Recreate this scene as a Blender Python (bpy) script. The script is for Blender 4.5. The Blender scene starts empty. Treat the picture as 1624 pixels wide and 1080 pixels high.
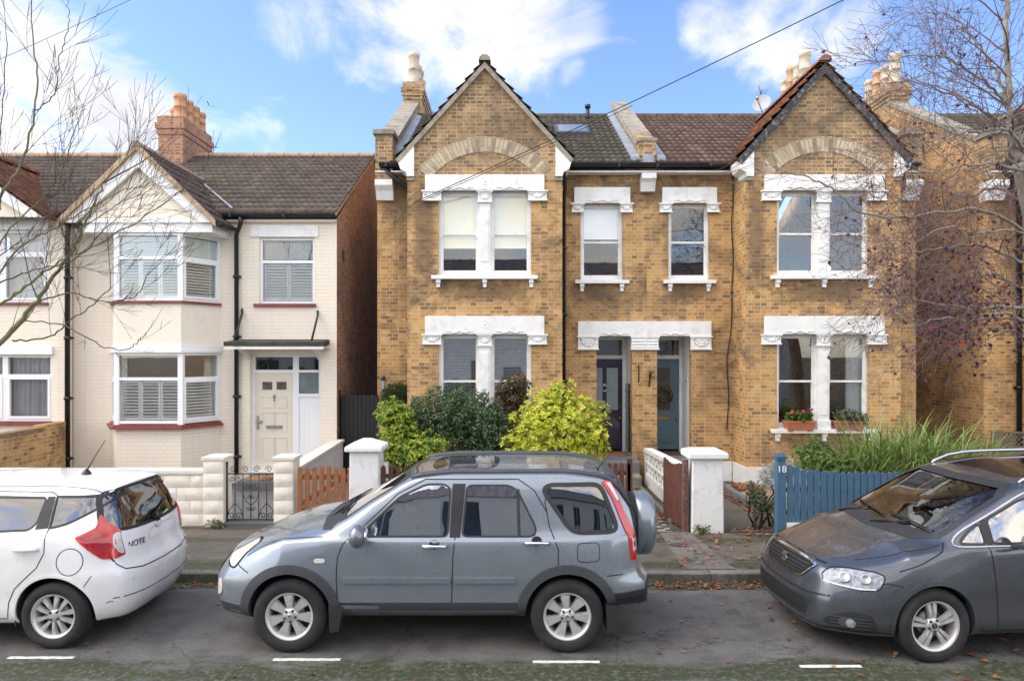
import bpy, bmesh, math, random
import numpy as np
from mathutils import Vector, Matrix, geometry
from mathutils.bvhtree import BVHTree
R = math.radians
random.seed(7)
SC = bpy.context.scene
COL = SC.collection

# ------------------------------------------------------------------ camera
CAM_H = 2.81          # metres above the road
FPX = 1083.0          # focal length in photo pixels (24 mm lens)
cam_d = bpy.data.cameras.new('camera')
cam_d.sensor_width = 36.0
cam_d.lens = 36.0 * FPX / 1624.0
cam_d.shift_y = 20.0 / 1624.0
cam_d.clip_start = 0.05
cam_d.clip_end = 2000
cam = bpy.data.objects.new('camera', cam_d)
cam.location = (0, 0, CAM_H)
cam.rotation_euler = (R(90), 0, 0)
COL.objects.link(cam)
SC.camera = cam

# ------------------------------------------------------------------ exposure
SC.view_settings.view_transform = 'Standard'
SC.view_settings.look = 'None'
SC.view_settings.gamma = 1
SC.view_settings.exposure = 1.34
SC.view_settings.use_curve_mapping = False

# ------------------------------------------------------------------ sun + sky
SUN_EL, SUN_AZ = R(48), R(263)     # azimuth clockwise from +Y
sun_d = bpy.data.lights.new('sun', 'SUN')
sun_d.energy = 1.3
sun_d.angle = R(52)
sun_d.color = (1.0, 0.91, 0.77)
sun = bpy.data.objects.new('sun', sun_d)
_sd = Vector((math.sin(SUN_AZ) * math.cos(SUN_EL), math.cos(SUN_AZ) * math.cos(SUN_EL), math.sin(SUN_EL)))
sun.rotation_euler = _sd.to_track_quat('Z', 'Y').to_euler()
sun.location = _sd * 60
COL.objects.link(sun)

world = bpy.data.worlds.new('World')
SC.world = world
world.use_nodes = True


def build_sky():
    nt = world.node_tree
    nt.nodes.clear()
    N, L = nt.nodes.new, nt.links.new
    out = N('ShaderNodeOutputWorld'); bg = N('ShaderNodeBackground')
    sky = N('ShaderNodeTexSky'); sky.sky_type = 'NISHITA'
    sky.sun_disc = False
    sky.sun_elevation = SUN_EL; sky.sun_rotation = SUN_AZ
    sky.air_density = 1.0; sky.dust_density = 0.6; sky.ozone_density = 1.6
    tc = N('ShaderNodeTexCoord')
    d = tc.outputs['Generated']

    def math_(op, a, b=None, clamp=False):
        n = N('ShaderNodeMath'); n.operation = op; n.use_clamp = clamp
        for i, v in enumerate((a, b)):
            if v is None: continue
            if hasattr(v, 'default_value'): L(v, n.inputs[i])
            else: n.inputs[i].default_value = v
        return n.outputs[0]
    # soft clumps of cloud at fixed directions of the sky
    def direction(px, py):
        v = Vector(((px - 812) / FPX, 1, (560 - py) / FPX)); return v.normalized()
    blobs = [(60, 150, 150, 1.0), (190, 165, 110, .9), (-80, 250, 200, 1.0), (120, 250, 120, .9), (260, 240, 60, .5),
             (470, 40, 75, .8), (560, 60, 60, .75), (680, 60, 85, .85), (800, 15, 100, .95), (620, 120, 50, .5), (890, 20, 60, .6),
             (730, 120, 60, .45), (1140, 35, 55, .75), (1250, 15, 85, .85), (1340, 50, 60, .75), (1200, 105, 35, .4),
             (430, 130, 45, .4), (420, 225, 70, .4), (340, 220, 50, .5), (345, 120, 22, .5), (905, 110, 25, .4), (40, -300, 300, .6), (700, -420, 260, .7),
             (1500, -300, 240, .6), (40, 40, 30, .45)]
    acc = None
    for px, py, r, w in blobs:
        v = N('ShaderNodeVectorMath'); v.operation = 'DOT_PRODUCT'
        L(d, v.inputs[0]); v.inputs[1].default_value = direction(px, py)
        cr = math.cos(math.atan(r * 1.45 / FPX) * (1 / (1 + ((px - 812) / FPX) ** 2 * .5)))
        mr = N('ShaderNodeMapRange'); mr.interpolation_type = 'SMOOTHSTEP'
        L(v.outputs['Value'], mr.inputs['Value'])
        mr.inputs['From Min'].default_value = cr; mr.inputs['From Max'].default_value = 1.0
        mr.inputs['To Min'].default_value = 0; mr.inputs['To Max'].default_value = w
        acc = mr.outputs[0] if acc is None else math_('MAXIMUM', acc, mr.outputs[0])
    mp = N('ShaderNodeMapping'); L(d, mp.inputs[0]); mp.inputs['Scale'].default_value = (1, 1, 1.7)
    nz = N('ShaderNodeTexNoise'); nz.inputs['Scale'].default_value = 5.0; nz.inputs['Detail'].default_value = 9
    nz.inputs['Roughness'].default_value = .62; nz.inputs['Distortion'].default_value = .5
    L(mp.outputs[0], nz.inputs['Vector'])
    # unseen cloud behind the viewer and overhead, thickened for whiter light
    sep = N('ShaderNodeSeparateXYZ'); L(d, sep.inputs[0])
    back = N('ShaderNodeMapRange'); L(sep.outputs['Y'], back.inputs['Value'])
    back.inputs['From Min'].default_value = .35; back.inputs['From Max'].default_value = -.1
    back.inputs['To Min'].default_value = 0; back.inputs['To Max'].default_value = .85
    acc = math_('MAXIMUM', acc, back.outputs[0])
    s = math_('ADD', math_('MULTIPLY', acc, .95), math_('MULTIPLY', math_('SUBTRACT', nz.outputs['Fac'], .5), 2.7))
    den = N('ShaderNodeMapRange'); den.interpolation_type = 'SMOOTHSTEP'
    L(s, den.inputs['Value']); den.inputs['From Min'].default_value = .30; den.inputs['From Max'].default_value = 1.15
    nz2 = N('ShaderNodeTexNoise'); nz2.inputs['Scale'].default_value = 7; nz2.inputs['Detail'].default_value = 5
    L(mp.outputs[0], nz2.inputs['Vector'])
    cr2 = N('ShaderNodeValToRGB'); L(nz2.outputs['Fac'], cr2.inputs[0])
    cr2.color_ramp.elements[0].position = .36; cr2.color_ramp.elements[0].color = (3.7, 3.75, 4.0, 1)
    cr2.color_ramp.elements[1].position = .64; cr2.color_ramp.elements[1].color = (5.2, 5.1, 5.0, 1)
    tint = N('ShaderNodeMix'); tint.data_type = 'RGBA'; tint.blend_type = 'MULTIPLY'
    tint.inputs['Factor'].default_value = 1
    L(sky.outputs[0], tint.inputs['A']); tint.inputs['B'].default_value = (.92, 1.0, 1.22, 1)
    mix = N('ShaderNodeMix'); mix.data_type = 'RGBA'
    L(den.outputs[0], mix.inputs['Factor']); L(tint.outputs['Result'], mix.inputs['A']); L(cr2.outputs[0], mix.inputs['B'])
    side = N('ShaderNodeMapRange'); L(sep.outputs['Y'], side.inputs['Value'])
    side.inputs['From Min'].default_value = .5; side.inputs['From Max'].default_value = -.3
    side.inputs['To Min'].default_value = 0; side.inputs['To Max'].default_value = 1
    warm = N('ShaderNodeMix'); warm.data_type = 'RGBA'; L(side.outputs[0], warm.inputs['Factor'])
    warm.inputs['A'].default_value = (.76, .76, .76, 1); warm.inputs['B'].default_value = (1.78, 1.62, 1.40, 1)  # unseen sky behind the viewer brightened and warmed to light the fronts
    gain = N('ShaderNodeVectorMath'); gain.operation = 'MULTIPLY'; L(mix.outputs['Result'], gain.inputs[0]); L(warm.outputs['Result'], gain.inputs[1])
    L(gain.outputs[0], bg.inputs['Color'])
    bg.inputs['Strength'].default_value = 0.13
    L(bg.outputs[0], out.inputs[0])


build_sky()

# ------------------------------------------------------------------ measuring: photo pixel + distance -> metres
def MX(px, D): return (px - 812.0) * D / FPX
def MZ(py, D): return CAM_H - (py - 560.0) * D / FPX
def P3(px, py, D): return Vector((MX(px, D), D, MZ(py, D)))


# ------------------------------------------------------------------ scene tree helpers
def tag(o, label=None, cat=None, group=None, kind=None):
    if label: o['label'] = label
    if cat: o['category'] = cat
    if group: o['group'] = group
    if kind: o['kind'] = kind
    return o


def empty(name, loc, label, cat, group=None, rz=0.0):
    o = bpy.data.objects.new(name, None)
    o.location = loc
    o.rotation_euler = (0, 0, rz)
    o.empty_display_size = .2
    COL.objects.link(o)
    return tag(o, label, cat, group)


def copy_tree(o, parent=None):
    c = o.copy()
    COL.objects.link(c)
    if parent is not None: c.parent = parent
    for ch in list(o.children): copy_tree(ch, c)
    return c


def root_of(o):
    while o.parent: o = o.parent
    return o


class MB:
    """collects shapes for ONE mesh"""
    def __init__(s):
        s.v = []; s.f = []; s.sm = []; s.uv = {}; s.mi = []
        s.cur = 0

    def add(s, pts, faces, smooth=False, uvs=None):
        b = len(s.v)
        s.v += [tuple(p) for p in pts]
        for k, f in enumerate(faces):
            if uvs is not None: s.uv[len(s.f)] = uvs[k]
            s.f.append(tuple(i + b for i in f)); s.sm.append(smooth); s.mi.append(s.cur)

    def poly(s, pts, uv=None): s.add(pts, [tuple(range(len(pts)))], uvs=[uv] if uv else None)

    def box(s, x0, x1, y0, y1, z0, z1):
        x0, x1 = min(x0, x1), max(x0, x1); y0, y1 = min(y0, y1), max(y0, y1); z0, z1 = min(z0, z1), max(z0, z1)
        s.add([(x0, y0, z0), (x1, y0, z0), (x1, y1, z0), (x0, y1, z0), (x0, y0, z1), (x1, y0, z1), (x1, y1, z1), (x0, y1, z1)],
              [(0, 3, 2, 1), (4, 5, 6, 7), (0, 1, 5, 4), (1, 2, 6, 5), (2, 3, 7, 6), (3, 0, 4, 7)])

    def hexa(s, b, t):
        """bottom loop + top loop of the same count"""
        n = len(b)
        s.add(list(b) + list(t), [tuple(range(n - 1, -1, -1)), tuple(range(n, 2 * n))] + [(i, (i + 1) % n, (i + 1) % n + n, i + n) for i in range(n)])

    def prism(s, pts, d):
        d = Vector(d)
        s.hexa([Vector(p) for p in pts], [Vector(p) + d for p in pts])

    def tube(s, path, rad, n=6, cap=True, smooth=True):
        path = [Vector(p) for p in path]
        m = len(path)
        if not hasattr(rad, '__len__'): rad = [rad] * m
        V = []
        T0 = (path[1] - path[0]).normalized()
        a = Vector((0, 0, 1)) if abs(T0.z) < .9 else Vector((1, 0, 0))
        Nn = (a - T0 * a.dot(T0)).normalized()
        for i, p in enumerate(path):
            T = (path[min(i + 1, m - 1)] - path[max(i - 1, 0)])
            T = T.normalized() if T.length > 1e-9 else T0
            Nn = (Nn - T * Nn.dot(T))
            Nn = Nn.normalized() if Nn.length > 1e-6 else T.orthogonal().normalized()
            B = T.cross(Nn)
            for k in range(n):
                t = 2 * math.pi * k / n
                V.append(p + (Nn * math.cos(t) + B * math.sin(t)) * rad[i])
        F = [(i * n + k, i * n + (k + 1) % n, (i + 1) * n + (k + 1) % n, (i + 1) * n + k) for i in range(m - 1) for k in range(n)]
        s.add(V, F, smooth)
        if cap and n > 3:
            b = len(s.v) - len(V)
            s.f.append(tuple(b + k for k in range(n - 1, -1, -1))); s.sm.append(False); s.mi.append(s.cur)
            s.f.append(tuple(b + (m - 1) * n + k for k in range(n))); s.sm.append(False); s.mi.append(s.cur)

    def lathe(s, prof, o, axis='z', n=24, smooth=True, close=False):
        """prof: (radius, height) along axis"""
        o = Vector(o); V = []
        for r, h in prof:
            for k in range(n):
                t = 2 * math.pi * k / n
                c, q = r * math.cos(t), r * math.sin(t)
                V.append(o + (Vector((c, q, h)) if axis == 'z' else Vector((c, h, q)) if axis == 'y' else Vector((h, c, q))))
        m = len(prof)
        F = [(i * n + k, i * n + (k + 1) % n, (i + 1) * n + (k + 1) % n, (i + 1) * n + k) for i in range(m - 1) for k in range(n)]
        if close: F += [((m - 1) * n + k, (m - 1) * n + (k + 1) % n, (k + 1) % n, k) for k in range(n)]
        if axis == 'y': F = [f[::-1] for f in F]
        s.add(V, F, smooth)

    def ball(s, o, r, n=8, m=6, sc=(1, 1, 1)):
        o = Vector(o)
        V = [o + Vector((0, 0, -r * sc[2]))]
        for i in range(1, m):
            a = -math.pi / 2 + math.pi * i / m
            for k in range(n):
                t = 2 * math.pi * k / n
                V.append(o + Vector((r * math.cos(a) * math.cos(t) * sc[0], r * math.cos(a) * math.sin(t) * sc[1], r * math.sin(a) * sc[2])))
        V.append(o + Vector((0, 0, r * sc[2])))
        F = [(0, 1 + (k + 1) % n, 1 + k) for k in range(n)]
        for i in range(m - 2):
            F += [(1 + i * n + k, 1 + i * n + (k + 1) % n, 1 + (i + 1) * n + (k + 1) % n, 1 + (i + 1) * n + k) for k in range(n)]
        e = len(V) - 1
        F += [(e, 1 + (m - 2) * n + k, 1 + (m - 2) * n + (k + 1) % n) for k in range(n)]
        s.add(V, F, True)

    def build(s, name, mats, parent=None, origin=None, rel=True, fixn=False, bevel=0.0):
        """vertices are in world metres; they are stored relative to the thing's base"""
        me = bpy.data.meshes.new(name)
        off = Vector((0, 0, 0))
        if parent is not None and rel: off = root_of(parent).location.copy()
        elif origin is not None: off = Vector(origin)
        me.from_pydata([tuple(Vector(p) - off) for p in s.v], [], s.f)
        me.update()
        me.polygons.foreach_set('use_smooth', s.sm)
        if not isinstance(mats, (list, tuple)): mats = [mats]
        for m in mats: me.materials.append(m)
        if len(mats) > 1: me.polygons.foreach_set('material_index', s.mi)
        uvl = me.uv_layers.new(name='UVMap')
        nv = s.v
        co = np.zeros((len(me.loops), 2), dtype=np.float32)
        for p in me.polygons:
            u = s.uv.get(p.index)
            n = p.normal
            ax = max(range(3), key=lambda i: abs(n[i]) + (.0 if i == 2 else .02))
            for j, li in enumerate(p.loop_indices):
                if u is not None: co[li] = u[j]
                else:
                    q = nv[me.loops[li].vertex_index]
                    co[li] = (q[1], q[2]) if ax == 0 else (q[0], q[2]) if ax == 1 else (q[0], q[1])
        uvl.data.foreach_set('uv', co.ravel())
        o = bpy.data.objects.new(name, me)
        COL.objects.link(o)
        if parent is not None: o.parent = parent
        elif origin is not None: o.location = off
        if fixn:
            bm = bmesh.new(); bm.from_mesh(me); bmesh.ops.recalc_face_normals(bm, faces=bm.faces); bm.to_mesh(me); bm.free()
        if bevel:
            md = o.modifiers.new('edge', 'BEVEL'); md.width = bevel; md.segments = 2; md.limit_method = 'ANGLE'; md.angle_limit = R(40)
        return o


class Frame:
    """vertical working plane: u runs along it, w sticks out of it, z is up"""
    def __init__(s, o, d, n): s.o = Vector((o[0], o[1], 0)); s.d = Vector((d[0], d[1], 0)).normalized(); s.n = Vector((n[0], n[1], 0)).normalized()
    def p(s, u, w, z): return s.o + s.d * u + s.n * w + Vector((0, 0, z))
    def box(s, mb, u0, u1, w0, w1, z0, z1):
        u0, u1 = min(u0, u1), max(u0, u1); w0, w1 = min(w0, w1), max(w0, w1); z0, z1 = min(z0, z1), max(z0, z1)
        c = [s.p(u, w, z) for z in (z0, z1) for (u, w) in ((u0, w1), (u1, w1), (u1, w0), (u0, w0))]
        flip = s.d.cross(Vector((0, 0, 1))).dot(s.n) < 0
        F = [(0, 3, 2, 1), (4, 5, 6, 7), (0, 1, 5, 4), (1, 2, 6, 5), (2, 3, 7, 6), (3, 0, 4, 7)]
        mb.add(c, [f[::-1] for f in F] if flip else F)
    def quad(s, mb, u0, u1, z0, z1, w=0):
        mb.poly([s.p(u0, w, z0), s.p(u1, w, z0), s.p(u1, w, z1), s.p(u0, w, z1)])
    def wall(s, mb, u0, u1, z0, z1, holes=(), depth=.12, w=0, back=None):
        """flat wall with rectangular openings (hu0,hu1,hz0,hz1) and their reveals"""
        us = sorted(set([u0, u1] + [h[i] for h in holes for i in (0, 1) if u0 < h[i] < u1]))
        zs = sorted(set([z0, z1] + [h[i] for h in holes for i in (2, 3) if z0 < h[i] < z1]))
        for a, b in zip(us, us[1:]):
            for c, e in zip(zs, zs[1:]):
                mu, mz = (a + b) / 2, (c + e) / 2
                if any(h[0] < mu < h[1] and h[2] < mz < h[3] for h in holes): continue
                s.quad(mb, a, b, c, e, w)
                if back is not None: s.quad(mb, a, b, c, e, w - back)
        for h in holes:
            for (ua, za, ub, zb) in ((h[0], h[2], h[0], h[3]), (h[1], h[2], h[1], h[3]), (h[0], h[2], h[1], h[2]), (h[0], h[3], h[1], h[3])):
                mb.poly([s.p(ua, w, za), s.p(ub, w, zb), s.p(ub, w - depth, zb), s.p(ua, w - depth, za)])


# ------------------------------------------------------------------ materials
MATS = {}


class NT:
    def __init__(s, name):
        m = bpy.data.materials.new(name); m.use_nodes = True
        s.m = m; s.t = m.node_tree; s.t.nodes.clear()
        s.out = s.n('ShaderNodeOutputMaterial')
    def n(s, typ, **kw):
        nd = s.t.nodes.new(typ)
        for k, v in kw.items(): setattr(nd, k, v)
        return nd
    def l(s, a, b): s.t.links.new(a, b)
    def set(s, nd, **kw):
        for k, v in kw.items():
            i = nd.inputs[k.replace('_', ' ')]
            if hasattr(v, 'links'): s.l(v, i)
            else: i.default_value = v
        return nd
    def noise(s, scale, detail=4, rough=.55, vec=None, dist=0):
        nd = s.n('ShaderNodeTexNoise')
        s.set(nd, Scale=scale, Detail=detail, Roughness=rough, Distortion=dist)
        s.l(vec if vec is not None else s.obj(), nd.inputs['Vector'])
        return nd.outputs['Fac']
    def obj(s):
        if not hasattr(s, '_tc'): s._tc = s.n('ShaderNodeTexCoord')
        return s._tc.outputs['Object']
    def uv(s):
        if not hasattr(s, '_tc'): s._tc = s.n('ShaderNodeTexCoord')
        return s._tc.outputs['UV']
    def ramp(s, fac, stops, interp='LINEAR'):
        nd = s.n('ShaderNodeValToRGB'); s.l(fac, nd.inputs[0])
        e = nd.color_ramp.elements; nd.color_ramp.interpolation = interp
        while len(e) < len(stops): e.new(.5)
        for k, (p, c) in enumerate(stops):
            e[k].position = p
            e[k].color = (c[0], c[1], c[2], 1) if hasattr(c, '__len__') else (c, c, c, 1)
        return nd.outputs[0]
    def mix(s, fac, a, b, mode='MIX'):
        nd = s.n('ShaderNodeMix', data_type='RGBA', blend_type=mode)
        for k, v in (('Factor', fac), ('A', a), ('B', b)):
            i = nd.inputs[k] if k == 'Factor' else [q for q in nd.inputs if q.name == k and q.type == 'RGBA'][0]
            if hasattr(v, 'links'): s.l(v, i)
            elif k == 'Factor': i.default_value = v
            else: i.default_value = (*v, 1) if len(v) == 3 else v
        return [q for q in nd.outputs if q.type == 'RGBA'][0]
    def math(s, op, a, b=0.0):
        nd = s.n('ShaderNodeMath', operation=op)
        for i, v in enumerate((a, b)):
            if hasattr(v, 'links'): s.l(v, nd.inputs[i])
            else: nd.inputs[i].default_value = v
        return nd.outputs[0]
    def bump(s, h, strength=.3, dist=.01):
        nd = s.n('ShaderNodeBump'); s.set(nd, Strength=strength, Distance=dist); s.l(h, nd.inputs['Height'])
        return nd.outputs['Normal']
    def pbsdf(s, color, rough=.6, normal=None, **kw):
        nd = s.n('ShaderNodeBsdfPrincipled')
        for k, v in dict(Base_Color=color, Roughness=rough, **kw).items():
            i = nd.inputs[k.replace('_', ' ')]
            if hasattr(v, 'links'): s.l(v, i)
            elif hasattr(v, '__len__') and len(v) == 3: i.default_value = (*v, 1)
            else: i.default_value = v
        if normal is not None: s.l(normal, nd.inputs['Normal'])
        s.l(nd.outputs[0], s.out.inputs['Surface'])
        return s.m


def plain(name, c, rough=.6, var=.12, scale=6, bump=0., bscale=60, dirt=None, **kw):
    """one colour with slight uneven tone, optional grain and dirt blotches"""
    if name in MATS: return MATS[name]
    t = NT(name)
    f = t.noise(scale, 6)
    lo = tuple(x * (1 - var) for x in c); hi = tuple(min(1, x * (1 + var)) for x in c)
    col = t.ramp(f, [(.3, lo), (.7, hi)])
    if dirt:
        g = t.ramp(t.noise(dirt[1], 8, .65), [(.52, 0), (.72, dirt[2])])
        col = t.mix(g, col, dirt[0])
    n = t.bump(t.noise(bscale, 5), bump, .01) if bump else None
    MATS[name] = t.pbsdf(col, rough, n, **kw)
    return MATS[name]


def brick(name, stops, mortar, w=.185, h=.075, msize=.009, stain=(.10, .07, .045), stain_amt=.6, stain_scale=.7, bumpd=.012, painted=None, lo=.51, damp=()):
    if name in MATS: return MATS[name]
    t = NT(name)
    # slightly wandering courses
    br = t.n('ShaderNodeTexBrick'); br.offset = .5; br.squash = .7; br.squash_frequency = 2
    t.set(br, Color1=(0, 0, 0, 1), Color2=(1, 1, 1, 1), Mortar=(.5, .5, .5, 1), Scale=1.0, Mortar_Size=msize, Mortar_Smooth=.25, Bias=0.0, Brick_Width=w, Row_Height=h)
    t.l(t.uv(), br.inputs['Vector'])
    uvn = t.noise(9, 3, vec=t.uv())
    sepv = t.n('ShaderNodeVectorMath', operation='ADD')
    c = t.ramp(br.outputs['Color'], stops)
    grain = t.noise(45, 6, .7, vec=t.uv())
    c = t.mix(t.ramp(t.noise(2.0, 8, .7, dist=.5), [(.5, 0), (.66, .55)]), c, stops[1][1])
    c = t.mix(t.ramp(grain, [(.35, 0.0), (.75, .55)]), c, tuple(min(1, x * 1.45) for x in stops[len(stops) // 2][1]))
    edge = t.math('ADD', br.outputs['Fac'], t.math('MULTIPLY', t.math('SUBTRACT', t.noise(60, 4, vec=t.uv()), .5), .5))
    edge = t.ramp(edge, [(.35, 0), (.75, 1)])
    if painted is None:
        c = t.mix(edge, c, mortar)
        # soot and weathering in blotches with their own outline
        st = t.ramp(t.noise(stain_scale, 10, .74, dist=.8), [(lo - .04, 0), (lo + .14, stain_amt)])
        c = t.mix(st, c, stain)
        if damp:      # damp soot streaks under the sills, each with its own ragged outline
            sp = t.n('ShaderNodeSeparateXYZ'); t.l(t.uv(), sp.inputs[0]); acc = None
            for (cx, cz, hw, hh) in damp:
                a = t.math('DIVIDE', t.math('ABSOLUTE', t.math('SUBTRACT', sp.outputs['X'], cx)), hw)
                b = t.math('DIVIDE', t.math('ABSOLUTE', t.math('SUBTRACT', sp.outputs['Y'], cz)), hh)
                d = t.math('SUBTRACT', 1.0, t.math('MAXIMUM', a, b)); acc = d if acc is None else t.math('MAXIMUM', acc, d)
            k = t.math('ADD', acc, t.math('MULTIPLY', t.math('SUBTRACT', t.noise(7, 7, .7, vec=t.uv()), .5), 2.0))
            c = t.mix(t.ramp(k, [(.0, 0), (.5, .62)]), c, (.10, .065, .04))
        pale = t.ramp(t.noise(stain_scale * 2.3, 7, .7, dist=.3), [(.6, 0), (.8, .35)])
        c = t.mix(pale, c, tuple(min(1, x * 1.6) for x in stops[-1][1]))
    else:
        c = t.mix(t.ramp(t.noise(1.2, 7, .65), [(.45, 0), (.8, .45)]), painted, tuple(x * .86 for x in painted))
        c = t.mix(t.math('MULTIPLY', edge, .18), c, tuple(x * .7 for x in painted))
    hgt = t.math('ADD', t.math('MULTIPLY', t.math('SUBTRACT', 1.0, edge), 1.0), t.math('MULTIPLY', grain, .5))
    MATS[name] = t.pbsdf(c, .85, t.bump(hgt, .8, bumpd))
    return MATS[name]


def tiles_mat(name, stops, moss=None, lichen=.25):
    if name in MATS: return MATS[name]
    t = NT(name)
    br = t.n('ShaderNodeTexBrick'); br.offset = .0
    t.set(br, Color1=(0, 0, 0, 1), Color2=(1, 1, 1, 1), Mortar=(.5, .5, .5, 1), Scale=1.0, Mortar_Size=0.0, Brick_Width=.15, Row_Height=1.0)
    t.l(t.uv(), br.inputs['Vector'])
    c = t.ramp(br.outputs['Color'], stops)
    c = t.mix(t.ramp(t.noise(1.1, 6), [(.4, 0), (.7, .5)]), c, stops[0][1])
    c = t.mix(t.ramp(t.noise(24, 5, .7), [(.60, 0), (.72, lichen)]), c, (.5, .48, .42))
    if moss: c = t.mix(t.ramp(t.noise(3.2, 8, .7), [(.5, 0), (.68, .8)]), c, moss)
    MATS[name] = t.pbsdf(c, .9, t.bump(t.noise(80, 4), .25, .01), Specular_IOR_Level=.15)
    return MATS[name]


def glass(name, tint=(.9, .95, .95), refl=.16, rough=.0, wob=0.0):
    """pane: partly mirrors the street, partly see-through"""
    if name in MATS: return MATS[name]
    t = NT(name)
    tr = t.n('ShaderNodeBsdfTransparent'); tr.inputs[0].default_value = (*tint, 1)
    gl = t.n('ShaderNodeBsdfGlossy'); gl.inputs['Roughness'].default_value = rough; gl.inputs[0].default_value = (1, 1, 1, 1)
    if wob:
        b = t.bump(t.noise(1.7, 2), wob, .02); t.l(b, gl.inputs['Normal'])
    fr = t.n('ShaderNodeFresnel'); fr.inputs['IOR'].default_value = 1.5
    f = t.math('MINIMUM', t.math('ADD', t.math('MULTIPLY', fr.outputs[0], 1.2), refl), .95)
    mx = t.n('ShaderNodeMixShader')
    t.l(f, mx.inputs[0]); t.l(tr.outputs[0], mx.inputs[1]); t.l(gl.outputs[0], mx.inputs[2])
    t.l(mx.outputs[0], t.out.inputs['Surface'])
    MATS[name] = t.m
    return t.m


def leafmat(name, cols, rough=.45, trans=.25):
    if name in MATS: return MATS[name]
    t = NT(name)
    oi = t.n('ShaderNodeNewGeometry')
    c = t.ramp(oi.outputs['Random Per Island'], cols)
    c = t.mix(t.ramp(t.noise(2.5, 4), [(.35, 0), (.7, .35)]), c, cols[0][1])
    p = t.n('ShaderNodeBsdfPrincipled'); t.l(c, p.inputs['Base Color']); p.inputs['Roughness'].default_value = rough
    p.inputs['Specular IOR Level'].default_value = .35
    tl = t.n('ShaderNodeBsdfTranslucent'); t.l(c, tl.inputs[0])
    mx = t.n('ShaderNodeMixShader'); mx.inputs[0].default_value = trans
    t.l(p.outputs[0], mx.inputs[1]); t.l(tl.outputs[0], mx.inputs[2]); t.l(mx.outputs[0], t.out.inputs['Surface'])
    MATS[name] = t.m
    return t.m


WHITE = plain('white_paint', (.82, .82, .80), .5, .05, 3, .15, 40, ((.40, .38, .31), 4.5, .45))
UPVC = plain('white_frame', (.82, .83, .84), .3, .02, 3)
CREAM = plain('cream_door', (.74, .68, .57), .4, .03, 3)
BLACK = plain('black_paint', (.012, .012, .013), .35, .3, 8)
BLACKPIPE = plain('black_pipe', (.014, .014, .016), .4, .4, 5)
DARKROOM = plain('dark_interior', (.05, .047, .043), .9, .3, 3)
REDSILL = plain('red_sill', (.22, .045, .04), .55, .2, 5, .1)
LEAD = plain('lead_sheet', (.27, .30, .34), .45, .25, 4, .2, 20)
STONE = plain('weathered_coping', (.27, .245, .20), .9, .3, 5, .5, 40, ((.08, .08, .07), 3, .7))
TERRA = plain('terracotta', (.52, .27, .15), .8, .2, 5, .3, 40, ((.16, .13, .11), 4, .5))
PALEPOT = plain('buff_clay_pot', (.55, .46, .36), .8, .2, 5, .3, 40, ((.2, .17, .14), 4, .5))
PANE = glass('window_pane', (.96, .98, .98), .075, 0, .02)
FROST = plain('frosted_glass', (.16, .2, .21), .15, .15, 5)
BLINDCREAM = plain('cream_blind', (.86, .80, .58), .8, .03, 3)
BLINDWHITE = plain('white_blind', (.88, .89, .9), .7, .03, 3)
BRASS = plain('brass', (.45, .33, .14), .35, .1, 5, Metallic=1.0)
CHROME = plain('chrome', (.75, .76, .78), .12, .03, 5, Metallic=1.0)
STEEL = plain('grey_metal', (.35, .36, .38), .4, .1, 5, Metallic=.8)

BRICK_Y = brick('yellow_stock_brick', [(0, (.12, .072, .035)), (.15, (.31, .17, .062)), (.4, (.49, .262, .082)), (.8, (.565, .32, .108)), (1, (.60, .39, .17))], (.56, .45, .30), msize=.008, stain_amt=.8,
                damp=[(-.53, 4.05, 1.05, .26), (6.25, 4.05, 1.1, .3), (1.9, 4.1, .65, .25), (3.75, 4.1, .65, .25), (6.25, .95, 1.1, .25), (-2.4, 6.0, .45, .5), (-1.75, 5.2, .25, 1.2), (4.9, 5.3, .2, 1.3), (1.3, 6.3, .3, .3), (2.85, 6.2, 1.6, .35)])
BRICK_G = brick('weathered_gable_brick', [(0, (.08, .055, .03)), (.25, (.23, .14, .058)), (.6, (.39, .225, .085)), (1, (.50, .32, .15))], (.52, .43, .30), msize=.010, stain_amt=.8, lo=.5)
BRICK_A = brick('buff_arch_brick', [(0, (.09, .07, .045)), (.2, (.34, .26, .16)), (.5, (.52, .43, .29)), (1, (.56, .46, .32))], (.34, .29, .22), w=.28, h=.078, stain_amt=.25)
BRICK_R = brick('brown_flank_brick', [(0, (.15, .085, .06)), (.4, (.30, .155, .10)), (.7, (.38, .19, .12)), (1, (.44, .25, .16))], (.38, .30, .24), stain_amt=.6)
BRICK_C = brick('red_chimney_brick', [(0, (.2, .09, .06)), (.4, (.36, .15, .085)), (.7, (.42, .19, .11)), (1, (.46, .26, .16))], (.42, .33, .24), stain_amt=.3)
BRICK_P = brick('cream_painted_brick', [(0, (.7, .65, .55)), (1, (.75, .7, .6))], (.6, .6, .5), painted=(.87, .785, .66), bumpd=.008)
RENDER_C = plain('cream_roughcast', (.87, .79, .67), .9, .05, 2, .9, 90, ((.55, .47, .36), 1.5, .3))
SMOOTH_C = plain('cream_render', (.86, .775, .645), .85, .05, 2, .25, 40, ((.55, .47, .36), 1.5, .25))
WHITE_R = plain('white_masonry_paint', (.78, .78, .77), .75, .04, 3, .4, 50, ((.36, .36, .26), 3.5, .55))
TILE_D = tiles_mat('dark_concrete_tiles', [(0, (.07, .062, .055)), (.5, (.095, .083, .075)), (1, (.125, .11, .1))], (.10, .105, .035))
TILE_B = tiles_mat('brown_concrete_tiles', [(0, (.095, .065, .056)), (.5, (.13, .09, .075)), (1, (.17, .125, .105))], None, .4)
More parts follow.
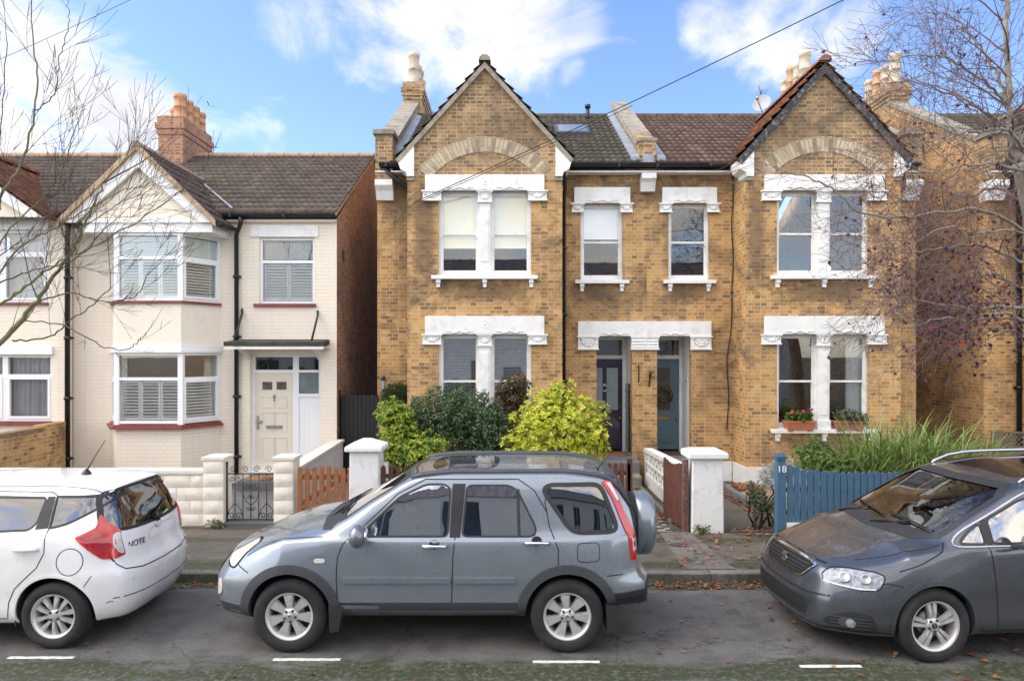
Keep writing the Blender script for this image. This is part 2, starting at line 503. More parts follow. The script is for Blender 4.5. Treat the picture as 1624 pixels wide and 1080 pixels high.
TILE_R = tiles_mat('red_clay_tiles', [(0, (.13, .055, .035)), (.5, (.25, .10, .06)), (1, (.34, .16, .10))], (.1, .09, .05), .3)
TILE_C = tiles_mat('grey_brown_tiles', [(0, (.095, .075, .068)), (.5, (.125, .10, .09)), (1, (.16, .13, .12))], (.10, .10, .045), .45)


def tile_roof(mb, P0, U, V, lu, lv, gauge=.3, per=.15, amp=.030, lip=.055, seg=6, keep=None, cu=(0, 0)):
    """interlocking roof tiles in stepped courses; P0 lower corner, U along the eave, V up the slope"""
    P0 = Vector(P0); U = Vector(U).normalized(); V = Vector(V).normalized(); Nn = U.cross(V).normalized()
    if Nn.z < 0: Nn = -Nn
    nc = max(1, int(round(lv / gauge))); g = lv / nc
    nu = int(lu / per * seg); du = lu / nu
    for c in range(nc):
        rows = []
        for (vv, hh) in ((c * g, -.02), (c * g, lip), ((c + 1) * g + .02, .004)):
            rows.append([P0 + U * (i * du) + V * vv + Nn * (hh + amp * abs(math.sin(math.pi * (i * du + (.5 * per if 0 else 0)) / per)) + random.uniform(-.002, .002)) for i in range(nu + 1)])
        b = rows[0] + rows[1] + rows[2]
        k = nu + 1
        F, UVs = [], []
        for r in range(2):
            for i in range(nu):
                if keep and not keep((i + .5) * du, (c + .5) * g): continue
                F.append((r * k + i, r * k + i + 1, (r + 1) * k + i + 1, (r + 1) * k + i))
                uv = (i * du, (i + 1) * du)
                UVs.append([(uv[0], c + .02), (uv[1], c + .02), (uv[1], c + .95), (uv[0], c + .95)])
        mb.add(b, F, True, UVs)


def ridge(mb, a, b, r=.11, seg=.38):
    a, b = Vector(a), Vector(b); L = (b - a).length; n = max(1, int(L / seg))
    d = (b - a) / n
    side = d.cross(Vector((0, 0, 1))).normalized()
    up = side.cross(d).normalized()
    for i in range(n):
        p0 = a + d * i; p1 = a + d * (i + .96)
        V = []
        for p, q in ((p0, r), (p1, r * .97)):
            for k in range(7):
                t = math.pi * k / 6
                V.append(p + side * q * math.cos(t) + up * (q * math.sin(t) - .05))
        mb.add(V, [(k, k + 1, 8 + k, 7 + k) for k in range(6)] + [tuple(range(7)), tuple(range(13, 6, -1))], False)


def text_mesh(txt, size, depth=.002):
    cu = bpy.data.curves.new('lettering', 'FONT'); cu.body = txt; cu.size = size; cu.extrude = depth
    cu.align_x = 'CENTER'; cu.align_y = 'CENTER'
    ob = bpy.data.objects.new('lettering', cu); COL.objects.link(ob)
    dg = bpy.context.evaluated_depsgraph_get()
    me = bpy.data.meshes.new_from_object(ob.evaluated_get(dg))
    pts = [v.co.copy() for v in me.vertices]; F = [tuple(p.vertices) for p in me.polygons]
    bpy.data.objects.remove(ob); bpy.data.curves.remove(cu); bpy.data.meshes.remove(me)
    return pts, F


def put_text(name, txt, size, mat, parent, M, depth=.002, rel=False):
    pts, F = text_mesh(txt, size, depth)
    mb = MB(); mb.add([M @ p for p in pts], F)
    return mb.build(name, mat, parent, rel=rel)

# ================================================================== STRUCTURE: the brick houses
YB, YR = 13.70, 14.45           # distance of bay front and of the set-back wall
EAVE_Z, EAVE_Y, RIDGE_Z, RIDGE_Y = 6.74, 14.2, 9.02, 18.0


def scroll_relief(mb, F, u0, u1, z, w, r=.022):
    """row of little moulded leaves"""
    n = max(3, int((u1 - u0) / .06))
    for i in range(n):
        t = (i + .5) / n
        u = u0 + (u1 - u0) * t
        mb.ball(F.p(u, w, z + .018 * math.sin(t * math.pi * 5)), r * (.8 + .5 * math.sin(t * math.pi)), 7, 5, (1.5, .8, .9))


def capital(root, F, u0, u1, z0, z1, w=.07):
    mb = MB()
    F.box(mb, u0 + .012, u1 - .012, -.02, w - .02, z0, z1 - .03)
    F.box(mb, u0 - .012, u1 + .012, -.02, w + .012, z1 - .03, z1)
    F.box(mb, u0, u1, -.02, w, z0, z0 + .03)
    h = z1 - z0
    cu = (u0 + u1) / 2
    for k in range(-2, 3):
        a = k * .38
        for j in range(3):
            rr = h * (.2 + .17 * j)
            mb.ball(F.p(cu + math.sin(a) * rr * (u1 - u0) / h * .8, w - .012, z0 + .05 + math.cos(a) * rr * .95), .026 - .003 * j, 7, 5, (.9, .7, 1.2))
    for s in (-1, 1):
        mb.lathe([(.012, -.01), (.03, .0), (.012, .01)], F.p(cu + s * (u1 - u0) * .33, w - .004, z1 - .07), 'y', 10)
    return mb.build('capital', WHITE, root)


def lintel(root, F, u0, u1, z0, z1, w=.075, roundel=None, scrolls=()):
    mb = MB()
    F.box(mb, u0, u1, -.02, w, z0, z1)
    for (a, b) in scrolls: scroll_relief(mb, F, a, b, z0 + .045, w + .002)
    if roundel is not None:
        c = F.p(roundel, w, (z0 + z1) / 2 + .02)
        mb.lathe([(.055, -.012), (.07, 0), (.085, -.012)] if F.n.y > 0 else [(.085, .012), (.07, -.01), (.055, .012)], c, 'y', 16)
        mb.ball(c, .03, 8, 6, (1, .5, 1))
    return mb.build('lintel', WHITE, root, bevel=.008)


def window_sill(root, F, u0, u1, z1, brackets, w=.12, t=.075):
    mb = MB()
    F.box(mb, u0, u1, -.1, w, z1 - t, z1)
    s = mb.build('sill', WHITE, root, bevel=.006)
    for u in brackets:
        b = MB()
        F.box(b, u - .045, u + .045, -.02, w - .03, z1 - t - .07, z1 - t)
        F.box(b, u - .035, u + .035, -.02, w - .06, z1 - t - .16, z1 - t - .07)
        b.build('bracket', WHITE, s)
    return s


def venetian(F, u0, u1, z0, z1, w, pitch=.035, tilt=.6, mat=None, parent=None, name='blind', gap=.0):
    mb = MB()
    n = int((z1 - z0) / pitch)
    d = pitch * .62
    for i in range(n):
        z = z0 + (i + .5) * pitch
        a = F.p(u0, w, z - d * tilt * .5); b = F.p(u1, w, z - d * tilt * .5)
        c = F.p(u1, w - d * .7, z + d * tilt * .5); e = F.p(u0, w - d * .7, z + d * tilt * .5)
        mb.poly([a, b, c, e])
    return mb.build(name, mat or BLINDWHITE, parent)


def sash_window(root, F, u0, u1, z0, z1, zm, w=-.1, blind=None, bottom=.09, name='window'):
    """vertical sliding sash: box frame, two sashes, glass, blind behind"""
    mb = MB()
    f = .045
    F.box(mb, u0, u0 + f, w - .06, w, z0, z1); F.box(mb, u1 - f, u1, w - .06, w, z0, z1)
    F.box(mb, u0 + f, u1 - f, w - .06, w, z1 - f, z1); F.box(mb, u0 + f, u1 - f, w - .06, w + .03, z0, z0 + .03)
    a, b = u0 + f, u1 - f
    s = .042
    # upper sash
    wu, wl = w - .012, w - .032
    F.box(mb, a, a + s, wu - .03, wu, zm - .02, z1 - f); F.box(mb, b - s, b, wu - .03, wu, zm - .02, z1 - f)
    F.box(mb, a + s, b - s, wu - .03, wu, z1 - f - .04, z1 - f); F.box(mb, a + s, b - s, wu - .03, wu + .004, zm - .02, zm + .022)
    for q in (a, b - s): F.box(mb, q, q + s, wl - .03, wl, z0 + .03, zm - .02)
    F.box(mb, a + s, b - s, wl - .03, wl, z0 + .03, z0 + .03 + bottom)
    for q, d in ((a, 1), (b, -1)):   # little horns under the meeting rail
        F.box(mb, q, q + d * s, wu - .025, wu, zm - .075, zm - .02)
    o = mb.build(name, WHITE, root)
    g = MB()
    F.quad(g, a + s, b - s, zm + .02, z1 - f - .04, wu - .015)
    F.quad(g, a + s, b - s, z0 + .03 + bottom, zm - .02, wl - .015)
    g.build('pane', glass('street_pane', (.85, .88, .88), .26, 0, .02) if blind and blind[0] == 'venetian' else PANE, o)
    if blind:
        kind, zb = blind[0], blind[1]
        if kind in ('cream', 'white'):
            k = MB(); wb = wl - .05
            F.box(k, a + .01, b - .01, wb - .006, wb, zb, z1 - .06)
            F.box(k, a + .01, b - .01, wb - .012, wb + .008, zb - .02, zb)
            k.build('blind', BLINDCREAM if kind == 'cream' else BLINDWHITE, o)
        elif kind == 'venetian':
            venetian(F, a + .02, b - .02, zb, z1 - .06, wl - .06, .03, blind[2], None, o)
        elif kind == 'curtain':
            k = MB(); n = 26; ua, ub = blind[2] * (b - a) + a, blind[3] * (b - a) + a
            for i in range(n):
                t0, t1 = i / n, (i + 1) / n
                k.poly([F.p(ua + (ub - ua) * t0, wl - .1 + .025 * math.sin(t0 * 40), z0), F.p(ua + (ub - ua) * t1, wl - .1 + .025 * math.sin(t1 * 40), z0),
                        F.p(ua + (ub - ua) * t1, wl - .1 + .025 * math.sin(t1 * 40), z1), F.p(ua + (ub - ua) * t0, wl - .1 + .025 * math.sin(t0 * 40), z1)])
            k.build('curtain', BLINDWHITE, o)
    return o


def pipe(root, path, r=.042, name='downpipe', mat=None, clips=True):
    mb = MB(); mb.tube(path, r, 10)
    if clips:
        for a, b in zip(path, path[1:]):
            a, b = Vector(a), Vector(b)
            if abs(a.x - b.x) < .02 and abs(a.z - b.z) > 1:
                n = int(abs(a.z - b.z) / 1.6) + 1
                for i in range(n):
                    z = min(a.z, b.z) + abs(a.z - b.z) * (i + .3) / n
                    mb.tube([(a.x, a.y, z - .035), (a.x, a.y, z + .035)], r * 1.28, 10)
                    mb.box(a.x - r * 1.9, a.x + r * 1.9, a.y + r * .4, a.y + r * 1.2, z - .02, z + .02)
    return mb.build(name, mat or BLACKPIPE, root)


def gutter(root, x0, x1, y, z, r=.062, mat=None, axis='x', ends=None):
    mb = MB(); n = 7
    pts = [(math.cos(math.pi + math.pi * k / n) * r, math.sin(math.pi + math.pi * k / n) * r) for k in range(n + 1)]
    ring = pts + [(p[0] * .85, p[1] * .85 + .003) for p in reversed(pts)]
    V = []
    for t in (x0, x1):
        for a, b in ring: V.append((t, y + a, z + b) if axis == 'x' else (y + a, t, z + b))
    m = len(ring)
    mb.add(V, [(k, (k + 1) % m, m + (k + 1) % m, m + k) for k in range(m)] + [tuple(range(m)), tuple(range(2 * m - 1, m - 1, -1))], False)
    L = x1 - x0
    for i in range(int(abs(L) / 1.1) + 1):
        t = x0 + .15 + i * 1.1 * (1 if L > 0 else -1)
        if axis == 'x' and min(x0, x1) < t < max(x0, x1): mb.box(t - .02, t + .02, y - r * 1.12, y + r * 1.1, z - r * 1.15, z - r * .2)
    if axis == 'x': mb.box(min(x0, x1), max(x0, x1), y + r * 1.15, y + r * 1.15 + .03, z - .09, z + .03)   # fascia board behind
    return mb.build('gutter', mat or BLACKPIPE, root, fixn=True)


def chimney(root, x0, x1, y0, y1, z0, z1, pots, brickm, potm, r=.13, courses=True, hang=.06):
    mb = MB()
    mb.box(x0, x1, y0, y1, z0, z1 - .45)
    if courses:
        mb.box(x0 - .03, x1 + .03, y0 - .03, y1 + .03, z1 - 1.0, z1 - .92)
        for k, e in enumerate((.02, .045, .07)):
            mb.box(x0 - e, x1 + e, y0 - e, y1 + e, z1 - .45 + k * .1, z1 - .35 + k * .1)
        mb.box(x0 - .03, x1 + .03, y0 - .03, y1 + .03, z1 - .15, z1)
    else:
        for k, e in enumerate((.03, .06)):
            mb.box(x0 - e, x1 + e, y0 - e, y1 + e, z1 - .45 + k * .14, z1 - .31 + k * .14)
        mb.box(x0 - .02, x1 + .02, y0 - .02, y1 + .02, z1 - .17, z1)
    c = mb.build('chimney', brickm, root)
    f = MB()
    f.hexa([(x0, y0, z1), (x1, y0, z1), (x1, y1, z1), (x0, y1, z1)], [(x0 + .12, y0 + .12, z1 + .08), (x1 - .12, y0 + .12, z1 + .08), (x1 - .12, y1 - .12, z1 + .08), (x0 + .12, y1 - .12, z1 + .08)])
    f.build('flaunching', STONE, c)
    for k, (px, py, ph, pr) in enumerate(pots):
        p = MB()
        p.lathe([(pr * 1.1, 0), (pr * 1.1, .06), (pr, .08), (pr * .98, ph * .45), (pr * 1.05, ph * .46), (pr * 1.05, ph * .51), (pr * .97, ph * .52), (pr * .95, ph - .12), (pr * 1.08, ph - .1),
                 (pr * 1.08, ph), (pr * .85, ph), (pr * .8, ph - .3), (0.001, ph - .32)], (px, py, z1 + .02), 'z', 16)
        p.build('chimney_pot', potm if not isinstance(potm, list) else potm[k % len(potm)], c)
    return c


def brick_house(label, m, xc, wo, wp, upper_bay, ground_bay, recess_blind, door_mat, roof_mat, gable_roof_mat, bargeboard, win_u, open_u, void_u):
    """one half of the pair: u is measured from the party wall outwards, X = xc + m*u"""
    root = empty('brick_house', (xc + m * 2.85, YR, 0.1), label, 'house', 'yellow brick houses with gabled bays')
    X = lambda u: xc + m * u
    FB = Frame((xc, YB), (m, 0), (0, -1)); FR = Frame((xc, YR), (m, 0), (0, -1))
    b0, b1, fl = 1.84, 4.95, 5.70
    bc = (b0 + b1) / 2
    gz0, gz1, uz0, uz1 = 1.27, 3.19, 4.34, 6.06      # window openings of the bay
    ou0, ou1 = bc - .93, bc + .93
    # ---- walls
    mb = MB()
    FB.wall(mb, b0, b1, 0, 6.30, [(ou0, ou1, gz0, gz1), (ou0, ou1, uz0, uz1)], .3)
    for u in (b0, b1):
        Frame((X(u), YR), (0, -1), (m * (1 if u == b1 else -1), 0)).wall(mb, 0, YR - YB, 0, 6.9)
    o0, o1 = open_u
    FR.wall(mb, 0.0 if m > 0 else 0.0, b0, 0, 6.9, [(win_u[0], win_u[1], 4.33, 5.97), (o0, o1, -.1, 3.17)], .22)
    FR.wall(mb, b1, fl, 0, 6.9)
    # flank wall, back, and porch recess
    Fk = Frame((X(fl), YR), (0, 1), (m, 0))
    Fk.wall(mb, 0, 7.6, 0, 6.9)
    mb.poly([Fk.p(0, 0, 6.9), Fk.p(7.6, 0, 6.9), Fk.p(3.6, 0, 9.25)])
    Frame((xc, YR + 7.6), (m, 0), (0, 1)).wall(mb, 0, fl, 0, 6.9)
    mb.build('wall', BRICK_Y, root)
    # gable face above the upper window
    mb = MB()
    apex, gs = 8.50, 1.083
    mb.poly([FB.p(b0, 0, 6.30), FB.p(b1, 0, 6.30), FB.p(b1, 0, 6.80), FB.p(bc, 0, apex), FB.p(b0, 0, 6.80)])
    gw = mb.build('gable_wall', BRICK_G, root)
    # relieving arch of bricks on end
    mb = MB(); n = 40
    Ro, Ri = 1.68, 1.37
    cz = 7.15 - Ro
    half = math.asin(1.31 / 1.66)
    V, Fc, UV = [], [], []
    for i in range(n + 1):
        a = -half + 2 * half * i / n
        for rr, w in ((Ri, .0), (Ri, .012), (Ro, .012), (Ro, .0)):
            V.append(FB.p(bc + math.sin(a) * rr, w, cz + math.cos(a) * rr))
    for i in range(n):
        for k in range(3):
            q = (i * 4 + k, i * 4 + k + 1, (i + 1) * 4 + k + 1, (i + 1) * 4 + k)
            Fc.append(q if m < 0 else q[::-1])
            uu = [(0, 0), (0, .0), (.31, 0), (.31, 0)][k], [(0, 0), (.31, 0), (.31, 0), (.31, 0)][k]
            s0, s1 = i * 2 * half / n * 1.52, (i + 1) * 2 * half / n * 1.52
            r0 = (0.0, .0, .31)[k]; r1 = (0.0, .31, .31)[k]
            pts = [(r0, s0), (r1, s0), (r1, s1), (r0, s1)]
            UV.append(pts if m < 0 else pts[::-1])
    mb.add(V, Fc, False, UV)
    mb.build('relieving_arch', BRICK_A, root)
    # porch recess
    v0, v1 = void_u
    yd = 15.3
    mb = MB()
    mb.box(X(v0 - .02), X(v0), YR + .22, yd + .1, .0, 3.2)
    mb.box(X(v1), X(v1 + .02), YR + .22, yd + .1, .0, 3.2)
    mb.box(X(v0), X(v1), YR + .2, yd + .1, 3.17, 3.2)
    if v1 > o1: mb.box(X(o1), X(v1), YR + .21, YR + .225, 0, 3.17)
    if v0 < o0: mb.box(X(v0), X(o0), YR + .21, YR + .225, 0, 3.17)
    mb.build('porch_lining', WHITE, root)
    mb = MB()
    mb.box(X(o0 - .0), X(o1), YR - .0, YR + .2, .3, .62); mb.box(X(v0), X(v1), YR + .2, yd, .3, .618)
    mb.build('porch_floor', plain('grey_step', (.17, .18, .185), .6, .2, 5, .1), root)
    # ---- plinth
    mb = MB()
    FB.box(mb, b0 - .03, b1 + .03, -.02, .035, 0, .52); 
    for u, s in ((b0, -1), (b1, 1)):
        Frame((X(u), YR), (0, -1), (m * s, 0)).box(mb, .03, YR - YB - .02, -.02, .033, 0, .52)
    FR.box(mb, o1 + .02, b0 - .05, -.02, .033, 0, .52); FR.box(mb, b1 + .05, fl, -.02, .033, 0, .52)
    mb.build('plinth', WHITE_R, root)
    # ---- bay windows: lintels, capitals, column, sashes, sills
    for k, (za, zb, bl) in enumerate(((gz0, gz1, ground_bay), (uz0, uz1, upper_bay))):
        zt = zb + (.36 if k == 0 else .31)
        lintel(root, FB, bc - 1.19, bc + 1.19, zb, zt, .08, bc, [(bc - .78, bc - .22), (bc + .22, bc + .78)])
        hc = .21
        for a, b in ((bc - 1.25, bc - .86), (bc + .86, bc + 1.25)): capital(root, FB, a, b, zb - hc, zb, .085)
        col = MB()
        FB.box(col, bc - .11, bc + .11, -.2, .02, za + .02, zb - hc - .03)
        FB.box(col, bc - .14, bc + .14, -.2, .04, za + .02, za + .2)
        FB.box(col, bc - .075, bc + .075, .02, .034, za + .3, zb - hc - .15)
        col.build('column', WHITE, root, bevel=.01)
        capital(root, FB, bc - .15, bc + .15, zb - hc - .03, zb, .06)
        zm = za + (zb - za) * .49 + .03
        for s, (a, b) in enumerate(((ou0, bc - .10), (bc + .10, ou1))):
            sash_window(root, FB, a, b, za + .02, zb, zm, -.1, bl[s] if m > 0 else bl[1 - s])
        window_sill(root, FB, bc - 1.06, bc + 1.06, za + .02, (bc - .93, bc, bc + .93))
    # ---- small window over the doors
    a, b = win_u
    lintel(root, FR, a - .14, b + .14, 5.97, 6.30, .075, None, [(a + .1, b - .1)])
    for c, e in ((a - .20, a + .07), (b - .07, b + .20)): capital(root, FR, c, e, 5.77, 5.97, .08)
    sash_window(root, FR, a, b, 4.35, 5.97, 5.16, -.1, recess_blind)
    window_sill(root, FR, a - .12, b + .12, 4.35, (a + .03, b - .03), .1)
    # ---- door head
    lintel(root, FR, 0, o1 + .40, 3.17, 3.48, .08, None, [(o0 + .1, o1 - .1)])
    capital(root, FR, o1 - .04, o1 + .41, 2.88, 3.17, .09)
    cap = MB(); FR.box(cap, 0, o0 + .04, -.2, .09, 3.13, 3.17); FR.box(cap, 0, o0 + .02, -.2, .07, 2.9, 3.13); FR.box(cap, 0, o0 + .035, -.2, .085, 2.88, 2.92)
    for i in range(7):
        for j in range(3):
            cap.ball(FR.p(.02 + (o0 - .02) * (i + .5) / 7, .075, 2.94 + j * .065), .024, 7, 5, (1.3, .7, 1.1))
    cap.build('capital', WHITE, root)
    # ---- door set
    FD = Frame((xc, yd), (m, 0), (0, -1))
    dmb = MB()
    d0, d1 = v0 + .08, min(v0 + .88, v1 - .06)
    FD.box(dmb, v0, d0, -.08, .03, .62, 3.17); FD.box(dmb, d1, v1, -.08, .03, .62, 3.17)
    FD.box(dmb, d0, d1, -.08, .03, 3.10, 3.17); FD.box(dmb, d0, d1, -.08, .03, 2.68, 2.76)
    fr = dmb.build('door_frame', WHITE, root)
    t = MB(); FD.quad(t, d0, d1, 2.76, 3.10, -.02); t.build('transom_pane', PANE, fr)
    t = MB(); FD.quad(t, d0, d1, 2.7, 3.15, -.5); t.build('hall_back', DARKROOM, fr)
    d = MB(); dw = d1 - d0
    FD.box(d, d0 + .005, d1 - .005, -.05, .0, .66, 2.68)
    ga, gb = (d0 + .13, d1 - .13)
    for (a, b) in ((d0 + .1, d0 + dw * .44), (d0 + dw * .56, d1 - .1)) if door_mat[1] == 2 else ((d0 + .2, d1 - .2),):
        FD.box(d, a - .03, b + .03, 0, .014, 1.50 if door_mat[1] == 2 else 1.52, 2.52)
    for (a, b) in (((d0 + .1, d0 + dw * .44), (d0 + dw * .56, d1 - .1)) if door_mat[1] == 2 else ((d0 + .13, d1 - .13),)):
        FD.box(d, a, b, 0, .012, .80, 1.22); FD.box(d, a + .04, b - .04, .012, .02, .85, 1.17)
    dr = d.build('door', door_mat[0], root, bevel=.004)
    g = MB()
    for (a, b) in (((d0 + .1, d0 + dw * .44), (d0 + dw * .56, d1 - .1)) if door_mat[1] == 2 else ((d0 + .2, d1 - .2),)):
        FD.quad(g, a, b, 1.54, 2.48, .0155)
    g.build('door_glass', plain('etched_glass', (.30, .36, .37), .2, .1, 8) if door_mat[1] == 2 else plain('dark_door_glass', (.09, .075, .065), .2, .3, 8), dr)
    h = MB()
    hu = d0 + dw * .5
    FD.box(h, hu - .13, hu + .13, .012, .022, 1.32, 1.40)
    h.build('letterbox', BRASS, dr)
    h = MB(); kx = d1 - .06 if m > 0 else d0 + .06
    h.ball(FD.p(kx, .05, 1.36), .035, 10, 8); h.ball(FD.p(kx, .02, 1.62), .02, 8, 6)
    h.build('door_knob', BRASS, dr)
    if door_mat[1] == 2:
        k = MB(); k.ball(FD.p(hu, .03, 2.10), .035, 8, 6)
        k.tube([FD.p(hu + .055 * math.sin(a * .5236), .045, 2.03 + .07 * math.cos(a * .5236)) for a in range(13)], .011, 6)
        k.build('knocker', CHROME, dr)
    # ---- roofs
    mb = MB()
    pitch = Vector((0, RIDGE_Y - EAVE_Y, RIDGE_Z - EAVE_Z))
    xa, xb = sorted((X(.18), X(fl - .3)))
    tile_roof(mb, (xa, EAVE_Y, EAVE_Z), (1, 0, 0), pitch, xb - xa, pitch.length, .30, .15, keep=lambda u, v: not (b0 + .35 < m * (xa + u - xc) < b1 - .35 and v < 1.2))
    rf = mb.build('roof', roof_mat, root)
    mb = MB(); mb.poly([(xa, RIDGE_Y, RIDGE_Z), (xb, RIDGE_Y, RIDGE_Z), (xb, RIDGE_Y + 4.2, 6.6), (xa, RIDGE_Y + 4.2, 6.6)])
    mb.build('rear_slope', roof_mat, rf)
    mb = MB(); ridge(mb, (xa, RIDGE_Y, RIDGE_Z + .04), (xb, RIDGE_Y, RIDGE_Z + .04)); mb.build('ridge_tiles', roof_mat, rf)
    # roof over the bay
    mb = MB()
    az, hw, fz = 8.62, 1.76, 6.70
    ylen = RIDGE_Y - .75 - (YB - .10)
    sl = Vector((1, 0, (az - fz) / hw)); 
    for s in (-1, 1):
        V = Vector((-s, 0, (az - fz) / hw))
        tile_roof(mb, (X(bc) + s * hw, YB - .10, fz), (0, 1, 0), V, ylen, V.normalized().length * math.hypot(hw, az - fz), .27, .15 if gable_roof_mat is not TILE_R else .165, amp=.026 if gable_roof_mat is not TILE_R else .004)
    gr = mb.build('gable_roof', gable_roof_mat, root)
    mb = MB(); ridge(mb, (X(bc), YB - .13, az + .06), (X(bc), YB - .10 + ylen, az + .06), .12); mb.build('ridge_tiles', gable_roof_mat if bargeboard else STONE, gr)
    # verge: cement edge, or dark boards
    mb = MB()
    for s in (-1, 1):
        lo, hi = Vector((X(bc) + s * (hw + .02), YB - .085, fz - .03)), Vector((X(bc), YB - .085, az - .0))
        dn = (hi - lo).normalized(); nn = Vector((-s * dn.z, 0, s * dn.x)) if False else Vector((dn.z * s, 0, -dn.x * s))
        nn = Vector((s * abs(dn.z), 0, abs(dn.x)))
        t0, t1 = (-.155, -.02) if bargeboard else (-.085, .0)
        c = [lo + nn * t0, hi + Vector((0, 0, t0 / abs(dn.x))), hi + Vector((0, 0, t1 / abs(dn.x))), lo + nn * t1]
        mb.prism(c, (0, .05 if bargeboard else .12, 0))
    mb.build('bargeboard' if bargeboard else 'verge', bargeboard or plain('verge_mortar', (.33, .28, .22), .9, .3, 6, .4, 50, ((.09, .09, .08), 5, .6)), gr, fixn=True)
    if bargeboard:
        pass
    # white shaped kneelers at the feet of the gable
    for s in (-1, 1):
        e = b1 if s * m > 0 else b0
        xe = X(bc) + s * (b1 - b0) / 2
        k = MB()
        pts = [(xe + s * .13, 6.48), (xe + s * .17, 6.60), (xe + s * .17, 6.67), (xe - s * .14, 7.0), (xe - s * .14, 6.34), (xe - s * .0, 6.34), (xe + s * .02, 6.42)]
        k.prism([(x, YB - .075, z) for x, z in pts], (0, .5, 0))
        k.build('kneeler', WHITE, root, fixn=True)
        k = MB(); k.box(xe - s * .14, xe + s * .005, YB - .05, YB + .3, 6.26, 6.338); k.build('kneeler_stone', STONE, root)
    # ---- eaves: gutters, white soffit, pipes, corbels
    xg0, xg1 = sorted((X(0.0), X(b0 + .05)))
    gutter(root, xg0, xg1, EAVE_Y - .06, EAVE_Z + .0, .075)
    xh0, xh1 = sorted((X(b1 + .1), X(fl - .1)))
    gutter(root, xh0, xh1, EAVE_Y - .06, EAVE_Z + .0, .075)
    mb = MB(); mb.box(X(.0), X(b0), EAVE_Y - .0, YR + .05, EAVE_Z - .17, EAVE_Z - .14); mb.box(X(b1), X(fl), EAVE_Y - .0, YR + .05, EAVE_Z - .17, EAVE_Z - .14)
    mb.build('soffit', WHITE, root)
    # ---- flank parapet with coping, corbel and chimney
    xf0, xf1 = X(fl), X(fl - .36)
    mb = MB()
    up = Vector((0, pitch.y, pitch.z)).normalized()
    y0 = YR - .32
    zt = lambda y: EAVE_Z + (y - EAVE_Y) * pitch.z / pitch.y
    mb.hexa([(xf0, y0 + .1, 6.45), (xf1, y0 + .1, 6.45), (xf1, y0 + .5, 6.45), (xf0, y0 + .5, 6.45)], [(xf0, y0 + .1, zt(y0) + .66), (xf1, y0 + .1, zt(y0) + .66), (xf1, y0 + .5, zt(y0) + .66), (xf0, y0 + .5, zt(y0) + .66)])
    mb.hexa([(xf0, y0 + .5, 6.6), (xf1, y0 + .5, 6.6), (xf1, RIDGE_Y + .1, 8.5), (xf0, RIDGE_Y + .1, 8.5)],
            [(xf0, y0 + .5, zt(y0 + .5) + .33), (xf1, y0 + .5, zt(y0 + .5) + .33), (xf1, RIDGE_Y + .1, zt(RIDGE_Y) + .36), (xf0, RIDGE_Y + .1, zt(RIDGE_Y) + .36)])
    pp = mb.build('parapet', BRICK_G, root)
    mb = MB(); e0, e1 = xf0 + m * .04, xf1 - m * .04
    mb.box(e0, e1, y0 + .04, y0 + .56, zt(y0) + .66, zt(y0) + .76)
    mb.hexa([(e0, y0 + .5, zt(y0 + .5) + .33), (e1, y0 + .5, zt(y0 + .5) + .33), (e1, RIDGE_Y + .1, zt(RIDGE_Y) + .36), (e0, RIDGE_Y + .1, zt(RIDGE_Y) + .36)],
            [(e0, y0 + .5, zt(y0 + .5) + .43), (e1, y0 + .5, zt(y0 + .5) + .43), (e1, RIDGE_Y + .1, zt(RIDGE_Y) + .46), (e0, RIDGE_Y + .1, zt(RIDGE_Y) + .46)])
    mb.build('coping', STONE, pp)
    mb = MB(); a0, a1 = sorted((xf1, xf1 - m * .16))
    mb.hexa([(a0, y0 + .45, zt(y0 + .45) + .05), (a1, y0 + .45, zt(y0 + .45) + .03), (a1, RIDGE_Y - .4, zt(RIDGE_Y - .4) + .03), (a0, RIDGE_Y - .4, zt(RIDGE_Y - .4) + .05)],
            [(a0, y0 + .45, zt(y0 + .45) + .20), (a1, y0 + .45, zt(y0 + .45) + .13), (a1, RIDGE_Y - .4, zt(RIDGE_Y - .4) + .13), (a0, RIDGE_Y - .4, zt(RIDGE_Y - .4) + .20)])
    mb.build('flashing', LEAD, pp)
    k = MB(); k.prism([(xf0, y0 + .46, 6.02), (xf0, y0 + .46, 6.42), (xf0, y0 + .05, 6.42), (xf0, y0 + .05, 6.3), (xf0, y0 + .14, 6.2), (xf0, y0 + .22, 6.02)], (xf1 - xf0, 0, 0))
    k.build('corbel', WHITE, root, fixn=True)
    cx0, cx1 = sorted((X(fl) - (.5 if m > 0 else 0), X(fl - .47) - (.5 if m > 0 else 0)))
    chimney(root, cx0, cx1, 18.0, 19.7, 8.3, 9.94, [((cx0 + cx1) / 2, 18.22 + i * .42, (.85, .72, .8, .62)[i] if m > 0 else (.82, .66, .7, .6)[i], .145) for i in range(4)], BRICK_G, [PALEPOT, PALEPOT, plain('orange_clay_pot', (.5, .3, .17), .8, .2, 5, .3), PALEPOT])
    # pipes
    if m < 0:
        pipe(root, [(X(b0 - .03), YB + .06, 6.6), (X(b0 - .03), YB + .0, 6.45), (X(b0 - .08), YB + .3, 6.2), (X(b0 - .08), YB + .66, 6.0), (X(b0 - .08), YR - .06, .4)])
        pipe(root, [(X(fl - .2), YR - .25, 6.66), (X(fl - .4), YR - .2, 6.45), (X(b1 + .04), YR - .2, 6.25), (X(b1 + .04), YR - .06, 6.0), (X(b1 + .04), YR - .06, .2)], .05)
        mb = MB(); mb.box(X(b0 - .03) - .09, X(b0 - .03) + .09, YB - .02, YB + .14, 6.52, 6.72); mb.build('hopper', BLACKPIPE, root)
    else:
        mb = MB(); zz = [6.6 - i * .3 for i in range(19)]
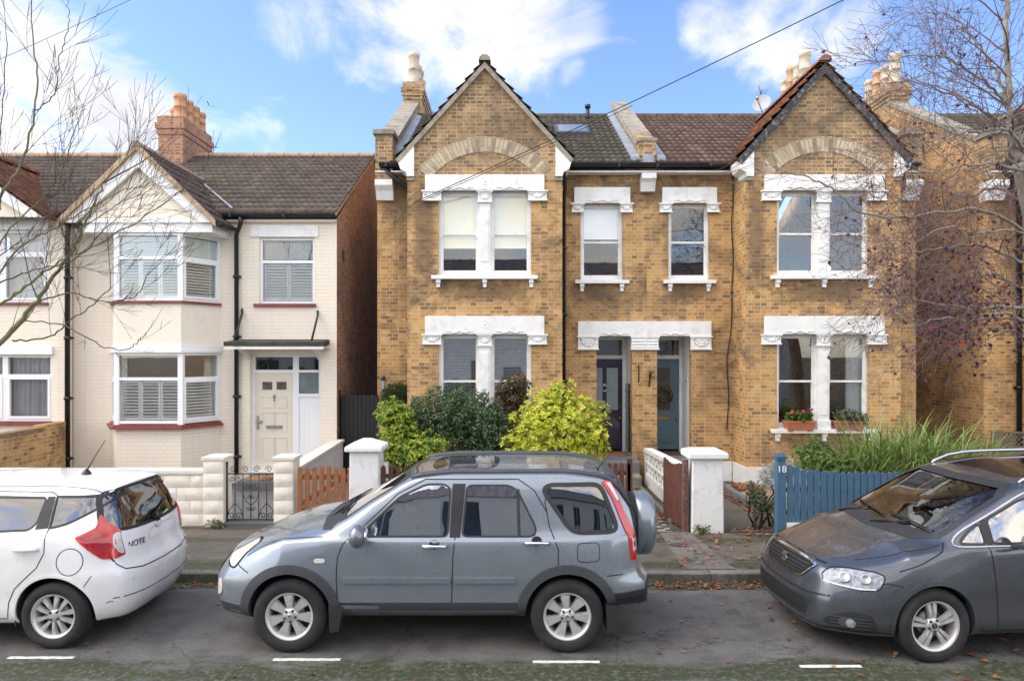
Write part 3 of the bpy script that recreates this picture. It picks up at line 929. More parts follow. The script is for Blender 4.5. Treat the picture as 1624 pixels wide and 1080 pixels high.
        mb.tube([(X(b0 - .03) + .02 * math.sin(i * 1.3) - .1 * min(1, max(0, (i - 9) / 4)), YR - .015, z) for i, z in enumerate(zz)], .011, 5)
        mb.build('cable', BLACKPIPE, root)
    return root, X


GREY_TEAL = plain('slate_teal_door', (.10, .165, .195), .4, .06, 3)
PURPLE = plain('dark_purple_door', (.028, .012, .045), .25, .1, 3, Coat_Weight=.5)
OLD_BARGE = plain('flaking_black_bargeboard', (.03, .03, .032), .7, .3, 6, .5, 30, ((.5, .5, .48), 14, .6))
XC = 2.85

house_a, XA = brick_house('yellow brick house with plain brick gable and dark purple front door', -1, XC, 0, 0,
                          [('cream', 4.95), ('cream', 4.95)], [('venetian', 1.40, .3), ('venetian', 1.40, .3)], ('white', 5.26), (PURPLE, 2), TILE_D, TILE_D, None, (.50, 1.40), (.31, 1.06), (.30, 1.24))
house_b, XB = brick_house('yellow brick house with red gable roof, black bargeboards and grey-teal door', 1, XC, 0, 0,
                          [None, None], [None, ('curtain', 1.3, .55, 1.0)], None, (GREY_TEAL, 1), TILE_B, TILE_R, OLD_BARGE, (.46, 1.33), (.22, .95), (.10, .95))

# details only house A or B has
mb = MB()   # roof light
c = Vector((MX(907, 16.4), 16.4, EAVE_Z + (16.4 - EAVE_Y) * .6 + .06)); upv = Vector((0, 1, .6)).normalized(); nv = Vector((0, -.6, 1)).normalized()
def roofrect(w, h, e): return [c + Vector((-w, 0, 0)) - upv * h + nv * e, c + Vector((w, 0, 0)) - upv * h + nv * e, c + Vector((w, 0, 0)) + upv * h + nv * e, c + Vector((-w, 0, 0)) + upv * h + nv * e]
mb.hexa(roofrect(.42, .42, 0), roofrect(.40, .40, .09))
sky_l = mb.build('roof_window', plain('grey_aluminium', (.07, .075, .08), .5, .1, 4), house_a)
mb = MB(); mb.poly(roofrect(.33, .33, .094)); mb.build('pane', plain('roof_window_glass', (.30, .36, .42), .05, .05, 3, Metallic=.7), sky_l)
mb = MB(); mb.tube([(MX(932, 17.6), 17.6, 8.7), (MX(932, 17.6), 17.6, 9.15)], .05, 8); mb.tube([(MX(932, 17.6), 17.6, 9.12), (MX(932, 17.6), 17.6, 9.2)], .075, 8); mb.build('vent_pipe', BLACKPIPE, house_a)
# party parapet between the pair (belongs to the purple-door house)
mb = MB(); zt = lambda y: EAVE_Z + (y - EAVE_Y) * .6
mb.hexa([(XC - .18, YR - .1, 6.5), (XC + .18, YR - .1, 6.5), (XC + .18, 18.3, 8.9), (XC - .18, 18.3, 8.9)], [(XC - .18, YR - .1, zt(YR) + .38), (XC + .18, YR - .1, zt(YR) + .38), (XC + .18, 18.3, zt(18.3) + .22), (XC - .18, 18.3, zt(18.3) + .22)])
pp = mb.build('parapet', BRICK_G, house_a)
mb = MB(); mb.hexa([(XC - .22, YR + .16, zt(YR) + .40), (XC + .22, YR + .16, zt(YR) + .40), (XC + .22, 18.3, zt(18.3) + .22), (XC - .22, 18.3, zt(18.3) + .22)],
                   [(XC - .20, YR + .16, zt(YR) + .5), (XC + .20, YR + .16, zt(YR) + .5), (XC + .20, 18.3, zt(18.3) + .34), (XC - .20, 18.3, zt(18.3) + .34)])
mb.box(XC - .2, XC + .2, YR - .12, YR + .16, zt(YR) + .37, zt(YR) + .44)
mb.build('coping', STONE, pp)
mb = MB()
for s in (-1, 1):
    x0, x1 = XC + s * .19, XC + s * .36
    mb.hexa([(x0, YR - .2, zt(YR - .2) + .04), (x1, YR - .2, zt(YR - .2) + .03), (x1, 17.9, zt(17.9) + .04), (x0, 17.9, zt(17.9) + .06)], [(x0, YR - .2, zt(YR - .2) + .14), (x1, YR - .2, zt(YR - .2) + .13), (x1, 17.9, zt(17.9) + .13), (x0, 17.9, zt(17.9) + .17)])
mb.box(XC - .11, XC + .13, YR - .14, YR - .1, EAVE_Z - .02, EAVE_Z + .24)
mb.build('flashing', LEAD, pp, fixn=True)
mb = MB(); x0, x1 = XC - .15, XC + .15
mb.prism([(x0, YR, 6.2), (x0, YR, 6.55), (x0, YR - .28, 6.55), (x0, YR - .28, 6.44), (x0, YR - .2, 6.38), (x0, YR - .12, 6.2)], (x1 - x0, 0, 0))
mb.build('corbel', WHITE, house_a, fixn=True)
# black wall tiles in the purple door's porch
mb = MB(); xw = XA(.30) - .002
for i in range(5):
    for j in range(13):
        mb.box(xw - .012, xw, 14.7 + i * .115, 14.7 + i * .115 + .107, .66 + j * .115, .66 + j * .115 + .107)
mb.build('wall_tiles', plain('black_glazed_tile', (.015, .018, .02), .12, .1, 5), house_a)
# iron hooks on the pillar
mb = MB(); mb.tube([(MX(1013, 14.4), YR - .02, 2.55), (MX(1013, 14.4), YR - .05, 2.5), (MX(1013, 14.4), YR - .05, 2.22), (MX(1013, 14.4), YR - .02, 2.2)], .016, 6); mb.build('iron_hook', BLACK, house_a)
mb = MB(); mb.tube([(MX(1030, 14.4), YR - .02, 2.1), (MX(1030, 14.4), YR - .06, 2.25), (MX(1033, 14.4), YR - .08, 2.42), (MX(1036, 14.4), YR - .1, 2.4)], .016, 6)
mb.tube([(MX(1030, 14.4), YR - .05, 2.3), (MX(1030, 14.4), YR - .05, 2.45)], .012, 6); mb.build('iron_hook', BLACK, house_b)
# white number plate by the teal door
mb = MB(); xw = XB(.95) - .004
mb.box(xw - .012, xw, 14.78, 14.90, 2.15, 2.25); npl = mb.build('number_plate', WHITE, house_b)
put_text('number', '16', .10, BLACK, npl, Matrix.Translation((xw - .014, 14.84, 2.2)) @ Matrix.Rotation(R(-90), 4, 'Z') @ Matrix.Rotation(R(90), 4, 'X'), .002, rel=True)

# the next house along is built like the first one
house_c = copy_tree(house_a)
house_c.location.x += 12.83
house_c['label'] = 'yellow brick house at the right edge, behind bare branches with purple leaves'

# ================================================================== STRUCTURE: the cream painted houses
def casement(root, F, u0, u1, z0, z1, ztr, lights=1, w=-.05, shutters=None, top=None, name='window', open_side=True, curtain=False, closed=.45):
    """white framed window: fixed light over a lower light, louvred shutters inside"""
    mb = MB(); f = .055
    F.box(mb, u0, u0 + f, w - .07, w, z0, z1); F.box(mb, u1 - f, u1, w - .07, w, z0, z1)
    F.box(mb, u0 + f, u1 - f, w - .07, w, z1 - f, z1); F.box(mb, u0 + f, u1 - f, w - .07, w, z0, z0 + f)
    F.box(mb, u0 + f, u1 - f, w - .07, w - .002, ztr - .03, ztr + .03)
    a, b = u0 + f, u1 - f
    g = MB()
    F.quad(g, a, b, ztr + .03, z1 - f, w - .04)
    if open_side:      # lower light is an opening sash with its own raised frame
        s = .045
        F.box(mb, a, a + s, w - .05, w + .018, z0 + f, ztr - .03); F.box(mb, b - s, b, w - .05, w + .018, z0 + f, ztr - .03)
        F.box(mb, a + s, b - s, w - .05, w + .018, ztr - .03 - s, ztr - .03); F.box(mb, a + s, b - s, w - .05, w + .018, z0 + f, z0 + f + s)
        F.quad(g, a + s, b - s, z0 + f + s, ztr - .03 - s, w - .02)
    else: F.quad(g, a, b, z0 + f, ztr - .03, w - .04)
    o = mb.build(name, UPVC, root)
    g.build('pane', PANE, o)
    if shutters:
        sh = MB(); n = shutters; pw = (b - a) / n
        for i in range(n):
            p0, p1 = a + i * pw + .004, a + (i + 1) * pw - .004
            zb, zt = z0 + f + .01, ztr - .035
            for q in (p0, p1 - .04): F.box(sh, q, q + .04, w - .105, w - .08, zb, zt)
            F.box(sh, p0 + .04, p1 - .04, w - .105, w - .08, zb, zb + .05); F.box(sh, p0 + .04, p1 - .04, w - .105, w - .08, zt - .05, zt)
            m = int((zt - zb - .1) / .058)
            for k in range(m):
                z = zb + .05 + (k + .5) * (zt - zb - .1) / m
                e = .029 * closed
                sh.add([F.p(p0 + .04, w - .075, z - e), F.p(p1 - .04, w - .075, z - e), F.p(p1 - .04, w - .11, z + e), F.p(p0 + .04, w - .11, z + e),
                        F.p(p0 + .04, w - .082, z - e - .008), F.p(p1 - .04, w - .082, z - e - .008), F.p(p1 - .04, w - .117, z + e - .008), F.p(p0 + .04, w - .117, z + e - .008)],
                       [(0, 1, 2, 3), (0, 4, 5, 1), (4, 7, 6, 5)])
        sh.build('shutter', plain('white_shutter', (.92, .94, .92), .4, .03, 3), o)
    if top:
        k = MB()
        m = int((z1 - f - ztr - .03) / .05)
        for i in range(m):
            z = ztr + .05 + i * .05
            F.box(k, a, b, w - .09, w - .08, z - .022, z + .022)
        k.build('blind', plain('pale_blind', (.78, .86, .84), .6, .03, 4), o)
    if curtain:
        k = MB(); n = 60
        for i in range(n):
            t0, t1 = i / n, (i + 1) / n
            fw = lambda t: w - .16 + .02 * math.sin(t * 55) + .012 * math.sin(t * 23 + 1)
            q = [F.p(a + (b - a) * t0, fw(t0), z0), F.p(a + (b - a) * t1, fw(t1), z0), F.p(a + (b - a) * t1, fw(t1), z1), F.p(a + (b - a) * t0, fw(t0), z1)]
            k.add(q, [(0, 1, 2, 3)], True)
        k.build('curtain', plain('grey_net_curtain', (.50, .50, .53), .9, .1, 3), o)
    return o


def canted_bay(root, pts, zb, pieces):
    """pieces: list of (z0, z1, 'wall'|'band', material, proud)"""
    frames = []
    for a, b in zip(pts, pts[1:]):
        d = Vector((b[0] - a[0], b[1] - a[1])); n = Vector((d.y, -d.x)).normalized()
        if n.y > 0 and abs(n.y) > .05: n = -n
        frames.append((Frame(a, d, n), d.length))
    return frames


def offset_poly(pts, e):
    """open polyline pushed outwards (towards the street) by e"""
    out = []
    nrm = []
    for a, b in zip(pts, pts[1:]):
        d = Vector((b[0] - a[0], b[1] - a[1])).normalized(); nrm.append(Vector((d.y, -d.x)))
    for i, p in enumerate(pts):
        n = nrm[0] if i == 0 else nrm[-1] if i == len(pts) - 1 else (nrm[i - 1] + nrm[i]) / (1 + nrm[i - 1].dot(nrm[i]))
        out.append((p[0] + n.x * e, p[1] + n.y * e))
    return out


def bay_band(mb, pts, e0, e1, z0, z1):
    o = offset_poly(pts, e1); i = offset_poly(pts, e0)
    for k in range(len(pts) - 1):
        b = [o[k], o[k + 1], i[k + 1], i[k]]
        mb.hexa([(x, y, z0) for x, y in b], [(x, y, z1) for x, y in b])


def cream_house():
    YW = 14.2
    xr, xl = -3.645, -9.12
    root = empty('cream_house', (-6.4, YW, .1), 'cream painted house with gable over its bay, red sills and pale panelled front door', 'house', 'cream painted houses with gabled bays')
    F = Frame((0, YW), (1, 0), (0, -1))
    eave = 5.66
    # front walls; the part with the door is painted brick, a strip left of the bay too
    wx0, wx1, wz0, wz1 = MX(411, YW), MX(499, YW), MZ(482, YW), MZ(377, YW)
    dx0, dx1, dz0, dz1 = MX(396, YW), MX(508, YW), .36, MZ(561, YW)
    mb = MB()
    F.wall(mb, -5.93, xr, 0, eave, [(wx0, wx1, wz0, wz1), (dx0, dx1, -.1, dz1)], .16)
    F.wall(mb, xl, -5.93, 0, eave + .1, [(-8.0, -6.4, .9, 5.4)], .05)
    # flank, rear
    wall = mb.build('wall', BRICK_P, root)
    mb = MB()
    Fk = Frame((xr, YW), (0, 1), (1, 0))
    Fk.wall(mb, 0, 7.6, 0, eave - .05)
    mb.poly([Fk.p(-.0, 0, eave - .05), Fk.p(7.6, 0, eave - .05), Fk.p(3.75, 0, 7.92)])
    Frame((0, YW + 7.6), (-1, 0), (0, 1)).wall(mb, -xr, -xl, 0, eave)
    mb.build('flank_wall', BRICK_R, root)
    mb = MB(); Fk.box(mb, .45, .62, -.05, .012, 4.8, 5.02); mb.build('air_brick', BLACK, root)
    # canted bay
    pts = [(-8.30, YW), (-7.80, 13.45), (-6.52, 13.45), (-6.07, YW)]
    gz0, gz1, uz0, uz1 = 1.42, 2.82, 3.84, 5.18
    mb = MB(); mb2 = MB()
    fr = canted_bay(root, pts, 0, None)
    for f, ln in fr:
        f.wall(mb, 0, ln, 0, gz0 - .09)
        f.wall(mb2, 0, ln, gz1 + .14, uz0 - .05)
    mb.build('bay_wall', SMOOTH_C if False else BRICK_P, root); mb2.build('bay_wall', RENDER_C, root)
    mb = MB(); bay_band(mb, pts, -.1, .05, gz0 - .09, gz0 - .02); bay_band(mb, pts, -.1, .11, gz0 - .10, gz0 - .06); sl = mb.build('sill', REDSILL, root)
    mb = MB(); bay_band(mb, pts, -.1, .05, uz0 - .05, uz0 + .0); mb.build('sill', REDSILL, root)
    mb = MB(); bay_band(mb, pts, -.1, .06, gz1, gz1 + .055); bay_band(mb, pts, -.1, .03, gz1 + .055, gz1 + .14); mb.build('bay_band', UPVC, root)
    for k, (f, ln) in enumerate(fr):
        for lvl, (a, b) in enumerate(((gz0, gz1), (uz0 + .003, uz1))):
            tr = b - (b - a) * .37
            if k == 1: casement(root, f, .0, ln, a, b, tr, 1, -.0, 3, lvl == 1, open_side=False)
            else: casement(root, f, .0, ln, a, b, tr, 1, -.0, 1, lvl == 1, open_side=True)
    mb = MB()   # posts at the corners of the bay
    for p in offset_poly(pts, -.02)[1:3]:
        for a, b in ((gz0 - .02, gz1), (uz0, uz1)): mb.box(p[0] - .05, p[0] + .05, p[1] - .03, p[1] + .06, a, b)
    mb.build('corner_post', UPVC, root)
    mb = MB(); F.box(mb, -8.28, -6.12, .0, .02, .02, gz0 - .1); mb.build('bay_back', DARKROOM, root)
    # fascia above bay, gable and its boards
    yg = 13.42
    mb = MB(); mb.box(-8.42, -5.88, yg - .02, YW + .02, 5.18, 5.40); mb.box(-8.42, -5.88, yg - .05, yg - .02, 5.36, 5.41); mb.box(-8.42, -5.88, yg + .0, YW, 5.401, 5.45)
    mb.build('fascia', WHITE, root)
    gx, gh, gw, gf = MX(222, yg), MZ(240, yg), 1.44, 5.36
    mb = MB(); mb.poly([(gx - gw + .1, yg + .03, 5.42), (gx + gw - .1, yg + .03, 5.42), (gx, yg + .03, gh - .1)])
    mb.build('gable_wall', SMOOTH_C, root)
    mb = MB()
    for s in (-1, 1):
        e = Vector((gx + s * (gw + .04), yg - .09, gf)); a = Vector((gx, yg - .09, gh))
        mb.prism([e, a, a - Vector((0, 0, .33)), e + Vector((-s * .26, 0, -.0))] if s > 0 else [e, e + Vector((.26, 0, 0)), a - Vector((0, 0, .33)), a], (0, .06, 0))
    mb.build('bargeboard', WHITE, root, fixn=True)
    yl = 17.0 - yg
    mb = MB()
    for s in (-1, 1):
        V = Vector((-s * (gw + .1), 0, gh + .06 - (gf - .02)))
        tile_roof(mb, (gx + s * (gw + .1), yg - .13, gf - .02), (0, 1, 0), V, yl, V.length, .29, .15)
    gr = mb.build('gable_roof', TILE_C, root)
    mb = MB(); ridge(mb, (gx, yg - .16, gh + .10), (gx, yg + yl, gh + .10), .11); mb.build('ridge_tiles', plain('sandy_ridge', (.36, .25, .17), .9, .2, 5, .3), gr)
    mb = MB()
    for s in (-1, 1):
        e = Vector((gx + s * (gw + .10), yg - .12, gf - .02)); a = Vector((gx, yg - .12, gh + .07))
        e.y = a.y = yg - .15; e.z += .06; a.z += .06; mb.prism([e, a, a - Vector((0, 0, .13)), e - Vector((0, 0, .13))], (0, .1, 0))
    mb.build('verge_mortar', plain('sandy_mortar', (.42, .31, .2), .9, .25, 5, .3), gr, fixn=True)
    # main roof
    ez, ey, rz, ry = eave + .02, YW - .14, 7.97, 18.0
    V = Vector((0, ry - ey, rz - ez))
    mb = MB()
    tile_roof(mb, (xl, ey, ez), (1, 0, 0), V, xr + .03 - xl, V.length, .30, .15, keep=lambda u, v: not (xl + u < -6.6 and v < .9))
    rf = mb.build('roof', TILE_C, root)
    mb = MB(); mb.poly([(xl, ry, rz), (xr + .03, ry, rz), (xr + .03, ry + 4.0, 5.5), (xl, ry + 4.0, 5.5)]); mb.build('rear_slope', TILE_C, rf)
    mb = MB(); ridge(mb, (xl, ry, rz + .05), (xr + .03, ry, rz + .05), .12); mb.build('ridge_tiles', plain('sandy_ridge', None) if False else MATS['sandy_ridge'], rf)
    mb = MB(); mb.prism([(xr - .02, ey, ez - .04), (xr - .02, ry, rz - .04), (xr - .02, ry, rz + .02), (xr - .02, ey, ez + .02)], (.055, 0, 0)); mb.build('verge_mortar', MATS['sandy_mortar'], rf, fixn=True)
    # valley with pale flashing on the right of the gable
    t = (gh + .06 - gf)
    mb = MB()
    for s, q in ((1, 1),):
        e0 = Vector((gx + (gw + .1) , ey + .0, ez + .05)); 
        yv = lambda z: ey + (z - ez) / (V.z / V.y)
        zt = gh - .2; xt = gx + (gw + .1) * (gh + .06 - zt) / (gh + .06 - gf + .02)
        mb.poly([e0 + Vector((-.02, 0, .07)), e0 + Vector((.03, 0, .07)), (xt + .03, yv(zt), zt + .10), (xt - .02, yv(zt), zt + .10)])
    mb.build('valley_flashing', LEAD, rf)
    gutter(root, -5.92, xr + .03, ey - .05, ez - .02, .06)
    mb = MB(); mb.box(-5.9, xr, ey + .05, YW - .002, ez - .16, ez - .06); mb.build('fascia', SMOOTH_C, root)
    # short gutter beside the gable
    mb = MB(); mb.tube([(gx + gw + .12, yg - .1, gf - .03), (gx + gw + .12, ey - .05, gf + .0)], .05, 8); mb.build('gutter', BLACKPIPE, root)
    pipe(root, [(MX(381, 14), ey - .05, ez - .08), (MX(381, 14), ey - .03, ez - .2), (MX(374, 14.1), YW - .07, ez - .42), (MX(374, 14.1), YW - .07, .3)], .045)
    # lintel panel over the small window
    mb = MB(); F.box(mb, MX(398, YW), MX(505, YW), -.01, .03, MZ(376, YW), MZ(358, YW)); mb.build('lintel', WHITE, root)
    casement(root, F, wx0, wx1, wz0, wz1, MZ(415, YW), 1, -.05, 2, False, open_side=False, closed=.85)
    # the upper light is textured glass
    mb = MB(); F.box(mb, wx0 + .09, wx1 - .09, -.14, -.11, MZ(410, YW), wz1 - .1); mb.build('textured_glass', plain('mottled_glass', (.14, .13, .10), .25, .5, 30), root)
    mb = MB(); F.box(mb, wx0 - .1, wx1 + .03, -.1, .06, wz0 - .06, wz0); mb.build('sill', REDSILL, root)
    # door set
    w = -.13
    mb = MB(); f = .07
    dm = MX(466, YW)
    F.box(mb, dx0, dx0 + f, w - .08, w, dz0, dz1); F.box(mb, dm - .06, dm + .06, w - .08, w, dz0, dz1); F.box(mb, dx1 - f, dx1, w - .08, w, dz0, dz1)
    F.box(mb, dx0 + f, dm - .06, w - .08, w, dz1 - f, dz1); F.box(mb, dm + .06, dx1 - f, w - .08, w, dz1 - f, dz1)
    zt0 = MZ(592, YW)
    F.box(mb, dx0 + f, dm - .06, w - .08, w, zt0, zt0 + .07)
    F.box(mb, dm + .06, dx1 - f, w - .08, w, MZ(591, YW), MZ(587, YW)); F.box(mb, dm + .06, dx1 - f, w - .08, w, MZ(630, YW), MZ(625, YW))
    F.box(mb, dx0 - .02, dx1 + .02, w - .08, .03, dz0 - .07, dz0)
    F.box(mb, dm + .06, dx1 - f, w - .06, w - .025, dz0, MZ(630, YW))
    for i in range(4): F.box(mb, dm + .07 + i * .1, dm + .075 + i * .1, w - .03, w - .022, dz0, MZ(632, YW))
    dfm = mb.build('door_frame', UPVC, root)
    mb = MB(); F.quad(mb, dm + .06, dx1 - f, MZ(625, YW), MZ(591, YW), w - .03); mb.build('side_pane', FROST, dfm)
    mb = MB(); F.quad(mb, dm + .06, dx1 - f, MZ(587, YW), dz1 - f, w - .03); F.quad(mb, dx0 + f, dm - .06, zt0 + .07, dz1 - f, w - .03); mb.build('transom_pane', PANE, dfm)
    mb = MB(); F.quad(mb, dx0, dx1, dz0, dz1, w - .4); mb.build('hall_back', DARKROOM, dfm)
    a, b = dx0 + f, dm - .06
    mb = MB(); F.box(mb, a, b, w - .06, w - .02, dz0, zt0)
    for (p0, p1, q0, q1) in ((.2, .45, .40, .60), (.55, .8, .40, .60), (.2, .45, .1, .34), (.55, .8, .1, .34), (.2, .45, .64, .76), (.55, .8, .64, .76)):
        W, H = b - a, zt0 - dz0
        for e, h in ((0, .006), (.02, .0)):
            pass
        u0_, u1_, z0_, z1_ = a + p0 * W - .03, a + p1 * W + .03, dz0 + q0 * H, dz0 + q1 * H
        for (c, d, e, g) in ((u0_, u1_, z0_, z0_ + .015), (u0_, u1_, z1_ - .015, z1_), (u0_, u0_ + .015, z0_ + .015, z1_ - .015), (u1_ - .015, u1_, z0_ + .015, z1_ - .015)):
            F.box(mb, c, d, w - .03, w - .008, e, g)
    dr = mb.build('door', CREAM, root)
    mb = MB()
    for p in (.31, .69): F.box(mb, a + p * (b - a) - .1, a + p * (b - a) + .1, w - .03, w - .006, dz0 + .83 * (zt0 - dz0), dz0 + .91 * (zt0 - dz0))
    mb.build('door_light', plain('bevelled_dark_glass', (.12, .09, .08), .15, .4, 12), dr)
    mb = MB(); u = (a + b) / 2; F.box(mb, u - .17, u + .17, w - .03, w - .003, dz0 + .425 * (zt0 - dz0), dz0 + .46 * (zt0 - dz0)); mb.build('letterbox', STEEL, dr)
    mb = MB(); mb.ball(F.p(u, w + .0, dz0 + .76 * (zt0 - dz0)), .035, 8, 6, (.8, .6, 1.4)); mb.ball(F.p(u, w + .0, dz0 + .72 * (zt0 - dz0)), .02, 8, 6); mb.build('knocker', STEEL, dr)
    mb = MB(); F.box(mb, a + .03, a + .07, w - .02, w + .0, dz0 + .42 * (zt0 - dz0), dz0 + .56 * (zt0 - dz0)); F.box(mb, a + .03, a + .15, w + .0, w + .03, dz0 + .49 * (zt0 - dz0), dz0 + .51 * (zt0 - dz0)); mb.build('door_handle', STEEL, dr)
    # canopy on tie rods
    cx0, cx1, cz = MX(354, 13.6), MX(514, 13.6), MZ(549, 13.6)
    mb = MB(); mb.hexa([(cx0, 13.6, cz), (cx1, 13.6, cz), (cx1 - .05, YW, cz + .04), (cx0 + .15, YW, cz + .04)], [(cx0, 13.6, cz + .09), (cx1, 13.6, cz + .09), (cx1 - .05, YW, cz + .15), (cx0 + .15, YW, cz + .15)])
    can = mb.build('canopy', plain('mossy_felt', (.05, .05, .04), .9, .4, 5, .6, 30, ((.06, .075, .02), 4, .9)), root, bevel=.012)
    mb = MB(); mb.box(cx0 + .02, cx1 - .02, 13.62, 13.66, cz - .06, cz - .003); mb.build('canopy_edge', WHITE, can)
    mb = MB(); mb.box(cx0 + .03, cx1 - .03, 13.665, YW, cz - .03, cz - .005); mb.build('canopy_soffit', SMOOTH_C, can)
    for px, py, tx, ty in ((370, 546, 384, 497), (493, 545, 504, 500)):
        mb = MB(); mb.tube([P3(px, py, 13.75), P3(tx, ty, YW - .06), P3(tx, ty - 7, YW)], .022, 6); mb.build('tie_rod', BLACKPIPE, can)
    for px in (384, 500):
        x = MX(px, 14)
        mb = MB(); mb.prism([(x, YW, cz - .05), (x, 13.75, cz - .05), (x, 13.9, cz - .12), (x, YW - .12, cz - .17), (x, YW, cz - .28)], (.06, 0, 0)); mb.build('bracket', WHITE, can, fixn=True)
    # chimney astride the ridge, with a row of pots
    yc0, yc1 = 17.2, 18.8
    x0, x1 = MX(251, yc0), MX(290, yc0)
    chimney(root, x0, x1, yc0, yc1, 7.3, MZ(185, yc0), [((x0 + x1) / 2 + .12, yc0 + .26 + i * .36, (.62, .58, .55, .52)[i], .15) for i in range(4)] + [((x0 + x1) / 2 - .14, yc0 + .5, .34, .11)], BRICK_C, TERRA, courses=False)
    return root


def cream_neighbour():
    YW = 13.95
    x0, x1 = -15.2, -9.14
    root = empty('cream_house', (-11.5, YW, .1), 'cream house at the left edge with red clay gable roof', 'house', 'cream painted houses with gabled bays')
    F = Frame((0, YW), (1, 0), (0, -1))
    wx0, wx1 = MX(-70, YW), MX(82, YW)
    gz0, gz1 = MZ(668, YW), MZ(562, YW)
    uz0, uz1 = MZ(480, YW), MZ(365, YW)
    vx0, vx1 = MX(-75, YW), MX(76, YW)
    mb = MB(); F.wall(mb, x0, x1, 0, 5.6, [(wx0, wx1, gz0, gz1), (vx0, vx1, uz0, uz1)], .16)
    Frame((x1, YW), (0, 1), (1, 0)).wall(mb, 0, .3, 0, 5.6)
    Frame((0, YW + 8), (-1, 0), (0, 1)).wall(mb, -x1, -x0, 0, 5.6); Frame((x0, YW), (0, 1), (-1, 0)).wall(mb, 0, 8, 0, 5.6)
    mb.build('wall', BRICK_P, root)
    for (a, b, z0, z1) in ((wx0, wx1, gz0, gz1), (vx0, vx1, uz0, uz1)):
        h = (a + b) / 2
        for p, q in ((a, h), (h, b)): casement(root, F, p, q, z0, z1, z1 - (z1 - z0) * .32, 1, -.04, None, False, open_side=True, curtain=True)
    mb = MB(); F.box(mb, wx0 - .1, wx1 + .02, -.1, .08, gz0 - .08, gz0); mb.build('sill', REDSILL, root)
    mb = MB(); F.box(mb, vx0 - .1, vx1 + .02, -.1, .06, uz0 - .05, uz0); mb.build('sill', REDSILL, root)
    mb = MB(); F.box(mb, wx0 - .1, wx1 + .04, -.02, .06, gz1 + .0, gz1 + .16); F.box(mb, vx0 - .1, vx1 + .04, -.02, .04, uz1 + .0, uz1 + .2); mb.build('fascia', UPVC, root)
    # gable with red tiles
    yg = YW - .55; gf, gh = 5.47, 7.05; hw = 2.25; gx = MX(70, yg) - hw
    mb = MB(); mb.poly([(gx - hw + .1, yg + .1, 5.5), (gx + hw - .1, yg + .1, 5.5), (gx, yg + .1, gh - .1)]); mb.build('gable_wall', SMOOTH_C, root)
    mb = MB()
    for s in (-1, 1):
        e = Vector((gx + s * hw, yg - .05, gf)); a = Vector((gx, yg - .05, gh))
        mb.prism([e, a, a - Vector((0, 0, .3)), e + Vector((-s * .3, 0, 0))] if s > 0 else [e, e + Vector((.3, 0, 0)), a - Vector((0, 0, .3)), a], (0, .06, 0))
    mb.build('bargeboard', WHITE, root, fixn=True)
    mb = MB()
    for s in (-1, 1):
        V = Vector((-s * (hw + .1), 0, gh + .06 - gf))
        tile_roof(mb, (gx + s * (hw + .1), yg - .1, gf - .02), (0, 1, 0), V, 4.0, V.length, .16, .165, amp=.004, lip=.03)
    gr = mb.build('gable_roof', TILE_R, root)
    mb = MB(); ridge(mb, (gx, yg - .1, gh + .1), (gx, yg + 3.4, gh + .1), .12); mb.build('ridge_tiles', TILE_R, gr)
    ez, ey, rz, ry = 5.66, 13.95, 7.97, 18.0
    V = Vector((0, ry - ey, rz - ez)); mb = MB()
    tile_roof(mb, (x0, ey, ez), (1, 0, 0), V, x1 - x0, V.length, .30, .15, keep=lambda u, v: x0 + u > -9.9 or v > 1.3)
    rf = mb.build('roof', TILE_C, root)
    mb = MB(); mb.poly([(x0, ry, rz), (x1, ry, rz), (x1, ry + 4, 5.4), (x0, ry + 4, 5.4)]); mb.build('rear_slope', TILE_C, rf)
    mb = MB(); ridge(mb, (x0, ry, rz + .05), (x1, ry, rz + .05), .12); mb.build('ridge_tiles', MATS['sandy_ridge'], rf)
    gutter(root, gx + hw, x1 + .35, YW - .2, 5.6, .06)
    pipe(root, [(MX(112, 13.8), YW - .2, 5.55), (MX(112, 13.8), YW - .2, 5.4), (MX(108, 13.9), YW - .07, 5.2), (MX(108, 13.9), YW - .07, .3)], .05)
    return root


cream_a = cream_house()
cream_b = cream_neighbour()


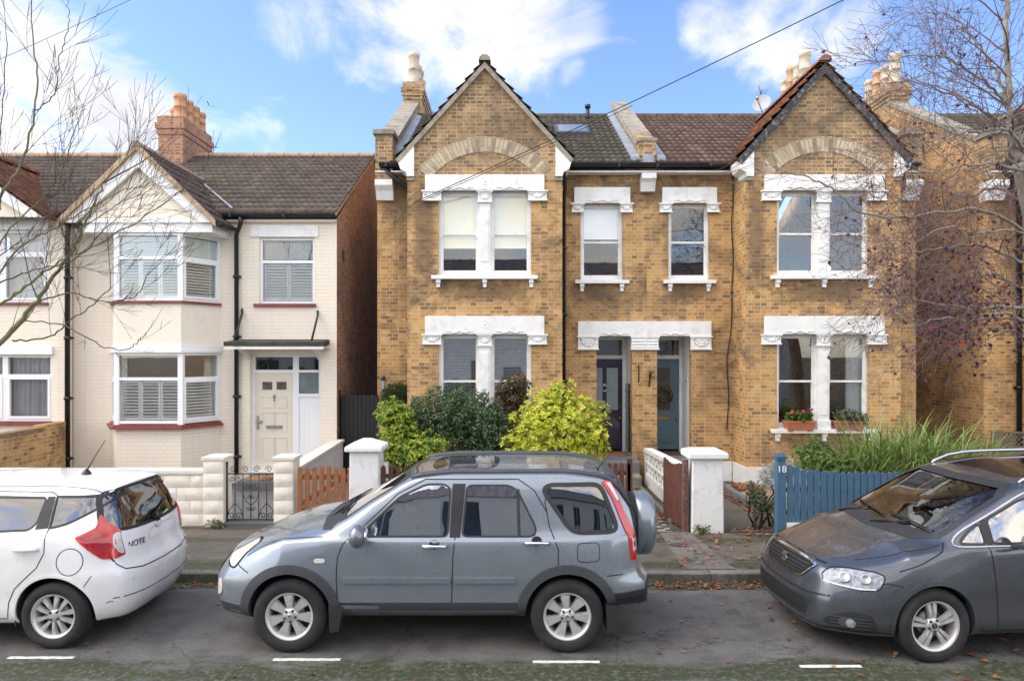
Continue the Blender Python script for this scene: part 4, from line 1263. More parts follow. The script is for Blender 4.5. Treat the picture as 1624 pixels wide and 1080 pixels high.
# a row of plain houses across the street: seen in the photograph only as reflections in panes and paint
def far_terrace(x, label):
    root = empty('terraced_house', (x, -8.0, 0), label, 'house', 'terraced houses across the street')
    F = Frame((x, -8.0), (1, 0), (0, 1))
    mb = MB()
    holes = [(-2.2, -.9, 1.0, 2.5), (.9, 2.0, 1.0, 2.5), (-2.2, -.9, 3.6, 4.8), (.9, 2.0, 3.6, 4.8)]
    F.wall(mb, -2.9, 2.9, 0, 5.4, holes, .12)
    for s in (-1, 1): Frame((x + 2.9 * s, -8.0), (0, -1), (s, 0)).wall(mb, 0, 7, 0, 5.4)
    mb.build('wall', plain('far_render', (.90, .83, .70), .9, .05, 2), root)
    for h in holes:
        w = MB(); F.box(w, h[0], h[1], -.16, -.08, h[2], h[3]); o = w.build('window', UPVC, root)
        g = MB()
        for a, b in ((h[0] + .07, (h[0] + h[1]) / 2 - .03), ((h[0] + h[1]) / 2 + .03, h[1] - .07)): F.quad(g, a, b, h[2] + .07, h[3] - .07, -.075)
        g.build('pane', plain('far_pane', (.05, .06, .07), .1, .2, 2), o)
    d = MB(); F.box(d, -.45, .45, -.1, .03, .1, 2.1); d.build('door', GREY_TEAL, root)
    mb = MB(); tile_roof(mb, (x + 2.9, -7.8, 5.4), (-1, 0, 0), (0, -1, .75), 5.8, 4.6, .3, .3, seg=4); rf = mb.build('roof', plain('pale_slate', (.34, .32, .31), .6, .15, 3), root)
    mb = MB(); mb.poly([(x - 2.9, -11.48, 8.15), (x + 2.9, -11.48, 8.15), (x + 2.9, -15, 5.4), (x - 2.9, -15, 5.4)]); mb.build('rear_slope', TILE_C, rf)
    return root


t0 = far_terrace(-11.6, 'cream terraced house across the street, mirrored in the windows opposite')
for k in range(1, 5):
    c = copy_tree(t0); c.location.x += 5.8 * k

# ================================================================== STRUCTURE: ground, road, pavement
def sheet(name, pts, z, mat, label=None):
    mb = MB(); mb.poly([(x, y, z) for x, y in pts])
    return tag(mb.build(name, mat), label, None, None, 'structure')


def asphalt(name, base, moss=.0, wet=.3, moss_y=None):
    t = NT(name)
    o = t.obj()
    fine = t.noise(75, 5, .8)
    mid = t.noise(3.0, 8, .65)
    c = t.ramp(fine, [(.34, tuple(x * .35 for x in base)), (.52, base), (.70, tuple(x * 2.1 for x in base))])
    c = t.mix(t.ramp(mid, [(.46, 0), (.60, .55)]), c, tuple(x * .45 for x in base))
    vk = t.n('ShaderNodeTexVoronoi', feature='DISTANCE_TO_EDGE'); t.set(vk, Scale=.55); t.l(t.n('ShaderNodeVectorMath', operation='ADD').outputs[0], vk.inputs['Vector'])
    wv = vk.inputs['Vector'].links[0].from_node; nzz = t.n('ShaderNodeTexNoise'); t.set(nzz, Scale=2.2, Detail=6); t.l(o, nzz.inputs['Vector']); t.l(o, wv.inputs[0]); t.l(nzz.outputs['Color'], wv.inputs[1])
    c = t.mix(t.ramp(vk.outputs['Distance'], [(0, .75), (.012, 0)]), c, tuple(x * .3 for x in base))
    pale = t.ramp(t.noise(1.1, 7, .6, dist=.4), [(.5, 0), (.7, .45)])
    c = t.mix(pale, c, tuple(x * 1.7 for x in base))
    rough = t.ramp(mid, [(.4, .85), (.65, .55)])
    if moss:
        mp = t.n('ShaderNodeMapping'); t.l(o, mp.inputs[0]); mp.inputs['Scale'].default_value = (.55, 1.5, 1)
        m = t.noise(1.6, 10, .72, vec=mp.outputs[0])
        if moss_y:
            sp = t.n('ShaderNodeSeparateXYZ'); t.l(o, sp.inputs[0])
            acc = None
            for (y, w) in moss_y:
                d = t.math('SUBTRACT', 1.0, t.math('DIVIDE', t.math('ABSOLUTE', t.math('SUBTRACT', sp.outputs['Y'], y)), w))
                d = t.math('MAXIMUM', d, 0.0)
                acc = d if acc is None else t.math('MAXIMUM', acc, d)
            m = t.math('ADD', t.math('MULTIPLY', m, .75), t.math('MULTIPLY', acc, .34))
        mm = t.ramp(m, [(.53, 0), (.62, moss)])
        mm = t.mix(1.0, mm, t.ramp(t.noise(17, 8, .8), [(.40, 0), (.50, 1)]), 'MULTIPLY')
        c = t.mix(mm, c, (.028, .038, .010))
    n = t.bump(t.math('ADD', fine, t.math('MULTIPLY', mid, .6)), .55, .012)
    MATS[name] = t.pbsdf(c, rough, n)
    return MATS[name]


ROAD_M = asphalt('worn_asphalt', (.118, .114, .108), 1.0, .3, [(6.0, .55), (5.0, .6), (8.25, .25)])
PAVE_M = asphalt('mossy_pavement', (.105, .09, .07), .95, .3, [(8.75, .35), (9.9, .4)])
SLAB_M = asphalt('grey_paving', (.145, .132, .118), .35, .3, [(9.0, .5)])
KERB_Y = 8.36
sheet('ground', [(-400, -400), (400, -400), (400, 400), (-400, 400)], -.012, plain('earth', (.10, .085, .06), .95, .3, 2, .5, 30))
sheet('road', [(-60, -.6), (60, -.6), (60, KERB_Y + .02), (-60, KERB_Y + .02)], 0.0, ROAD_M)
sheet('opposite_pavement', [(-60, -6), (60, -6), (60, -.6), (-60, -.6)], .1, PAVE_M)
mb = MB(); rnd = random.Random(3)
x = -30.0
while x < 30:
    L = .9 + rnd.random() * .1
    e = rnd.uniform(-.006, .006)
    mb.box(x, x + L - .008, KERB_Y + e, KERB_Y + .14 + e, -.02, .112 + rnd.uniform(-.004, .004)); x += L
kb = mb.build('kerb', asphalt('granite_kerb', (.17, .16, .145), .6, .3, [(8.3, .2)]), bevel=.015); tag(kb, None, None, None, 'structure')
sheet('pavement', [(-60, KERB_Y + .13), (60, KERB_Y + .13), (60, 10.5), (-60, 10.5)], .108, PAVE_M)
sheet('forecourt', [(-60, 10.5), (60, 10.5), (60, 24), (-60, 24)], .112, plain('garden_soil', (.075, .06, .042), .95, .4, 3, .8, 25, ((.06, .075, .025), 2, .6)))
# crossover of older slabs in front of the tall white pier
zs = .113
sheet('paving_slabs', [(MX(1046, 10.3), 10.3), (MX(1094, 10.3), 10.3), (MX(1166, 8.55), 8.55), (MX(1084, 8.55), 8.55)], zs, SLAB_M)
sheet('paving_strip', [(MX(1166, 8.9), 8.93), (3.6, 8.93), (3.6, 9.15), (MX(1160, 9.1), 9.15)], zs, SLAB_M)
sheet('paving_strip', [(-5.6, 8.93), (-1.6, 8.93), (-1.6, 9.2), (-5.6, 9.2)], zs, SLAB_M)
# covers let into the slabs
for (px, py, rx, ry) in ((1076, 864, .14, .1), (1092, 887, .05, .04), (1104, 884, .035, .03)):
    D = (CAM_H - zs) * FPX / (py - 560)
    mb = MB(); cx = MX(px, D); mb.poly([(cx + rx * math.cos(a * .524), D + ry * math.sin(a * .524), zs + .004) for a in range(12)])
    tag(mb.build('access_cover', plain('iron_cover', (.05, .05, .05), .7, .3, 20, .4)), 'small round iron cover let into the paving slabs' if px != 1076 else 'large oval iron cover in the paving slabs by the white pier', 'cover', 'covers in the paving slabs')
# painted dashes
for (p0, p1, y) in ((12, 117, 1043), (433, 540, 1046), (845, 951, 1049.5), (1268, 1366, 1056.5)):
    D = CAM_H * FPX / (y - 560)
    mb = MB(); n = 14; x0, x1 = MX(p0, D), MX(p1, D); rr = random.Random(p0)
    top = [(x0 + (x1 - x0) * i / n, D + .026 + rr.uniform(-.004, .004), .004) for i in range(n + 1)]
    bot = [(x0 + (x1 - x0) * i / n, D - .026 + rr.uniform(-.004, .004), .004) for i in range(n + 1)]
    mb.poly(bot + top[::-1])
    tag(mb.build('road_marking', plain('worn_road_paint', (.62, .62, .58), .8, .1, 6, .3, 60, ((.08, .08, .08), 30, .8))), None, None, 'white parking bay dashes', 'structure')
# paths and front garden floors
PATH = plain('garden_path', (.11, .095, .075), .9, .3, 3, .5, 40, ((.05, .055, .025), 3, .6))
sheet('path', [(3.05, 10.3), (4.12, 10.3), (4.05, 14.4), (3.1, 14.4)], .118, PATH)
t = NT('tiled_path')
ck = t.n('ShaderNodeTexChecker'); t.set(ck, Scale=9.0); t.l(t.obj(), ck.inputs['Vector'])
c = t.mix(ck.outputs['Fac'], (.32, .29, .24), (.05, .05, .05))
c = t.mix(t.ramp(t.noise(5, 6), [(.45, 0), (.7, .8)]), c, (.07, .06, .045))
TPATH = t.pbsdf(c, .7)
sheet('tiled_path', [(1.75, 10.3), (2.42, 10.3), (2.45, 14.4), (1.7, 14.4)], .118, TPATH)
sheet('grey_path', [(MX(352, 10.7), 10.7), (MX(437, 10.7), 10.7), (-3.65, 14.1), (MX(372, 14.1), 14.1)], .12, plain('slate_path', (.12, .125, .13), .55, .15, 2, .15))
sheet('side_path', [(-3.6, 10.4), (-2.2, 10.4), (-2.85, 14.3), (-3.62, 14.3)], .121, plain('pale_concrete', (.30, .275, .24), .9, .15, 3, .3))

# ================================================================== FRONT GARDENS: piers, walls, gates, fences
WOOD_O = plain('orange_stained_wood', (.30, .115, .045), .65, .25, 9, .3, 50, ((.16, .06, .03), 8, .6))
WOOD_D = plain('dark_red_brown_wood', (.105, .038, .025), .65, .3, 9, .3, 50, ((.05, .03, .025), 8, .6))
WOOD_B = plain('blue_painted_wood', (.055, .13, .215), .6, .12, 7, .3, 50, ((.10, .16, .2), 6, .5))
WOOD_K = plain('black_painted_wood', (.012, .012, .013), .6, .3, 8, .3, 40)
STONE_C = plain('cream_rock_face', (.80, .74, .64), .9, .05, 4, .7, 14, ((.42, .38, .3), 5, .3))
GZ = .105


def stone_pier(x0, x1, y0, y1, z1, label):
    root = empty('gate_pier', ((x0 + x1) / 2, y0, GZ), label, 'gate pier')
    n = 5; h = (z1 - .06 - .1) / n
    mb = MB(); rr = random.Random(int(x0 * 100))
    for k in range(n):     # rock-faced blocks
        zc0, zc1 = .1 + k * h + .002, .1 + (k + 1) * h - .002
        nx, nz = 5, 3
        V = []
        for iz in range(nz + 1):
            for ix in range(nx + 1):
                ed = ix in (0, nx) or iz in (0, nz)
                V.append((x0 + (x1 - x0) * ix / nx, y0 - (0 if ed else .012 + rr.random() * .022), zc0 + (zc1 - zc0) * iz / nz))
        mb.add(V, [(iz * (nx + 1) + ix, iz * (nx + 1) + ix + 1, (iz + 1) * (nx + 1) + ix + 1, (iz + 1) * (nx + 1) + ix) for iz in range(nz) for ix in range(nx)], True)
        V = []
        for sx in (x0, x1):
            mb.poly([(sx, y0, zc0), (sx, y1, zc0), (sx, y1, zc1), (sx, y0, zc1)])
        mb.poly([(x0, y1, zc0), (x1, y1, zc0), (x1, y1, zc1), (x0, y1, zc1)])
    mb.box(x0 + .006, x1 - .006, y0 + .006, y1 - .006, .1, z1 - .06)
    mb.build('pier', STONE_C, root)
    mb = MB(); e = .025
    mb.hexa([(x0 - e, y0 - e, z1 - .06), (x1 + e, y0 - e, z1 - .06), (x1 + e, y1 + e, z1 - .06), (x0 - e, y1 + e, z1 - .06)], [(x0 - e, y0 - e, z1 - .02), (x1 + e, y0 - e, z1 - .02), (x1 + e, y1 + e, z1 - .02), (x0 - e, y1 + e, z1 - .02)])
    mb.hexa([(x0 - e, y0 - e, z1 - .02), (x1 + e, y0 - e, z1 - .02), (x1 + e, y1 + e, z1 - .02), (x0 - e, y1 + e, z1 - .02)], [(x0 + .05, y0 + .05, z1), (x1 - .05, y0 + .05, z1), (x1 - .05, y1 - .05, z1), (x0 + .05, y1 - .05, z1)])
    mb.build('cap', plain('cream_cap', (.72, .68, .60), .85, .05, 5, .3, 40, ((.4, .37, .3), 5, .4)), root)
    return root


DP = 10.62
stone_pier(MX(322, DP), MX(354, DP), DP, DP + .33, 1.21, 'cream rock-faced gate pier left of the wrought iron gate')
stone_pier(MX(434, DP), MX(465, DP), DP, DP + .33, 1.21, 'cream rock-faced gate pier between iron gate and wooden gate')
# low cream front wall running left behind the white car
root = empty('front_wall', (MX(280, DP), DP + .05, GZ), 'low cream rock-faced garden wall with a smooth coping, left of the gate piers', 'garden wall')
mb = MB(); rr = random.Random(11)
xa, xb = -8.6, MX(321, DP)
n = int((xb - xa) / .42)
for r in range(4):
    for k in range(n + 1):
        a = max(xa, xa + (k - .5 * (r % 2)) * .42); b = min(xb, xa + (k + 1 - .5 * (r % 2)) * .42)
        if b - a < .05: continue
        z0, z1 = .1 + r * .205, .1 + r * .205 + .198
        V = []
        for iz in range(4):
            for ix in range(6):
                ed = ix in (0, 5) or iz in (0, 3)
                V.append((a + .004 + (b - a - .008) * ix / 5, DP + .05 - (0 if ed else .012 + rr.random() * .022), z0 + (z1 - z0) * iz / 3))
        mb.add(V, [(iz * 6 + ix, iz * 6 + ix + 1, (iz + 1) * 6 + ix + 1, (iz + 1) * 6 + ix) for iz in range(3) for ix in range(5)], True)
mb.box(xa, xb, DP + .055, DP + .26, .1, .92)
mb.build('wall', STONE_C, root)
mb = MB(); mb.box(xa, xb + .0, DP + .02, DP + .29, .92, .985); mb.build('coping', MATS['cream_cap'], root, bevel=.01)


def scroll(c, r, turns, a0, sgn, ax, az, steps=26):
    """spiral in the plane of the gate"""
    return [c + ax * (math.cos(a0 + sgn * turns * 6.283 * t) * r * (1 - .82 * t)) + az * (math.sin(a0 + sgn * turns * 6.283 * t) * r * (1 - .82 * t)) for t in [k / steps for k in range(steps + 1)]]


x0, x1, yg = MX(356, DP), MX(432, DP), DP + .1
root = empty('iron_gate', ((x0 + x1) / 2, yg, GZ), 'black wrought iron garden gate with scrolls between two cream piers', 'gate')
zb, zt = .20, .98
X_, Z_ = Vector((1, 0, 0)), Vector((0, 0, 1))
mb = MB()
for x in (x0, x1): mb.tube([(x, yg, .14), (x, yg, zt + .10)], .014, 6); mb.ball((x, yg, zt + .11), .02, 8, 6)
for z in (zb, zt - .06): mb.tube([(x0, yg, z), (x1, yg, z)], .010, 6)
mb.build('gate_frame', BLACK, root)
mb = MB()
W = x1 - x0
for k in range(1, 6):
    x = x0 + W * k / 6
    mb.tube([(x, yg, zb), (x, yg, zt - .06)], .0075, 5)
mb.build('upright_bars', BLACK, root)
for k in range(3):
    mb = MB(); cx = x0 + W * (k * 2 + 1) / 6
    for sg in (-1, 1):
        if k == 1:
            c = Vector((cx + sg * .055, yg, .72)); mb.tube(scroll(c, .055, 1.2, math.pi / 2 * (1 - sg), -sg, X_, Z_), .006, 4)
            mb.tube([c + X_ * sg * .055, c + X_ * sg * .075 - Z_ * .10, c + X_ * sg * .03 - Z_ * .22, Vector((cx, yg, .42))], .006, 4)
            c = Vector((cx + sg * .035, yg, .36)); mb.tube(scroll(c, .035, 1.1, math.pi / 2 * (1 - sg), sg, X_, Z_), .006, 4)
            c = Vector((cx + sg * .035, yg, .56)); mb.tube(scroll(c, .035, 1.1, math.pi / 2 * (1 - sg), -sg, X_, Z_), .006, 4)
        else:
            c = Vector((cx + sg * .06, yg, .26)); mb.tube(scroll(c, .055, 1.2, math.pi / 2 * (1 - sg), sg, X_, Z_), .006, 4)
            mb.tube([c + X_ * sg * .055, c + X_ * (sg * .03) + Z_ * .10, Vector((cx, yg, .46)), Vector((cx, yg, .52))], .006, 4)
            c = Vector((cx + sg * .05, yg, .84)); mb.tube(scroll(c, .045, 1.2, math.pi / 2 * (1 - sg), -sg, X_, Z_), .006, 4)
    mb.build('scrollwork', BLACK, root)
mb = MB()
for k in range(4):
    c = Vector((x0 + W * (k + .5) / 4, yg, zt + .01)); sg = -1 if k % 2 else 1
    mb.tube(scroll(c, .055, 1.4, 0 if sg > 0 else math.pi, sg, X_, Z_), .0055, 4)
mb.build('cresting', BLACK, root)
mb = MB(); mb.box(MX(350, DP), MX(437, DP), DP - .02, DP + .3, .09, .17); st = tag(mb.build('gate_step', plain('slate_step', (.11, .115, .12), .6, .15, 4, .2), origin=(MX(393, DP), DP, .1)), 'dark slate step under the iron gate', 'step')

# step and mat at the cream house door
mb = MB(); a, b = MX(372, 13.2), MX(435, 13.2)
mb.box(a, MX(505, 13.9), 13.3, 14.19, .1, .30)
tag(mb.build('door_step', plain('slate_step', None), origin=((a + b) / 2, 13.3, .1)), 'dark slate step below the pale panelled front door', 'step')


def doormat(name, label, x0, x1, y0, y1, z, mat):
    mb = MB(); mb.box(x0, x1, y0, y1, z, z + .022)
    return tag(mb.build(name, mat, origin=((x0 + x1) / 2, y0, z), bevel=.006), label, 'doormat')


COIR = plain('coir', (.30, .16, .07), .95, .25, 40, .6, 120)
doormat('doormat', 'brown coir doormat in front of the cream panelled door', MX(396, 13.7), MX(432, 13.7), 13.45, 13.95, .30, COIR)
doormat('doormat', 'brown coir doormat at the dark purple door', 1.86, 2.44, 14.6, 15.1, .62, COIR)
doormat('doormat', 'dark brown doormat at the grey-teal door', 3.14, 3.74, 14.6, 15.1, .62, plain('dark_coir', (.10, .05, .035), .95, .25, 40, .6, 120))

# sloping white dividing wall beside the cream house steps
root = empty('dividing_wall', (-3.62, 12.4, GZ), 'white rendered dividing wall sloping down from the cream house to the stone pier', 'garden wall')
ya, yb = DP + .34, 14.15
za, zb_ = MZ(744, DP + .35), MZ(697, 14.1)
mb = MB(); xs = (-3.68, -3.50)
mb.hexa([(xs[0], ya, .08), (xs[1], ya, .08), (xs[1], yb, .08), (xs[0], yb, .08)], [(xs[0], ya, za - .05), (xs[1], ya, za - .05), (xs[1], yb, zb_ - .05), (xs[0], yb, zb_ - .05)])
mb.build('wall', plain('pale_grey_render', (.60, .61, .62), .85, .05, 3, .3, 40, ((.35, .33, .3), 4, .4)), root)
mb = MB(); mb.hexa([(xs[0] - .03, ya, za - .05), (xs[1] + .03, ya, za - .05), (xs[1] + .03, yb, zb_ - .05), (xs[0] - .03, yb, zb_ - .05)], [(xs[0] - .03, ya, za), (xs[1] + .03, ya, za), (xs[1] + .03, yb, zb_), (xs[0] - .03, yb, zb_)])
mb.build('coping', MATS['cream_cap'], root)


def picket(mb, F, u, w, z0, z1, wd, th=.02, top='point'):
    if top == 'point':
        pts = [(u - wd / 2, z0), (u + wd / 2, z0), (u + wd / 2, z1 - wd * .45), (u + wd * .12, z1), (u - wd * .12, z1), (u - wd / 2, z1 - wd * .45)]
    else:
        pts = [(u - wd / 2, z0), (u + wd / 2, z0)] + [(u + wd / 2 * math.cos(a * .5236), z1 - wd / 2 + wd / 2 * math.sin(a * .5236)) for a in range(7)]
    f = [F.p(a, w, z) for a, z in pts]; b = [F.p(a, w - th, z) for a, z in pts]
    mb.hexa(b, f)


# orange stained picket gate to the side path
Dg = 10.55
x0, x1 = MX(471, Dg), MX(549, Dg)
F = Frame((x0, Dg), (1, 0), (0, -1)); W = x1 - x0
root = empty('picket_gate', (x0 + W / 2, Dg, GZ), 'orange-brown stained picket gate with a diagonal brace, left of the white pier', 'gate')
zt = MZ(740, Dg)
for k in range(7):
    mb = MB(); picket(mb, F, W * (.06 + .88 * k / 6), .0, .18, zt - .02 * math.sin(k * 1.3), .072, .02, 'round'); mb.build('picket', WOOD_O, root, fixn=True)
mb = MB()
for z in (.34, zt - .20): F.box(mb, 0, W, -.06, -.021, z, z + .07)
mb.build('rail', WOOD_O, root)
mb = MB(); mb.prism([F.p(.03, -.022, .42), F.p(W - .05, -.022, zt - .22), F.p(W - .05, -.022, zt - .13), F.p(.03, -.022, .50)], (0, .03, 0)); mb.build('brace', WOOD_O, root, fixn=True)
mb = MB(); F.box(mb, W + .02, W + .06, -.05, .01, .1, zt - .02); mb.build('gate_post', WOOD_O, root)


def white_pier(x0, x1, y0, y1, z1, label, cap='pyramid'):
    root = empty('gate_pier', ((x0 + x1) / 2, y0, GZ), label, 'gate pier')
    mb = MB(); n = 6; rr = random.Random(5)
    mb.hexa([(x0 - .012, y0 - .012, .08), (x1 + .012, y0 - .012, .08), (x1 + .012, y1, .08), (x0 - .012, y1, .08)], [(x0, y0, z1), (x1, y0, z1), (x1, y1, z1), (x0, y1, z1)])
    mb.build('pier', WHITE_R, root, bevel=.02)
    mb = MB(); e = .065
    a = [(x0 - e, y0 - e), (x1 + e, y0 - e), (x1 + e, y1 + e), (x0 - e, y1 + e)]
    t = .075 if cap == 'pyramid' else .09
    mb.hexa([(x, y, z1) for x, y in a], [(x, y, z1 + t) for x, y in a])
    i = .22 if cap == 'pyramid' else .10; h = .10 if cap == 'pyramid' else .035
    b = [(x0 + i - e, y0 + i - e), (x1 - i + e, y0 + i - e), (x1 - i + e, y1 - i + e), (x0 + i - e, y1 - i + e)]
    mb.hexa([(x, y, z1 + t) for x, y in a], [(x, y, z1 + t + h) for x, y in b])
    mb.build('cap', WHITE_R, root, bevel=.018)
    return root


white_pier(MX(554, 10.45), MX(600, 10.45), 10.45, 10.45 + .45, MZ(717, 10.4), 'white painted gate pier with pyramid cap, behind the blue-grey car bonnet')
white_pier(MX(1098, 10.28), MX(1147, 10.28), 10.28, 10.28 + .40, MZ(728, 10.25), 'white painted gate pier with flat slab cap, between the two front paths', 'flat')


def picket_run(label, x0, x1, y, z1, n, mat, posts=()):
    F = Frame((x0, y), (1, 0), (0, -1)); W = x1 - x0
    root = empty('picket_fence', (x0 + W / 2, y, GZ), label, 'fence')
    rr = random.Random(n)
    for k in range(n):
        mb = MB(); picket(mb, F, W * (k + .5) / n, 0, .14, z1 + rr.uniform(-.012, .012), .072); mb.build('picket', mat, root, fixn=True)
    mb = MB()
    for z in (.32, z1 - .2): F.box(mb, 0, W, -.055, -.021, z, z + .06)
    mb.build('rail', mat, root)
    for u in posts:
        mb = MB(); F.box(mb, u, u + .075, -.09, .0, .1, z1 + .05); mb.build('post', mat, root)
    return root


picket_run('dark red-brown picket fence behind the roof of the blue-grey car', MX(602, 10.6), MX(958, 10.6), 10.6, MZ(738, 10.6), 30, WOOD_D)
picket_run('short run of red-brown pickets by the tiled path, right of the yellow shrub', MX(961, 10.6), MX(1001, 10.6), 10.58, MZ(733, 10.6), 4, WOOD_D, (MX(995, 10.6) - MX(961, 10.6),))
# brown boarded gate standing open beside the slab-capped pier
root = empty('open_gate', (2.42, 10.45, GZ), 'dark brown boarded gate standing open against the white slab-capped pier', 'gate')
Fg = Frame((MX(1083, 10.35), 10.36), (-.16, 1.0), (-1, -.16))
for k in range(8):
    mb = MB(); picket(mb, Fg, .05 + k * .098, .0, .16, 1.10 + .03 * math.cos(k * .8), .092, .022, 'round'); mb.build('board', WOOD_D, root, fixn=True)
mb = MB()
for z in (.3, .85): Fg.box(mb, 0, .8, -.06, -.023, z, z + .07)
mb.build('rail', WOOD_D, root)
mb = MB(); mb.box(MX(1084, 10.3), MX(1092, 10.3), 10.30, 10.40, .1, 1.20); mb.build('gate_post', plain('weathered_post', (.12, .06, .045), .9, .4, 12, .5, 40, ((.3, .28, .25), 14, .7)), root)

# white pierced-block wall between the two paths
root = empty('screen_wall', (2.75, 12.2, GZ), 'white pierced screen-block wall with coping between tiled path and right path', 'garden wall')
xw0, xw1 = 2.74, 2.86
ya, yb = 11.05, 14.1
z0, zt0, zt1 = .12, MZ(739, 11.05), MZ(711, 14.0)
Fw = Frame((xw0, ya), (0, 1), (-1, 0))
mb = MB(); L = yb - ya
holes = []
nb = 10; bw = L / nb
for k in range(nb):
    for r in range(3):
        cx, cz = (k + .5) * bw, .47 + r * .23
        holes.append((cx, cz))
top = lambda u: zt0 - .08 + (zt1 - zt0) * u / L
mb.hexa([Fw.p(0, -.02, z0), Fw.p(L, -.02, z0), Fw.p(L, -.10, z0), Fw.p(0, -.10, z0)], [Fw.p(0, -.02, top(0)), Fw.p(L, -.02, top(L)), Fw.p(L, -.10, top(L)), Fw.p(0, -.10, top(0))])
for k in range(nb + 1): Fw.box(mb, min(L - .02, k * bw - .012), k * bw + .012, -.03, .004, z0, top(k * bw) - .0)
for r in range(2): Fw.box(mb, 0, L, -.03, .003, .355 + r * .23 - .012, .355 + r * .23 + .012)
Fw.box(mb, 0, L, -.03, .012, z0, .34)
mb.build('block_wall', WHITE_R, root)
mb = MB()   # dark lozenge plates stand in for the shade of each block's openings
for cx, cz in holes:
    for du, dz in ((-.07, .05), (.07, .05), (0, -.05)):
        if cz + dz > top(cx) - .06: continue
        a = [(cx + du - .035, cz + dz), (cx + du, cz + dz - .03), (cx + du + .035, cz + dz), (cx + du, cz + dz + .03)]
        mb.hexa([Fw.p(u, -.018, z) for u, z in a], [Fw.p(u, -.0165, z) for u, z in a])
mb.build('opening_shade', plain('shadow_gap', (.05, .05, .05), .9, .2, 5), root)
mb = MB(); mb.hexa([Fw.p(0, .03, top(0)), Fw.p(L, .03, top(L)), Fw.p(L, -.15, top(L)), Fw.p(0, -.15, top(0))], [Fw.p(0, .03, zt0), Fw.p(L, .03, zt1), Fw.p(L, -.15, zt1), Fw.p(0, -.15, zt0)])
mb.build('coping', WHITE_R, root)
# steps up to the purple door
root = empty('door_steps', (2.15, 13.9, GZ), 'worn grey stone steps below the dark purple door', 'steps')
GST = plain('grey_step', None)
mb = MB(); mb.box(1.72, 2.62, 13.95, YR + .02, .1, .60); mb.build('upper_step', GST, root, bevel=.02)
mb = MB(); mb.box(1.74, 2.60, 13.62, 13.96, .1, .36); mb.build('lower_step', STONE, root, bevel=.03)
root = empty('door_steps', (3.45, 13.9, GZ), 'grey stone steps below the grey-teal door', 'steps')
mb = MB(); mb.box(2.98, 3.88, 13.95, YR + .02, .1, .60); mb.build('upper_step', GST, root, bevel=.02)
mb = MB(); mb.box(3.0, 3.86, 13.62, 13.96, .1, .36); mb.build('lower_step', STONE, root, bevel=.03)

# yellow brick side wall at the far left
root = empty('dividing_wall', (-9.05, 12.5, GZ), 'yellow brick dividing wall at the left edge behind the white hatchback', 'garden wall')
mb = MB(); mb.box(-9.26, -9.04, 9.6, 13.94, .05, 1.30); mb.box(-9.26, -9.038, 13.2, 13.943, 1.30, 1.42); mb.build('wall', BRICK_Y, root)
mb = MB(); mb.box(-9.28, -9.03, 9.6, 13.2, 1.30, 1.38); mb.build('coping', plain('old_brick_coping', (.24, .15, .09), .9, .4, 8, .5, 40), root)

# black boarded gate closing the alley
Fa = Frame((MX(533, 14.4), 14.4), (1, 0), (0, -1))
root = empty('alley_gate', (-3.25, 14.4, GZ), 'tall black boarded side gate in the alley beside the cream house', 'gate')
W = MX(600, 14.4) - MX(533, 14.4); zt = MZ(627, 14.4)
mb = MB(); Fa.box(mb, .0, .085, -.05, .04, .1, zt + .12); mb.build('gate_post', WOOD_K, root)
for k in range(9):
    mb = MB(); a = .10 + (W - .10) * k / 9; b = .10 + (W - .10) * (k + 1) / 9
    Fa.box(mb, a + .004, b - .004, -.03, .0, .15, zt + (.01 if k % 2 else 0)); mb.build('board', WOOD_K, root)
mb = MB()
for z in (.4, 1.2, 1.75): Fa.box(mb, .09, W, -.07, -.031, z, z + .09)
mb.build('rail', WOOD_K, root)
mb = MB(); Fa.box(mb, .02, .07, .041, .05, 1.17, 1.28); mb.build('lock', STEEL, root)

# ------------------------------------------------------------------ blue picket fence with a numbered post
Db = 10.05
F = Frame((MX(1233, Db), Db), (1, 0), (0, -1))
root = empty('picket_fence', (MX(1320, Db), Db, GZ), 'blue painted picket fence with the number 18 on its end post', 'fence')
zp = MZ(719, Db)
mb = MB()
F.box(mb, 0, .125, -.125, .0, .1, zp - .14)
F.box(mb, .01, .115, -.115, -.01, zp - .14, zp - .115)
ptx = F.p(.0625, -.0625, 0)
mb.hexa([F.p(a, w, zp - .115) for a, w in ((.004, -.004), (.121, -.004), (.121, -.121), (.004, -.121))], [F.p(a, w, zp - .05) for a, w in ((-.01, .01), (.135, .01), (.135, -.135), (-.01, -.135))])
for i in range(3):
    for j in range(3):     # crown of small points
        a, w = .012 + i * .05, -.012 - j * .05
        mb.hexa([F.p(a - .02, w + .02, zp - .05), F.p(a + .02, w + .02, zp - .05), F.p(a + .02, w - .02, zp - .05), F.p(a - .02, w - .02, zp - .05)], [F.p(a - .004, w + .004, zp), F.p(a + .004, w + .004, zp), F.p(a + .004, w - .004, zp), F.p(a - .004, w - .004, zp)])
post = mb.build('post', WOOD_B, root)
put_text('number', '18', .14, WHITE, post, Matrix.Translation(F.p(.0625, .006, zp - .235) - root.location) @ Matrix.Rotation(R(90), 4, 'X'), .004)
n = 34; pitch = .0985
for k in range(n):
    u = .19 + k * pitch; z1 = MZ(737, Db) - .105 * (1 - math.exp(-k / 2.6)) + .01 * math.sin(k * 2.1)
    mb = MB(); picket(mb, F, u, 0, .33, z1, .084, .022, 'round'); mb.build('picket', WOOD_B, root, fixn=True)
mb = MB()
for z in (.42, .76): F.box(mb, .12, .19 + n * pitch, -.06, -.023, z, z + .07)
mb.build('rail', WOOD_B, root)
